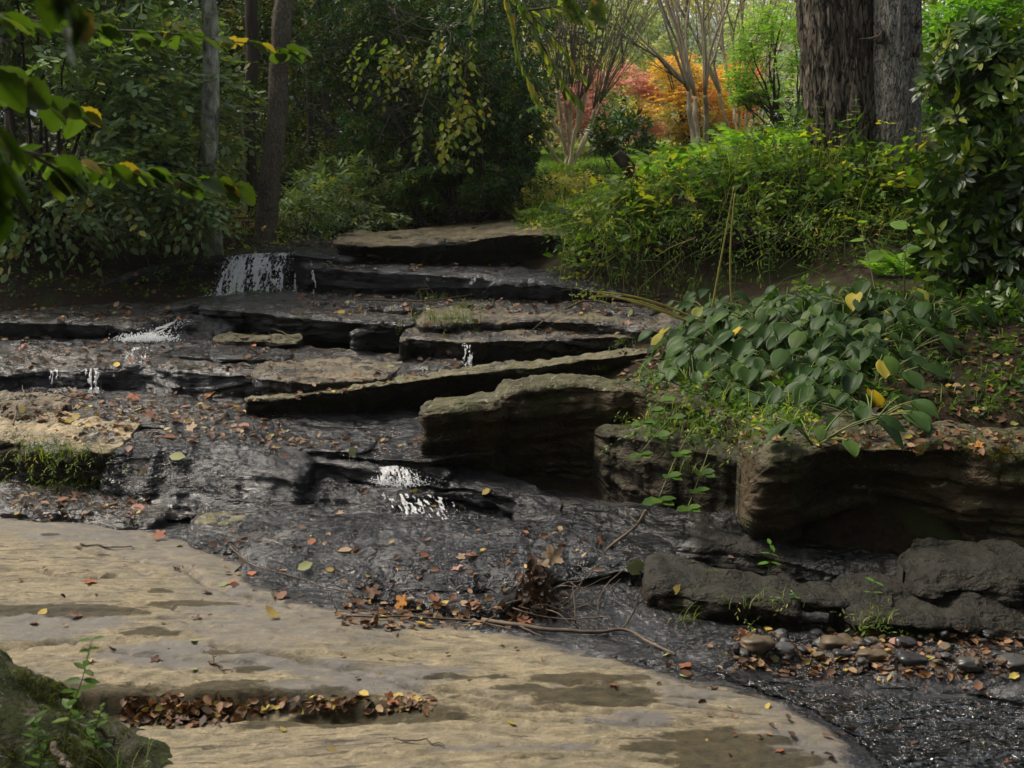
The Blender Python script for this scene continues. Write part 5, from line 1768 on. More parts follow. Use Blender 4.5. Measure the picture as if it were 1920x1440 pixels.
def tuft(px, py, n, L, label, spread=.06, lean=(.3, 1.1), wd=.004, group=None, mat='grass', pt=None, leafy=0):
    c = hit(px, py)[0] if pt is None else pt
    mb = MB()
    P0 = c + np.stack([rng.normal(0, spread, n), rng.normal(0, spread * .6, n), np.full(n, -.01)], -1)
    blades(mb, P0, L * rng.uniform(.4, 1.1, n), np.full(n, wd), rng.uniform(*lean, n), rng.random(n))
    if leafy:
        C = c + rng.normal(0, 1, (leafy, 3)) * [spread * 1.3, spread, L * .35] + [0, -.03, 0]
        sprays(mb, SL, C, norm(rng.normal(0, 1, (leafy, 3)) + [0, -.5, -.4]), 5, rng.uniform(.018, .03, leafy))
    o = mb.build('grass_tuft', G[mat])
    return tag(o, label, 'grass tuft', group)


TF = [(120, 850, 130, .14, 'green leafy tuft hanging down the dark face of the mossy boulder at the left', .10, 70), (140, 905, 60, .10, 'trailing end of grass below the tuft on the left boulder', .05, 60), (75, 840, 50, .10, 'thin grass on the rim of the left boulder', .06, 20),
      (845, 600, 150, .17, 'grass tuft growing on the brown edged rock shelf', .11, 30), (815, 560, 60, .13, 'thin grass standing behind the shelf tuft', .08, 0), (890, 575, 50, .10, 'low grass at the right of the shelf tuft', .08, 10), (1180, 640, 60, .10, 'weedy tuft at the right end of the tan slab', .06, 30),
      (1105, 600, 25, .11, 'sparse grass on the right part of the brown shelf', .06, 0), (1120, 690, 60, .07, 'dry straw coloured tuft on the slanting ledge', .04, 0), (960, 690, 12, .08, 'few grass blades in the black hollow behind the slanting ledge', .05, 0),
      (290, 470, 160, .28, 'clump of long drooping grass over the left bank', .16, 20), (360, 450, 90, .2, 'yellowish grass on the left bank above the waterfall', .14, 20), (1290, 1165, 18, .12, 'thin grass leaning from the pointed stone to the pool', .03, 0),
      (1440, 1130, 30, .10, 'fine grass on the low stone beside the seedling', .06, 10), (1640, 1160, 50, .06, 'small feathery tuft under the tiny seedling', .04, 20), (1230, 800, 60, .12, 'grass hanging over the rim of the overhanging boulder', .10, 30),
      (1330, 800, 120, .14, 'dense grass in the gap above the overhanging boulder', .14, 40), (1430, 810, 70, .12, 'grass between the two big boulders', .10, 30), (1310, 880, 60, .12, 'pale grass roots dangling in the hollow between the boulders', .08, 0)]
for (a, b, n, L, lb, sp, lf) in TF:
    tuft(a, b, n, L, lb, sp, (.5, 1.5), .0035, leafy=lf, mat='grass')

# arching seed-headed grass stems
for k, (pts, lb, head) in enumerate(([[(1330, 610, 6.9), (1240, 565, 6.8), (1180, 548, 6.7), (1105, 547, 6.6)], 'long arching grass stem bending left over the stream with a drooping seed head', 1],
                               [[(1320, 620, 6.9), (1240, 570, 6.75), (1170, 553, 6.65), (1112, 556, 6.5)], 'second arching grass stem just under the first', 1],
                               [[(1300, 608, 6.8), (1240, 580, 6.7), (1180, 562, 6.6), (1120, 550, 6.55)], 'lower arching grass stem nearest the leaf strewn shelf', 0],
                               [[(1335, 580, 7.3), (1345, 520, 7.3), (1362, 430, 7.3), (1376, 350, 7.3)], 'tall upright grass stem standing in front of the dark hollow', 0],
                               [[(1374, 580, 7.2), (1366, 520, 7.2), (1368, 440, 7.2), (1378, 362, 7.2)], 'tall grass stem leaning against the upright one', 0])):
    q = np.array([P(*p) for p in pts])
    t = np.linspace(0, 1, 24)[:, None]
    pp = (1 - t) ** 3 * q[0] + 3 * t * (1 - t) ** 2 * q[1] + 3 * t * t * (1 - t) * q[2] + t ** 3 * q[3]
    mb = MB()
    mb.tube(pp, np.linspace(.0085, .004, 24), 5, .97)
    if head:
        C = pp[-1] + rng.normal(0, 1, (26, 3)) * [.07, .03, .02]
        leaves(mb, leaf_slim(.2, .1), C, rng.normal(0, 1, (26, 3)) + [-.6, 0, -.8], rng.normal(0, 1, (26, 3)), rng.uniform(.02, .035, 26), rng.uniform(.6, 1, 26))
    tag(mb.build('tall_grass', G['grass']), lb, 'grass')

# ---- undergrowth, lawn: past counting
def on_ground(n, px0, px1, D0, D1):
    px = rng.uniform(px0, px1, n)
    D = rng.uniform(D0, D1, n)
    x = X(px, D, 1.2)
    return np.stack([x, D, gz(x, D)], -1)


def filt(Pt, freq, thr, seed):
    return Pt[fbm(Pt * [freq, freq, .1] + seed, 3) > thr]


mb = MB()
# (n, px0, px1, D0, D1, height, leaf, kind, value mean)
UG = [(900, -100, 640, 9.9, 12.5, .25, .045, .45), (1500, 560, 1100, 11.6, 14.5, .28, .05, .75), (1000, 1060, 1760, 8.75, 9.9, .16, .045, .45), (480, 1060, 1760, 8.75, 9.9, .26, .10, .5), (260, 1060, 1760, 8.7, 9.9, .38, .06, .85), (700, 1080, 1720, 9.9, 14, .10, .055, .55),
      (160, 1500, 1760, 8.2, 9.0, .16, .05, .4), (420, 1650, 2050, 4.95, 7.5, .07, .04, .25), (300, 1230, 1500, 4.95, 5.7, .08, .035, .45), (260, 1500, 1900, 4.8, 5.4, .05, .03, .4), (900, 990, 1140, 9.6, 11.8, .16, .05, .6)]
for (n, a0, a1, D0, D1, hh, lf, av) in UG:
    Pt = filt(on_ground(n, a0, a1, D0, D1), 1.9, -.30, a0)
    m = len(Pt)
    Pt = Pt + np.stack([0 * Pt[:, 0], 0 * Pt[:, 0], hh * rng.random(m) ** 1.3], -1)
    d = norm(rng.normal(0, 1, (m, 3)) * [1, 1, .4] + [0, -.35, .45])
    sprays(mb, SIMPLE, Pt, d, 5, lf * rng.uniform(.6, 1.4, m), a=np.clip(rng.normal(av, .22, m), 0, 1), tilt=.5, droop=.5)
tag(mb.build('undergrowth', G['weed'], loc=(0, 9, 0)), 'low leafy undergrowth covering the banks', kind='stuff')
mb = MB()
hs_ = [hit(rng.uniform(1190, 1520), rng.uniform(715, 835)) for _ in range(420)]
Pt = np.array([h[0] for h in hs_ if h is not None and h[1][2] > .2]) + [0, 0, .02]
Pt[:, 2] += rng.random(len(Pt)) * .07
sprays(mb, SIMPLE, Pt, norm(rng.normal(0, 1, Pt.shape) * [1, 1, .4] + [0, -.5, .2]), 5, rng.uniform(.02, .045, len(Pt)), a=np.clip(rng.normal(.45, .25, len(Pt)), 0, 1), tilt=.5, droop=.5)
blades(mb, Pt[::2], rng.uniform(.05, .16, len(Pt[::2])), np.full(len(Pt[::2]), .004), rng.uniform(.4, 1.5, len(Pt[::2])), rng.uniform(.5, 1, len(Pt[::2])))
tag(mb.build('bank_weeds', G['weed'], loc=(0, 5, 0)), 'matted weeds and grass on top of the overhanging boulder', kind='stuff')
hs_ = [hit(rng.uniform(1000, 1770), rng.uniform(330, 450)) for _ in range(1000)]
Pt = np.array([h[0] for h in hs_ if h is not None and 8 < h[0][1] < 12])
mb = MB()
Pt[:, 2] += rng.random(len(Pt)) ** 1.5 * .16
sprays(mb, SIMPLE, Pt, norm(rng.normal(0, 1, Pt.shape) * [1, 1, .4] + [0, -.5, .3]), 5, rng.uniform(.025, .075, len(Pt)), a=np.clip(rng.normal(.5, .25, len(Pt)), 0, 1), tilt=.5, droop=.5)
blades(mb, Pt[::2], rng.uniform(.08, .28, len(Pt[::2])), np.full(len(Pt[::2]), .006), rng.uniform(.4, 1.5, len(Pt[::2])), rng.uniform(.5, 1, len(Pt[::2])))
tag(mb.build('bank_weeds', G['weed'], loc=(0, 9, 0)), 'mixed low weeds on the crest of the right bank', kind='stuff')
hs_ = [hit(rng.uniform(-40, 520), rng.uniform(395, 560)) for _ in range(520)]
Pt = np.array([h[0] for h in hs_ if h is not None and 7.5 < h[0][1] < 12 and h[0][0] < -1.7])
Pt = Pt[fbm(Pt * 2.2, 2) > -.1]
mb = MB()
Pt[:, 2] += rng.random(len(Pt)) ** 1.5 * .14
sprays(mb, SIMPLE, Pt, norm(rng.normal(0, 1, Pt.shape) * [1, 1, .4] + [0, -.5, .2]), 5, rng.uniform(.02, .05, len(Pt)), a=np.clip(rng.normal(.5, .3, len(Pt)), 0, 1), tilt=.5, droop=.6)
tag(mb.build('bank_weeds', G['weed'], loc=(0, 9, 0)), 'sparse weeds on the dark left bank', kind='stuff')
mb = MB()
hs_ = [hit(a, b) for a, b in zip(rng.uniform(1480, 1930, 1100), rng.uniform(545, 815, 1100))]
Pt = np.array([h[0] for h in hs_ if h is not None and 4.9 < h[0][1] < 8.2])
Pt = Pt[fbm(Pt * 2.4, 3) > -.12]
Pt[:, 2] += rng.random(len(Pt)) ** 1.4 * .12
sprays(mb, OVW, Pt, norm(rng.normal(0, 1, Pt.shape) * [1, 1, .4] + [0, -.5, .3]), 5, rng.uniform(.02, .06, len(Pt)), a=np.clip(rng.normal(.35, .22, len(Pt)), 0, 1), tilt=.5, droop=.6)
tag(mb.build('ground_cover', G['weed'], loc=(0, 6, 0)), 'leafy ground cover on the shaded slope beside the hosta plants', kind='stuff')
# creepers and roots hanging over the dark face of the right bank
mb = MB()
Pt = np.array([P(a, b, D) for a, b, D in zip(rng.uniform(1040, 1760, 700), 400 + 130 * rng.random(700) ** 1.9, rng.uniform(8.4, 8.8, 700))])
Pt = Pt[fbm(Pt * 2.6, 3) > .05]
sprays(mb, SL, Pt, norm(rng.normal(0, 1, Pt.shape) * [1, .4, .3] + [0, -.5, -.5]), 7, rng.uniform(.02, .06, len(Pt)), droop=.9, a=np.clip(rng.normal(.5, .25, len(Pt)), 0, 1), tilt=.6)
tag(mb.build('creepers', G['weed'], loc=(0, 8, 0)), 'tangled creepers hanging over the dark face of the right bank', kind='stuff')
mb = MB()
for (n, a0, a1, D0, D1, L, sd_) in ((1900, 1040, 1720, 8.8, 9.9, .24, 1), (900, 1040, 1720, 9.9, 12.5, .16, 9), (1500, 560, 1080, 11.6, 13.8, .30, 2), (900, 150, 620, 9.8, 11.5, .22, 3), (300, 1060, 1500, 8.5, 8.9, .2, 4), (500, 1230, 1900, 4.9, 6.5, .10, 5)):
    Pt = filt(on_ground(n, a0, a1, D0, D1), 1.8, -.15, sd_ * 7)
    blades(mb, Pt, L * rng.uniform(.4, 1.2, len(Pt)), np.full(len(Pt), .006), rng.uniform(.2, 1.3, len(Pt)), np.clip(rng.normal(.6, .25, len(Pt)), 0, 1))
tag(mb.build('bank_grass', G['grass'], loc=(0, 10, 0)), 'mixed wild grass on the banks', kind='stuff')
mb = MB()
Pt = on_ground(14000, 940, 1420, 14.5, 30)
blades(mb, Pt, rng.uniform(.05, .13, len(Pt)), np.full(len(Pt), .02), rng.uniform(.1, .9, len(Pt)), rng.random(len(Pt)), 2)
tag(mb.build('lawn', G['lawn'], loc=(0, 20, 0)), 'sunlit lawn grass beyond the trees', kind='stuff')
# golden brown low growth behind the lip of the cascade
mb = MB()
Pt = on_ground(1700, 620, 1110, 11.5, 13.2)
Pt[:, 2] += rng.random(len(Pt)) * .25
sprays(mb, SIMPLE, Pt, norm(rng.normal(0, 1, Pt.shape) * [1, 1, .4] + [0, -.3, .4]), 5, rng.uniform(.03, .05, len(Pt)), a=np.clip(rng.normal(.6, .3, len(Pt)), 0, 1), tilt=.6)
Pt = on_ground(260, 120, 560, 9.6, 10.8)
Pt[:, 2] += rng.random(len(Pt)) * .22
sprays(mb, SIMPLE, Pt, norm(rng.normal(0, 1, Pt.shape) * [1, 1, .4] + [0, -.3, .4]), 5, rng.uniform(.03, .05, len(Pt)), a=np.clip(rng.normal(.7, .3, len(Pt)), 0, 1), tilt=.6)
tag(mb.build('golden_weeds', G['faryellow'], loc=(0, 12, 0)), 'yellow and golden autumn weeds behind the cascade', kind='stuff')

mb = MB()
for i in range(170):
    p0 = P(rng.uniform(1050, 1760), rng.uniform(400, 500), rng.uniform(8.3, 8.8))
    mb.tube(branch_path(p0, norm(rng.normal(0, 1, 3) * [1, .3, .5] + [0, -.1, rng.choice([-.9, .8])]), rng.uniform(.15, .6), 8, .12, (0, 0, -.4)), np.linspace(.0035, .0012, 9), 4, rng.uniform(.3, 1))
tag(mb.build('tangled_stems', G['grass'], loc=(0, 8, 0)), 'tangle of thin stems and roots on the right bank', kind='stuff')

G['moss'] = leaf_mat("moss_tips", [(0, (.035, .045, .006)), (.6, (.09, .10, .012)), (1, (.17, .17, .025))], .9, .1, .4)
mb = MB()
hs_ = [hit(rng.uniform(1560, 1925), rng.uniform(812, 866)) for _ in range(2600)]
Pt = np.array([h[0] for h in hs_ if h is not None and h[0][1] < 5.3])
Pt = Pt[fbm(Pt * 5, 3) > -.15]
blades(mb, Pt, rng.uniform(.008, .028, len(Pt)), np.full(len(Pt), .003), rng.uniform(.2, 1.6, len(Pt)), rng.random(len(Pt)), 2)
hs_ = [hit(rng.uniform(-20, 420), rng.uniform(1180, 1445)) for _ in range(9000)]
Pt = np.array([h[0] for h in hs_ if h is not None and h[0][1] < 3.3 and h[0][2] > .05])
Pt = Pt[fbm(Pt * 6, 4) > -.05]
blades(mb, Pt, rng.uniform(.006, .018, len(Pt)), np.full(len(Pt), .002), rng.uniform(.2, 1.6, len(Pt)), rng.random(len(Pt)), 2)
for (a0, b0, a1, b1, n) in ((0, 815, 190, 850, 500), (450, 735, 900, 760, 300), (1000, 715, 1250, 745, 400)):
    hs_ = [hit(rng.uniform(a0, a1), rng.uniform(b0, b1)) for _ in range(n)]
    Pt = np.array([h[0] for h in hs_ if h is not None])
    Pt = Pt[fbm(Pt * 6, 3) > .1]
    blades(mb, Pt, rng.uniform(.006, .016, len(Pt)), np.full(len(Pt), .003), rng.uniform(.2, 1.6, len(Pt)), rng.random(len(Pt)), 2)
tag(mb.build('moss', G['moss'], loc=(0, 4, 0)), 'cushions of yellow green moss on the boulders', kind='stuff')
# wispy tall grass on the crest of the right bank
mb = MB()
Pt = on_ground(420, 1040, 1640, 8.9, 10.2)
Pt = Pt[fbm(Pt * 1.6, 2) > .0]
blades(mb, Pt, rng.uniform(.3, .62, len(Pt)), np.full(len(Pt), .006), rng.uniform(.3, 1.0, len(Pt)), rng.uniform(.6, 1, len(Pt)), 5)
tag(mb.build('wispy_grass', G['grass'], loc=(0, 9, 0)), 'tall wispy grass on the crest of the right bank', kind='stuff')

# ---- dead wood
mb = MB()
pp = trunk_path([P(1200, 345, 10.2), P(1186, 325, 10.15), P(1168, 302, 10.1), P(1155, 288, 10.1)], 40)
mb.tube(pp, np.linspace(.062, .045, 40), 18, .5, bark_disp(.008, 4, 8, 3))
tag(mb.build('dead_stub', M_BARKDARK), 'slanting blackened dead branch stub sticking up from the right bank', 'dead branch')
for (a, b, lb, r, sd_) in (((365, 402, 10.0), (450, 396, 10.0), 'pale rotting log lying on the left bank near the leaning trunk', .03, 1), ((380, 418, 9.9), (470, 408, 9.9), 'thinner dead stick lying below the pale log', .014, 2)):
    mb = MB()
    mb.tube(trunk_path([P(*a), (P(*a) + P(*b)) / 2 + [0, 0, .02], P(*b)], 24), np.linspace(r, r * .6, 24), 10, .5, bark_disp(.005, 3, 6, sd_))
    tag(mb.build('log', M_BARKGREY), lb, 'log')


def stick(pts, r0, r1, label, mat=None, side=(), name='fallen_branch', lift=.01, off=True):
    """Pixel path laid on the rock."""
    q = []
    for p in pts:
        if len(p) == 3:
            q.append(P(*p))
        else:
            h = hit(*p)
            q.append(h[0] + np.array([0, 0, lift]))
    n = 26
    s = np.linspace(0, 1, len(q)); u = np.linspace(0, 1, n)
    q = np.array(q)
    pp = np.stack([np.interp(u, s, q[:, i]) for i in range(3)], -1)
    ker = np.array([.25, .5, .25])
    for _ in range(2):
        for i in range(3):
            pp[1:-1, i] = np.convolve(pp[:, i], ker, 'same')[1:-1]
    pp += fbm(np.stack([u * 6, u * 0 + len(label), u * 0], -1), 3)[:, None] * [.006, .006, .004]
    mb = MB()
    mb.tube(pp, np.linspace(r0, r1, n), 7, .5)
    for (i, d, L) in side:
        b = branch_path(pp[i], norm(np.asarray(d, float)), L, 7, .18)
        mb.tube(b, np.linspace(r1 * 1.2, r1 * .4, len(b)), 4)
        c = branch_path(b[4], norm(np.asarray(d, float) + rng.normal(0, .7, 3)), L * .5, 5, .2)
        mb.tube(c, np.linspace(r1 * .8, r1 * .3, len(c)), 3)
    o = mb.build(name, mat or M_TWIG)
    return tag(o, label, 'branch')


stick([(1048, 1108, 4.25), (1100, 1062, 4.4), (1150, 1020, 4.5), (1195, 985, 4.58), (1210, 958, 4.6)], .009, .005, 'dark branch slanting up from the dead leaf pile towards the hollow', M_TWIG, [(12, (.5, 0, -.6), .16), (20, (-.6, .2, .3), .10)])
stick([(905, 1168), (1000, 1185), (1080, 1194), (1140, 1192), (1172, 1183), (1220, 1212), (1262, 1240)], .0085, .0045, 'long brown branch lying along the edge of the pale slab', None, [(3, (.3, -.6, .05), .14), (16, (.4, .5, .4), .18)], lift=.015)
stick([(640, 1160), (700, 1165), (780, 1160), (880, 1166), (960, 1186)], .005, .003, 'thin branched twig lying across the back edge of the pale slab', None, [(2, (-.6, .7, .5), .15), (6, (.1, -.9, .1), .12), (12, (.5, .6, .3), .14), (20, (.2, -.8, .2), .12)])
stick([(950, 1155), (1020, 1135), (1060, 1115), (1100, 1108), (1120, 1080)], .0045, .0025, 'pale crooked twig resting on the dead leaf pile', M_BARKGREY, [(10, (.7, 0, .4), .15), (18, (.5, 0, .6), .10), (14, (.6, -.3, -.3), .2)], lift=.05)
stick([(280, 960), (360, 968), (440, 966), (520, 960), (590, 950)], .003, .002, 'thin long twig lying below the wet rock face', None, [(8, (0, 0, 1), .03)])
stick([(430, 1030), (480, 1070), (560, 1090), (640, 1112), (680, 1125)], .003, .0015, 'thin curved twig on the dark dome', None, [(8, (-.5, .6, .2), .2)])
stick([(150, 1024), (200, 1028), (245, 1030)], .004, .003, 'short grey stick at the back of the pale slab', M_BARKGREY, [])
stick([(390, 1246), (410, 1256), (440, 1266)], .004, .003, 'short black twig on the pale slab', None, [(6, (.1, .8, .1), .06)])
stick([(735, 1393), (800, 1395), (835, 1402)], .003, .0015, 'short thin twig near the bottom of the pale slab', None, [])
stick([(690, 568), (730, 573), (800, 572), (880, 560), (935, 548)], .008, .004, 'grey branch lying on the shelf under the long dark ledge', M_BARKGREY, [(14, (-.5, -.2, .5), .2)], lift=.03)
stick([(1060, 590), (1085, 577), (1120, 573), (1160, 585), (1240, 580)], .010, .004, 'gnarled grey branch at the right end of the brown shelf', M_BARKGREY, [(4, (-.4, 0, .6), .2), (8, (.2, -.4, -.4), .2)], lift=.04)
stick([(1000, 625), (1030, 600), (1060, 575)], .004, .002, 'thin stick leaning on the brown shelf', M_BARKGREY, [], lift=.03)
stick([(25, 805), (30, 770), (48, 745), (42, 728)], .005, .002, 'thin bare sapling stick at the left behind the tan boulder', None, [(14, (.5, 0, .6), .12)], lift=.02)
stick([(508, 622), (540, 636), (560, 645)], .005, .003, 'stick leaning on the tan slab under the thick dark slab', M_BARKGREY, [], lift=.03)
stick([(565, 690), (580, 700), (592, 715)], .003, .002, 'tiny twig hanging from the tan slab', M_BARKGREY, [], lift=.02)
stick([(195, 540), (188, 515), (200, 480), (190, 460)], .003, .002, 'pale bare root dangling on the black left bank', M_BARKGREY, [(10, (.4, -.2, -.6), .15)], lift=.04)
stick([(285, 520), (270, 480), (262, 455)], .003, .002, 'second pale root on the left bank', M_BARKGREY, [], lift=.04)
stick([(1130, 690), (1180, 682), (1240, 676)], .01, .006, 'dark stick lying behind the slanting ledge', None, [], lift=.01)
stick([(100, 1395, 2.35), (118, 1420, 2.3), (130, 1445, 2.25)], .008, .006, 'short tan stick standing on the near mossy rock', M_BARKGREY, [])
stick([(180, 1365, 2.5), (205, 1380, 2.5), (225, 1395, 2.55)], .006, .003, 'dark twig on the near mossy rock', None, [])

# ================================================================ FALLEN LEAVES, PEBBLES, WATER
def dead_tmpl(seed):
    """Dry curled leaf blade."""
    V, Q, T = leaf_oval(.33, .1, .02)
    rg = np.random.default_rng(seed)
    V = V.copy()
    V[:, 2] += rg.normal(0, .05, len(V))
    k = rg.uniform(.8, 2.2)
    V[:, 2] += k * V[:, 0] ** 2 + .25 * (V[:, 1] - .5) ** 2
    V[:, 2] -= V[:, 2].min()
    return V, Q, T


def flat_tmpl(T_, seed, c):
    V, Q, T = T_
    rg = np.random.default_rng(seed)
    V = V.copy() * [1, 1, 1]
    V[:, 1] -= .4
    r2 = V[:, 0] ** 2 + V[:, 1] ** 2
    th = rg.uniform(0, 3)
    s = V[:, 0] * math.cos(th) + V[:, 1] * math.sin(th)
    V[:, 2] = c * s * s * 1.6 + c * .25 * np.sin(s * 9 + seed) + rg.normal(0, .008, len(V))
    V[:, 2] -= V[:, 2].min() - .01
    return V, Q, T


def leafmesh_mat(name, col, col2, rough=.6):
    m, t, out = new_mat(name)
    tc = N_(t, "ShaderNodeTexCoord")
    oi = N_(t, "ShaderNodeObjectInfo")
    v = noise(t, tc.outputs['Object'], 30, 5, .65)
    c = mixc(t, mrange(t, v, .35, .65), col, col2)
    c = mixc(t, 1.0, c, ramp_out(t, oi.outputs['Random'], [(0, .45), (1, 1.1)]), 'MULTIPLY')
    b = pbsdf(t, c, rough, .4, 0, bump(t, v, .5, .004))
    tr = N_(t, "ShaderNodeBsdfTranslucent")
    t.links.new(c, tr.inputs[0])
    mx = N_(t, "ShaderNodeMixShader")
    mx.inputs[0].default_value = .2
    t.links.new(b, mx.inputs[1]); t.links.new(tr.outputs[0], mx.inputs[2])
    t.links.new(mx.outputs[0], out.inputs[0])
    return m


FL = {'brown': leafmesh_mat("dead_brown_leaf", (.12, .055, .03), (.23, .11, .055)), 'russet': leafmesh_mat("russet_leaf", (.30, .09, .04), (.42, .17, .07)), 'orange': leafmesh_mat("orange_leaf", (.50, .17, .03), (.60, .28, .05)),
      'yellow': leafmesh_mat("yellow_leaf", (.50, .36, .05), (.62, .46, .12)), 'tan': leafmesh_mat("pale_tan_leaf", (.32, .20, .11), (.45, .32, .19)), 'green': leafmesh_mat("yellow_green_fallen_leaf", (.26, .30, .09), (.42, .42, .18)),
      'pink': leafmesh_mat("pinkish_dead_leaf", (.34, .17, .13), (.45, .26, .20))}
LT = {}
for c_ in FL:
    LT[c_] = []
    for s_ in range(4):
        if c_ in ('yellow', 'green') or s_ == 3:
            tp = flat_tmpl(leaf_oval(.28 + .03 * s_, 0, .0), s_ + 1, .16)
        elif s_ == 1:
            tp = dead_tmpl(s_ + 5)
        else:
            tp = flat_tmpl(lobed_tmpl(5, .55, .1, 40, s_), s_ + 3, .28 if c_ == 'brown' else .18)
        V, Q, T = tp
        o_ = mesh_obj('fallen_leaf', V, [Q, T] if Q is not None else [T], FL[c_], loc=(0, 0, 0))
        LT[c_].append(o_.data)
        bpy.data.objects.remove(o_)

COLW = {'brown': 'dark brown', 'russet': 'reddish brown', 'orange': 'orange', 'yellow': 'yellow', 'tan': 'pale tan', 'green': 'yellow green', 'pink': 'pinkish brown'}
SHAPE = ('lobed', 'curled', 'crumpled lobed', 'oval')
# (px0, py0, px1, py1, count, mean length in m, place)
LZ = [(470, 1308, 800, 1332, 18, .05, 'in the trough under the step of the pale slab'), (240, 1315, 480, 1350, 30, .055, 'in the trough by the near mossy rock'),
      (30, 1020, 1500, 1290, 22, .05, 'on the dry pale slab'), (350, 1340, 1450, 1435, 8, .045, 'on the lower part of the pale slab'), (60, 1120, 400, 1260, 10, .055, 'on the pale slab behind the near mossy rock'),
      (340, 990, 1130, 1120, 34, .065, 'on the dark dome in the stream'), (200, 1020, 480, 1110, 6, .06, 'on the wet rock left of the dark dome'), (640, 1120, 1000, 1170, 26, .07, 'along the foot of the dark dome'),
      (20, 930, 270, 975, 14, .07, 'on the low mossy edged rock at the left'), (1160, 1040, 1270, 1150, 8, .07, 'on the jagged wet rock by the pool'), (540, 905, 960, 985, 12, .055, 'around the little waterfall'),
      (100, 735, 470, 830, 46, .07, 'on the shelf below the broad ledge'), (480, 820, 790, 850, 12, .06, 'on the wet shelf in front of the slanting ledge'), (0, 735, 120, 800, 10, .07, 'at the left end of the leaf covered shelf'),
      (220, 835, 540, 940, 7, .06, 'on the sloping wet rock face'), (0, 625, 560, 690, 22, .065, 'on top of the broad black ledge'), (600, 640, 860, 690, 8, .065, 'on the tan part of the broad ledge'),
      (400, 720, 700, 742, 12, .06, 'behind the rim of the slanting ledge'), (0, 575, 360, 600, 16, .065, 'on the brown shelf at the far left'), (560, 555, 1280, 590, 24, .07, 'on the shelf below the long dark ledge'),
      (780, 600, 1240, 625, 12, .06, 'on the brown edged rock shelf'), (560, 485, 860, 505, 8, .07, 'on the long dark ledge'), (1160, 655, 1320, 730, 12, .06, 'behind the overhanging boulder'),
      (1240, 1225, 1330, 1275, 9, .075, 'at the stream edge by the long branch'), (1390, 1190, 1900, 1240, 34, .06, 'among the pebbles at the water edge'), (1300, 1280, 1900, 1430, 14, .05, 'on the wet rock in the shallow stream'),
      (1560, 815, 1920, 850, 20, .065, 'on the mossy top of the boulder wall'), (1650, 700, 1900, 800, 10, .06, 'on the shaded bank above the boulder wall'), (330, 440, 520, 465, 8, .07, 'on the left bank above the upper waterfall'), (960, 1040, 1060, 1100, 3, .11, 'beside the dead leaf pile')]
tot = sum(z[4] for z in LZ)
wts = ['brown'] * 7 + ['russet'] * 4 + ['orange'] * 1 + ['yellow'] * 3 + ['tan'] * 3 + ['green'] * 2 + ['pink'] * 2
placed = 0
kcount = 0
seen = set()
for (x0, y0, x1, y1, n, sz, place) in LZ:
    n_ = max(3, int(n * 288 / tot))
    for i in range(n_):
        a, b = rng.uniform(x0, x1), rng.uniform(y0, y1)
        h = hit(a, b)
        if h is None or h[1][2] < .45:
            a, b = rng.uniform(x0, x1), rng.uniform(y0, y1)
            h = hit(a, b)
            if h is None or h[1][2] < .4:
                continue
        c_ = wts[rng.integers(0, len(wts))]
        s_ = rng.integers(0, 4)
        o = bpy.data.objects.new('fallen_leaf', LT[c_][s_])
        COL.objects.link(o)
        S = sz * .85 * rng.uniform(.5, 1.25)
        zc = norm(h[1] * .9 + rng.normal(0, .22, 3))
        q = Vector(zc).to_track_quat('Z', 'Y')
        o.rotation_mode = 'QUATERNION'
        from mathutils import Quaternion
        o.rotation_quaternion = q @ Quaternion((0, 0, 1), rng.uniform(0, 6.28))
        o.location = h[0] + np.array([0, 0, .003])
        o.scale = (S, S, S * rng.uniform(.7, 1.3))
        shp = 'oval' if c_ in ('yellow', 'green') else SHAPE[s_]
        tag(o, '%s %s leaf %s' % (COLW[c_], shp, place), 'leaf', 'fallen leaves ' + place)
        placed += 1
# the uncountable litter between them
mb = MB()
LIT = [(230, 1308, 820, 1334, 260, .035), (235, 1312, 440, 1362, 220, .038), (640, 1125, 1000, 1180, 220, .04), (20, 925, 270, 975, 90, .04), (100, 735, 560, 830, 330, .042), (0, 735, 200, 790, 90, .04), (0, 625, 560, 695, 170, .045),
       (0, 575, 360, 602, 110, .045), (560, 552, 1290, 592, 260, .045), (780, 598, 1240, 628, 110, .04), (560, 485, 1000, 510, 70, .05), (1160, 655, 1330, 740, 160, .04), (1380, 1178, 1920, 1270, 420, .04), (1560, 810, 1920, 850, 160, .045),
       (1650, 560, 1920, 810, 380, .05), (340, 990, 1130, 1120, 110, .035), (480, 820, 790, 850, 60, .04), (300, 430, 640, 465, 200, .05), (0, 430, 330, 560, 160, .05), (600, 640, 900, 690, 40, .045), (470, 700, 900, 742, 90, .04), (1300, 760, 1500, 830, 120, .04), (30, 1000, 1500, 1290, 60, .022), (1250, 1180, 1900, 1430, 60, .03)]
for (x0, y0, x1, y1, n, sz) in LIT:
    Pp, Nn, = [], []
    for i in range(n):
        h = hit(rng.uniform(x0, x1), rng.uniform(y0, y1))
        if h is not None and h[1][2] > .3 and h[0][1] < 12:
            Pp.append(h[0] + [0, 0, .004]); Nn.append(h[1])
    if not Pp:
        continue
    Pp, Nn = np.array(Pp), np.array(Nn)
    m = len(Pp)
    ax = norm(rng.normal(0, 1, (m, 3)) * [1, 1, .25])
    for k, tp in enumerate((dead_tmpl(1), dead_tmpl(9), (leaf_oval(.3, .05, .03)))):
        s = slice(k, None, 3)
        leaves(mb, tp, Pp[s], ax[s], Nn[s] + rng.normal(0, .35, Nn[s].shape), sz * rng.uniform(.5, 1.2, len(Pp[s])), rng.beta(1.6, 1.6, len(Pp[s])))
tag(mb.build('leaf_litter', G['litter'], loc=(0, 5, 0)), 'scattered small fallen leaves and scraps lying on rocks and banks', kind='stuff')

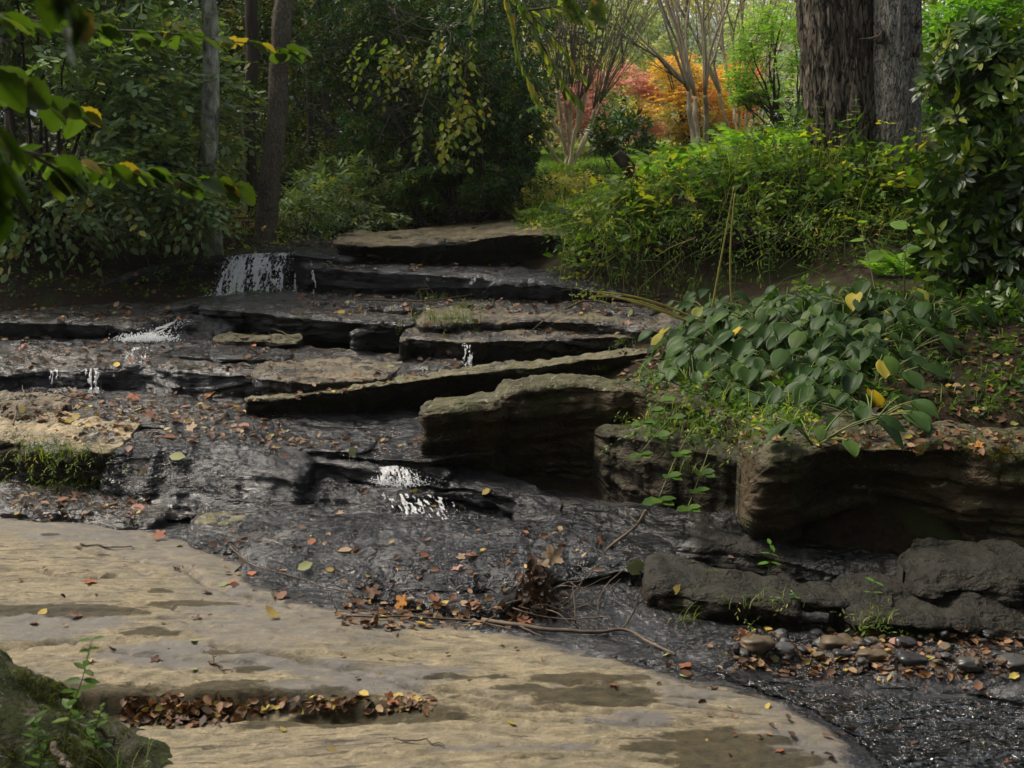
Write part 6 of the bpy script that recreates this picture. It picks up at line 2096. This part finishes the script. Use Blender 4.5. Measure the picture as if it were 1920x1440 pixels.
# ---- pile of dead leaves caught on twigs
root = thing('leaf_pile', 'tall pile of dark dead leaves and twigs caught at the foot of the dome', 'leaf pile', hit(1010, 1165)[0])
mb = MB()
c0 = hit(1005, 1150)[0]
m = 240
u = rng.random(m)
C = np.stack([c0[0] + rng.normal(0, .05, m) * (1.25 - u), c0[1] + rng.normal(0, .06, m), c0[2] - .03 + u * .20 + rng.normal(0, .01, m)], -1)
C[:, 0] += (1 - u) * rng.normal(0, .06, m)
for k, tp in enumerate((dead_tmpl(2), dead_tmpl(4), dead_tmpl(7))):
    s = slice(k, None, 3)
    leaves(mb, tp, C[s], rng.normal(0, 1, C[s].shape) + [0, 0, -.6], rng.normal(0, 1, C[s].shape) + [0, -.8, .3], rng.uniform(.025, .048, len(C[s])), np.clip(rng.normal(.07, .10, len(C[s])), 0, 1))
mb.build('leaves', G['litter'], root)
tw = MB()
for i in range(26):
    b0 = c0 + rng.normal(0, 1, 3) * [.12, .06, .04] + [0.03, -.03, .03]
    tw.tube(branch_path(b0, norm(rng.normal(0, 1, 3) * [1, .5, .7] + [.5, 0, .1]), rng.uniform(.12, .38), 8, .2), np.linspace(.003, .0012, 9), 4)
tw.build('twigs', M_TWIG, root)
# two large fawn leaves leaning on the pile and a hanging yellow-green one
for (a, b, D, s_, col, lb, nn) in ((1038, 1050, 4.33, .085, 'tan', 'large fawn lobed leaf leaning above the dead leaf pile', (0.2, -.7, .6)), (1015, 1068, 4.30, .065, 'tan', 'pale torn lobed leaf lying flat beside the large fawn one', (0, -.3, 1)),
                                 (1188, 1072, 4.42, .10, 'green', 'pale green leaf hanging on the jagged wet rock', (.3, -.9, .3)), (570, 1072, 4.5, .07, 'green', 'yellow green oval leaf lying on the dark dome', (0, -.5, .8)), (330, 864, 5.1, .085, 'green', 'large yellow oval leaf stuck to the sloping wet rock face', (0, -.5, .8)),
                                 (300, 1012, 4.6, .06, 'russet', 'curled reddish brown leaf at the back of the pale slab', (0, -.4, .9)), (512, 1160, 4.0, .07, 'yellow', 'curled pale yellow leaf on the pale slab', (.3, -.4, .9))):
    h = hit(a, b)
    p = h[0] + [0, 0, .02]
    o = bpy.data.objects.new('fallen_leaf', LT[col][0 if 'lobed' in lb or 'curled' in lb else 3])
    COL.objects.link(o)
    o.location = p
    o.scale = (s_, s_, s_)
    o.rotation_mode = 'QUATERNION'
    o.rotation_quaternion = Vector(nn).to_track_quat('Z', 'Y') @ Quaternion((0, 0, 1), rng.uniform(0, 6))
    tag(o, lb, 'leaf')

# ---- pebble bar
PM = [simple_mat("pebble_grey", [(.3, (.035, .035, .037)), (.7, (.085, .08, .075))], 20, .35, .3, .004), simple_mat("pebble_brown", [(.3, (.055, .04, .024)), (.7, (.14, .10, .06))], 20, .5, .4, .004), simple_mat("pebble_black", [(.3, (.018, .018, .02)), (.7, (.045, .043, .045))], 20, .3, .3, .004)]
PN = ('grey', 'brown', 'blackish')
BIG = [(1413, 1205, .055, 1, 'rough ochre brown stone at the left end of the pebble bar'), (1568, 1206, .06, 1, 'largest smooth brown stone on the pebble bar'), (1700, 1205, .042, 2, 'dark blue grey stone behind the yellow leaves'),
       (1710, 1235, .042, 2, 'black pointed stone in the middle of the pebble bar'), (1900, 1243, .055, 0, 'big grey stone at the right end of the pebble bar'), (1815, 1243, .04, 0, 'flat grey stone at the waterline'), (1580, 1222, .03, 2, 'small black stone under the smooth brown one'),
       (1632, 1226, .045, 1, 'flat fawn stone among the yellow leaves'), (1470, 1215, .04, 0, 'grey stone between the two brown ones')]
for (a, b, r, mi, lb) in BIG:
    h = hit(a, b + 8)
    stone('stone', lb, h[0] + [0, 0, r * .25], (r * 1.1, r * .8, r * .5), PM[mi], a * .37)
protos = []
for k in range(3):
    for s_ in range(3):
        o, V, F = stone('pebble', '', (0, 0, 0), (1, .75, .5), PM[k], 50 + k * 3 + s_)
        protos.append((o.data, k))
        bpy.data.objects.remove(o)
for i in range(70):
    a = rng.uniform(1375, 1935)
    b = rng.uniform(1195, 1262) if a > 1600 else rng.uniform(1192, 1240)
    h = hit(a, b)
    if h is None or h[0][1] > 4.6:
        continue
    me, k = protos[rng.integers(0, 9)]
    o = bpy.data.objects.new('pebble', me)
    COL.objects.link(o)
    r = rng.uniform(.010, .028)
    o.location = h[0] + [0, 0, r * .2]
    o.scale = (r, r * rng.uniform(.8, 1.2), r * rng.uniform(.8, 1.2))
    o.rotation_euler = (rng.normal(0, .2), rng.normal(0, .2), rng.uniform(0, 6.3))
    tag(o, 'small %s pebble on the bar at the foot of the shaded stones' % PN[k], 'pebble', 'small pebbles of the bar')
mb = MB()
Pp = [hit(rng.uniform(1370, 1935), rng.uniform(1195, 1256)) for _ in range(900)]
Pp = np.array([h[0] for h in Pp if h is not None and h[0][1] < 4.7])
ico = np.array([[1, 0, 0], [-1, 0, 0], [0, .8, 0], [0, -.8, 0], [0, 0, .5], [0, 0, -.5]], float)
icf = np.array([[0, 2, 4], [2, 1, 4], [1, 3, 4], [3, 0, 4], [2, 0, 5], [1, 2, 5], [3, 1, 5], [0, 3, 5]])
leaves(mb, (ico, None, icf), Pp, rng.normal(0, 1, Pp.shape) * [1, 1, .1], np.tile([0, 0, 1.0], (len(Pp), 1)) + rng.normal(0, .2, Pp.shape), rng.uniform(.004, .011, len(Pp)), .5)
tag(mb.build('gravel', PM[1], loc=(0, 4, 0)), 'fine gravel between the pebbles of the bar', kind='stuff')

# ---- still and running water
def water_mat():
    m, t, out = new_mat("stream_water")
    g = N_(t, "ShaderNodeNewGeometry")
    n1 = noise(t, g.outputs['Position'], 11, 2, .5, .9, (1, 2.0, 1))
    n2 = noise(t, g.outputs['Position'], 32, 2, .5, .6, (1, 1.7, 1))
    b = bump(t, math_(t, 'ADD', n1, math_(t, 'MULTIPLY', n2, .5)), 1.0, .10)
    p = N_(t, "ShaderNodeBsdfPrincipled")
    p.inputs['Base Color'].default_value = (.045, .042, .04, 1)
    p.inputs['Roughness'].default_value = .04
    p.inputs['IOR'].default_value = 1.4
    p.inputs['Coat Weight'].default_value = 1.0
    p.inputs['Coat Roughness'].default_value = .05
    t.links.new(b, p.inputs['Coat Normal'])
    p.inputs['Transmission Weight'].default_value = .85
    t.links.new(b, p.inputs['Normal'])
    t.links.new(p.outputs[0], out.inputs[0])
    return m


MW = water_mat()


def pool(label, poly, z, res=.02, amp=.004, seed=0, name='water'):
    poly = np.array([PZ(a, b, z)[:2] for a, b in poly])
    x0, y0 = poly.min(0); x1, y1 = poly.max(0)
    xs = np.arange(x0, x1, res); ys = np.arange(y0, y1, res)
    A, B = np.meshgrid(xs, ys, indexing='ij')
    ins = in_poly(A, B, poly) > 0
    Z = z + fbm(np.stack([A * 9, B * 22, 0 * A + seed], -1), 3) * amp
    F = grid_faces(len(xs), len(ys))[:, ::-1]
    keep = ins.ravel()[F].all(1)
    F = F[keep]
    used = np.unique(F)
    mp = -np.ones(A.size, int); mp[used] = np.arange(len(used))
    V = np.stack([A, B, Z], -1).reshape(-1, 3)[used]
    o = mesh_obj(name, V, mp[F], MW)
    return tag(o, kind='structure')


pool('', [(1040, 1165), (1150, 1150), (1300, 1165), (1500, 1185), (1700, 1200), (1980, 1215), (2000, 1330), (1800, 1300), (1600, 1290), (1450, 1285), (1330, 1270), (1230, 1240), (1120, 1215), (1030, 1195)], -.100, .012, .008)
pool('', [(460, 800), (800, 800), (900, 850), (800, 868), (700, 862), (560, 846), (460, 832)], .190, .016, .003)


# a shallow sheet of running water sliding over the bedrock right of the pale slab
def film(poly, lift, res, amp, seed):
    poly = np.array([PZ(a, b, -.05)[:2] for a, b in poly])
    x0, y0 = poly.min(0); x1, y1 = poly.max(0)
    xs = np.arange(x0, x1, res); ys = np.arange(y0, y1, res)
    A, B = np.meshgrid(xs, ys, indexing='ij')
    keepv = in_poly(A, B, poly) > fbm(np.stack([A * 3, B * 3, 0 * A], -1), 3) * .06
    Z = bed_height(A, B) + lift + fbm(np.stack([A * 14, B * 26, 0 * A + seed], -1), 4) * amp
    F = grid_faces(len(xs), len(ys))[:, ::-1]
    F = F[keepv.ravel()[F].all(1)]
    used = np.unique(F)
    mp = -np.ones(A.size, int); mp[used] = np.arange(len(used))
    tag(mesh_obj('water', np.stack([A, B, Z], -1).reshape(-1, 3)[used], mp[F], MW), kind='structure')


film([(1290, 1262), (1420, 1275), (1600, 1282), (1980, 1290), (2100, 1480), (1700, 1480), (1625, 1420), (1540, 1350), (1400, 1300)], .008, .010, .006, 3)


# ---- falling water
def white_mat():
    m, t, out = new_mat("broken_white_water")
    b = pbsdf(t, (.9, .9, .9), .10, .8)
    tr = N_(t, "ShaderNodeBsdfTranslucent"); tr.inputs[0].default_value = (.8, .85, .9, 1)
    tp = N_(t, "ShaderNodeBsdfTransparent")
    mx = N_(t, "ShaderNodeMixShader"); mx.inputs[0].default_value = .35
    t.links.new(b, mx.inputs[1]); t.links.new(tr.outputs[0], mx.inputs[2])
    m2 = N_(t, "ShaderNodeMixShader"); m2.inputs[0].default_value = .32
    t.links.new(mx.outputs[0], m2.inputs[1]); t.links.new(tp.outputs[0], m2.inputs[2])
    t.links.new(m2.outputs[0], out.inputs[0])
    return m


MF = white_mat()


def drops(mb, C, r):
    sub = []
    # octahedron refined once
    v = norm(np.array([[1, 0, 0], [-1, 0, 0], [0, 1, 0], [0, -1, 0], [0, 0, 1], [0, 0, -1]], float))
    leaves(mb, (v, None, icf), C, rng.normal(0, 1, C.shape), rng.normal(0, 1, C.shape), r, .5)


def falls(lip, foot, n_str, n_drop, n_foam, spray=.03, thr=.0, seed=0, r=.0022, cov=.0, res=.0045, skew=1.5):
    """Thin torn sheet of falling water between lip and foot, with drops and foam where it lands."""
    lip, foot = trunk_path(np.array(lip), 300), trunk_path(np.array(foot), 300)
    W_ = np.linalg.norm(lip[-1] - lip[0]); H_ = np.linalg.norm(lip[150] - foot[150])
    nu, nv = max(6, int(W_ / res)), max(6, int(H_ / res))
    mb = MB()

    def at(u, v):
        k = np.clip((np.asarray(u) * 299).astype(int), 0, 299)
        a, b = lip[k], foot[k]
        p = a + (b - a) * np.asarray(v)[..., None]
        p[..., 2] = a[..., 2] + (b[..., 2] - a[..., 2]) * np.asarray(v) ** skew
        return p
    U, Vv = np.meshgrid(np.linspace(0, 1, nu), np.linspace(0, 1, nv), indexing='ij')
    pos = at(U, Vv)
    x, z = U * W_, Vv * H_
    q = np.stack([x, z, 0 * x + seed], -1)
    w1 = fbm(q * [24, 6, 1], 3); w2 = fbm(q * [95, 15, 1] + 5, 3); w3 = fbm(q * [200, 48, 1] + 9, 2)
    pos = pos + np.stack([w2 * .006, -.012 * (w1 + .5 * w2) - .008 * w3, w3 * .003], -1)
    keep = (w1 * .55 + w2 * .7 + w3 * .45 > thr + cov * Vv + .5 * (np.abs(U - .5) > .46))
    F = grid_faces(nu, nv)
    kf = keep.ravel()[F].sum(1) >= 3
    mb.add(pos.reshape(-1, 3), F[kf], None, .5)
    if n_drop:
        u, v = rng.random(n_drop), rng.random(n_drop) ** .8
        C = at(u, v) + rng.normal(0, 1, (n_drop, 3)) * [spray, spray * .6, spray * .3] * (.3 + v[:, None])
        drops(mb, C, r * rng.uniform(.4, 1.2, n_drop))
    if n_foam:
        u = rng.random(n_foam)
        C = at(u, np.ones(n_foam)) + rng.normal(0, 1, (n_foam, 3)) * [spray * 1.3, spray, .0] + np.abs(rng.normal(0, .018, (n_foam, 1))) * [0, 0, 1]
        drops(mb, C, r * rng.uniform(.6, 2.0, n_foam))
    o = mb.build('waterfall', MF)
    me = o.data
    return tag(o, kind='structure')


def lipf(pts):
    return [P(*p) for p in pts]


falls(lipf([(430, 480, 9.0), (480, 475, 9.0), (545, 474, 9.0)]), lipf([(398, 562, 8.70), (465, 562, 8.72), (532, 557, 8.83)]), 0, 1500, 3000, .05, -.14, 1, .0036)
falls(lipf([(546, 484, 8.88), (557, 484, 8.88)]), lipf([(545, 556, 8.8), (558, 556, 8.8)]), 0, 20, 20, .01, .1, 2, .0018)
falls(lipf([(582, 492, 8.75), (590, 492, 8.75)]), lipf([(584, 555, 8.7), (592, 555, 8.7)]), 0, 12, 6, .008, .3, 22, .0016)
falls(lipf([(238, 651, 6.98), (280, 651, 6.98)]), lipf([(232, 672, 6.88), (284, 672, 6.88)]), 0, 40, 120, .02, .05, 3, .0014, 0, .003)
falls(lipf([(328, 598, 7.6), (362, 600, 7.7)]), lipf([(235, 638, 7.15), (310, 638, 7.2)]), 0, 260, 1200, .04, .2, 4, .0030, 0, .005, 1.0)
falls(lipf([(95, 692, 6.55), (114, 690, 6.55)]), lipf([(90, 737, 6.45), (112, 737, 6.45)]), 0, 20, 30, .012, .3, 5, .0012, 0, .003)
falls(lipf([(158, 690, 6.57), (188, 690, 6.57)]), lipf([(160, 737, 6.45), (190, 737, 6.45)]), 0, 20, 50, .012, .2, 6, .0012, 0, .003)
falls(lipf([(704, 876, 5.25), (740, 872, 5.25), (778, 880, 5.23)]), lipf([(710, 909, 5.10), (745, 911, 5.08), (790, 909, 5.1)]), 0, 90, 500, .02, -.12, 7, .0019, 0, .003)
falls(lipf([(700, 925, 4.98), (780, 925, 4.98), (850, 935, 4.93)]), lipf([(730, 988, 4.75), (810, 992, 4.72), (890, 988, 4.75)]), 0, 120, 500, .03, .32, 8, .0018, 0, .0035, 1.1)
falls(lipf([(866, 644, 7.08), (888, 642, 7.08)]), lipf([(864, 688, 6.93), (886, 688, 6.93)]), 0, 14, 20, .008, .25, 9, .0012, 0, .003)
falls(lipf([(880, 515, 8.43), (905, 517, 8.43)]), lipf([(880, 550, 8.38), (905, 552, 8.38)]), 0, 10, 6, .008, .35, 10, .0014)
falls(lipf([(1085, 1070, 4.42), (1170, 1062, 4.46), (1270, 1074, 4.42)]), lipf([(1090, 1148, 4.14), (1180, 1152, 4.12), (1262, 1148, 4.14)]), 0, 160, 700, .03, .30, 11, .0020, 0, .0035, 1.2)
# flecks of foam on the pool
mb = MB()
C = []
for (a0, a1, b, n) in ((1170, 1270, 1158, 220), (1050, 1120, 1158, 90), (1270, 1340, 1212, 130), (1300, 1380, 1230, 120)):
    for i in range(n):
        C.append(PZ(rng.uniform(a0, a1), b + rng.normal(0, 4), -.083))
C = np.array(C)
drops(mb, C, rng.uniform(.0015, .005, len(C)))
tag(mb.build('foam', MF, loc=(0, 4, 0)), 'white foam flecks on the small pool', kind='stuff')


# ================================================================ BRANCHES HANGING INTO THE PICTURE
def toothed(w_=.3, seed=0):
    n = 12
    t = np.linspace(0, 1, n)
    w0 = w_ * np.sin(np.clip(t, 0, 1) ** .8 * math.pi) ** .8
    w0 = w0 * (1 + .22 * (np.arange(n) % 2))
    L_ = np.stack([-w0, t - .04 * (np.arange(n) % 2), .10 * np.sin(t * 3) - .15 * t ** 2], -1)
    M_ = np.stack([0 * t, t, -.05 * np.sin(t * 3.1) - .15 * t ** 2], -1)
    R_ = L_ * [-1, 1, 1]
    V = np.vstack([L_, M_, R_])
    k = np.arange(n - 1)
    Q = np.vstack([np.stack([k, k + n, k + n + 1, k + 1], -1), np.stack([k + n, k + 2 * n, k + 2 * n + 1, k + n + 1], -1)])
    return V, Q[:, ::-1], None


TO = toothed(.30)


def hanging(path, leaf, label, n, mat, r=.006, hang=.7, side=.5, seed=0, a=None, tmpl=None, sub=()):
    pts = [P(*p) for p in path]
    root = thing('tree_branch', label, 'branch', pts[0])
    mb, sm_ = MB(), MB()
    allp = [(pts, n)]
    for s in sub:
        allp.append(([P(*p) for p in s[0]], s[1]))
    for pts_, nn_ in allp:
        pp = trunk_path(pts_, 40)
        for _ in range(6):
            pp[1:-1] = (pp[:-2] + pp[2:]) / 2 * .5 + pp[1:-1] * .5
        sm_.tube(pp, np.linspace(r, r * .25, 40), 5)
        T = norm(np.gradient(pp, axis=0))
        for k in range(nn_):
            t = rng.uniform(.08, 1.0)
            i = min(int(t * 39), 39)
            s = 1 if k % 2 else -1
            sd_ = norm(np.cross(T[i], UP)) * s
            ax = T[i] * .7 + sd_ * rng.uniform(.2, 1.0) * side * 2 + np.array([0, 0, -hang * rng.uniform(.2, 1.3)])
            nrm = UP + rng.normal(0, .3, 3) + np.array([0, -.5, 0]) * rng.random()
            leaves(mb, tmpl or TO, [pp[i] + rng.normal(0, .006, 3)], [ax], [nrm], [leaf * rng.uniform(.65, 1.15)], [rng.random() * .88 if rng.random() > .07 else 1.0])
    mb.build('leaves', mat, root)
    sm_.build('twig', M_TWIG, root)
    return root


hanging([(-250, -10, 1.6), (0, 30, 2.2), (150, 55, 2.6), (300, 60, 3.0), (440, 78, 3.3), (570, 98, 3.5)], .068, 'leafy twig crossing the top left and ending in front of the leaning trunk', 64, G['near'], .005, .45)
hanging([(-250, 225, 1.5), (0, 275, 2.1), (120, 300, 2.5), (240, 315, 2.8), (350, 330, 3.0), (455, 350, 3.1)], .072, 'long leafy twig crossing the left side at the level of the trunk bases', 90, G['near'], .005, .75,
        sub=(([(60, 290, 2.3), (110, 320, 2.35), (150, 345, 2.4)], 9),))
hanging([(-250, 60, 1.4), (-60, 120, 1.8), (40, 155, 2.1), (110, 190, 2.3), (165, 232, 2.5)], .085, 'short twig with yellow tipped lobed leaves at the left edge', 26, G['near'], .005, .5)
hanging([(-200, 120, .85), (-120, 170, .9), (-40, 230, .95), (0, 320, 1.0), (-30, 400, 1.0)], .05, 'very near blurred leafy twig hanging at the extreme left', 20, G['near'], .004, .9)
hanging([(60, -160, .95), (110, -70, 1.0), (140, 0, 1.05), (150, 60, 1.05)], .045, 'very near dark blurred leaves hanging from the top left', 14, G['near'], .004, 1.0)
# yellow-green sprays hanging into the top of the picture in the middle
hanging([(850, -300, 9.0), (930, -60, 9.2), (985, 20, 9.3), (1040, 70, 9.4), (1100, 150, 9.4)], .13, 'yellow green branch hanging beside the evergreen in front of the bare whips', 80, G['yellowgreen'], .012, .9, tmpl=SL,
        sub=(([(930, -60, 9.2), (960, 30, 9.2), (970, 100, 9.2), (1010, 190, 9.2)], 46), ([(985, 20, 9.3), (1060, 10, 9.3), (1110, 40, 9.3)], 30), ([(900, -100, 9.1), (900, -20, 9.0), (880, 40, 9.0)], 26), ([(985, 20, 9.3), (1020, 90, 9.3), (1060, 160, 9.4), (1090, 190, 9.4)], 40)))
hanging([(1010, -320, 8.0), (1040, -90, 8.1), (1060, -10, 8.2), (1080, 20, 8.2)], .14, 'cluster of broad yellow green leaves hanging from the top edge', 26, G['yellowgreen'], .01, 1.1, tmpl=LOBE5, sub=(([(1040, -90, 8.1), (1110, -30, 8.1), (1125, 40, 8.1)], 16),))
hanging([(960, 240, 10.9), (985, 205, 10.8), (1010, 195, 10.7), (1040, 205, 10.6)], .10, 'bright green leafy twig poking out of the right side of the evergreen', 26, G['bright'], .006, .8, tmpl=SL)


# plants on the near mossy rock
for (a, b, D, hgt, n, lf, lb) in ((100, 1255, 2.45, .30, 9, .055, 'blurred leafy weed growing on top of the near mossy rock'), (60, 1290, 2.35, .18, 8, .05, 'low leafy sprout on the near mossy rock'), (170, 1300, 2.5, .16, 7, .045, 'small weed on the right shoulder of the near mossy rock')):
    p, _n = down(*P(a, b, D)[:2])
    weed(p, hgt, n, lf, leaf_oval(.24, .1, .05), G['weed'], lb, a=.4, stem_r=.002, lean=.15)
p, _n = down(*P(190, 1290, 2.5)[:2])
tuft(0, 0, 26, .22, 'thin arching grass on the near mossy rock', .05, (.4, 1.2), .0025, pt=p)

# hills far off, and unseen trees added round the viewer to block sky light
xs = np.linspace(-500, 700, 80); ys = np.linspace(300, 480, 12)
A, B = np.meshgrid(xs, ys, indexing='ij')
Z = 4 + 52 * np.sin(np.clip((B - 300) / 120, 0, 1) * math.pi / 2) + fbm(np.stack([A / 90, B / 90, 0 * A], -1), 4) * 12
tag(mesh_obj('hills', np.stack([A, B, Z], -1).reshape(-1, 3), grid_faces(80, 12)[:, ::-1], simple_mat("far_forest_haze_tint", [(.3, (.05, .08, .09)), (.7, (.09, .12, .14))], .05, 1, .2, .5), loc=(0, 300, 0)), kind='structure')  # blue of distance haze is painted into the hill colour
SHADE_TREES = (((-3.6, -1.6), 'unseen broad tree added for shade on the near left bank beside the pale slab'), ((3.8, -1.2), 'unseen broad tree added for shade on the near right bank below the boulder wall'), ((0.3, -4.2), 'unseen tree added for shade downstream of the pale slab'),
          ((-5.2, .6), 'unseen tree added for shade left of the near mossy rock'), ((5.2, 2.2), 'unseen tree added for shade right of the boulder wall'), ((-6.0, -5.0), 'unseen tall tree added for shade farther down the left bank'), ((6.5, -5.5), 'unseen tall tree added for shade farther down the right bank'))
for k, ((x, y), lb) in enumerate(SHADE_TREES):
    b = np.array([x, y, float(gz(x, y))])
    tree(lb, [b - [0, 0, .2], b + [.1, 0, 3], b + [0, .2, 6.5]], .16, .10, M_BARKDARK, [(b + [0, 0, 4.0], (2.3, 2.3, 3.3), 1000, .34, 'spray5')], G['forest'], sides=12, rings=30, seed=40 + k, limbs=5, group='unseen trees added for shade')

# thin autumn mist in the air, felt only in the far background
m_h, t_h, out_h = new_mat("mist")
pv = N_(t_h, "ShaderNodeVolumePrincipled")
pv.inputs['Color'].default_value = (.86, .88, .84, 1)
pv.inputs['Density'].default_value = .0006
pv.inputs['Anisotropy'].default_value = .2
t_h.links.new(pv.outputs[0], out_h.inputs['Volume'])
mbh = MB()
x0, x1, y0, y1, z0, z1 = -520, 720, -110, 500, -8.0, 75.0
Vb = np.array([[x, y, z] for x in (x0, x1) for y in (y0, y1) for z in (z0, z1)], float)
mbh.add(Vb, [[0, 1, 3, 2], [4, 6, 7, 5], [0, 4, 5, 1], [2, 3, 7, 6], [0, 2, 6, 4], [1, 5, 7, 3]], None)
tag(mbh.build('haze', m_h, smooth=False, loc=(0, 0, 0)), 'thin mist in the air', kind='stuff')
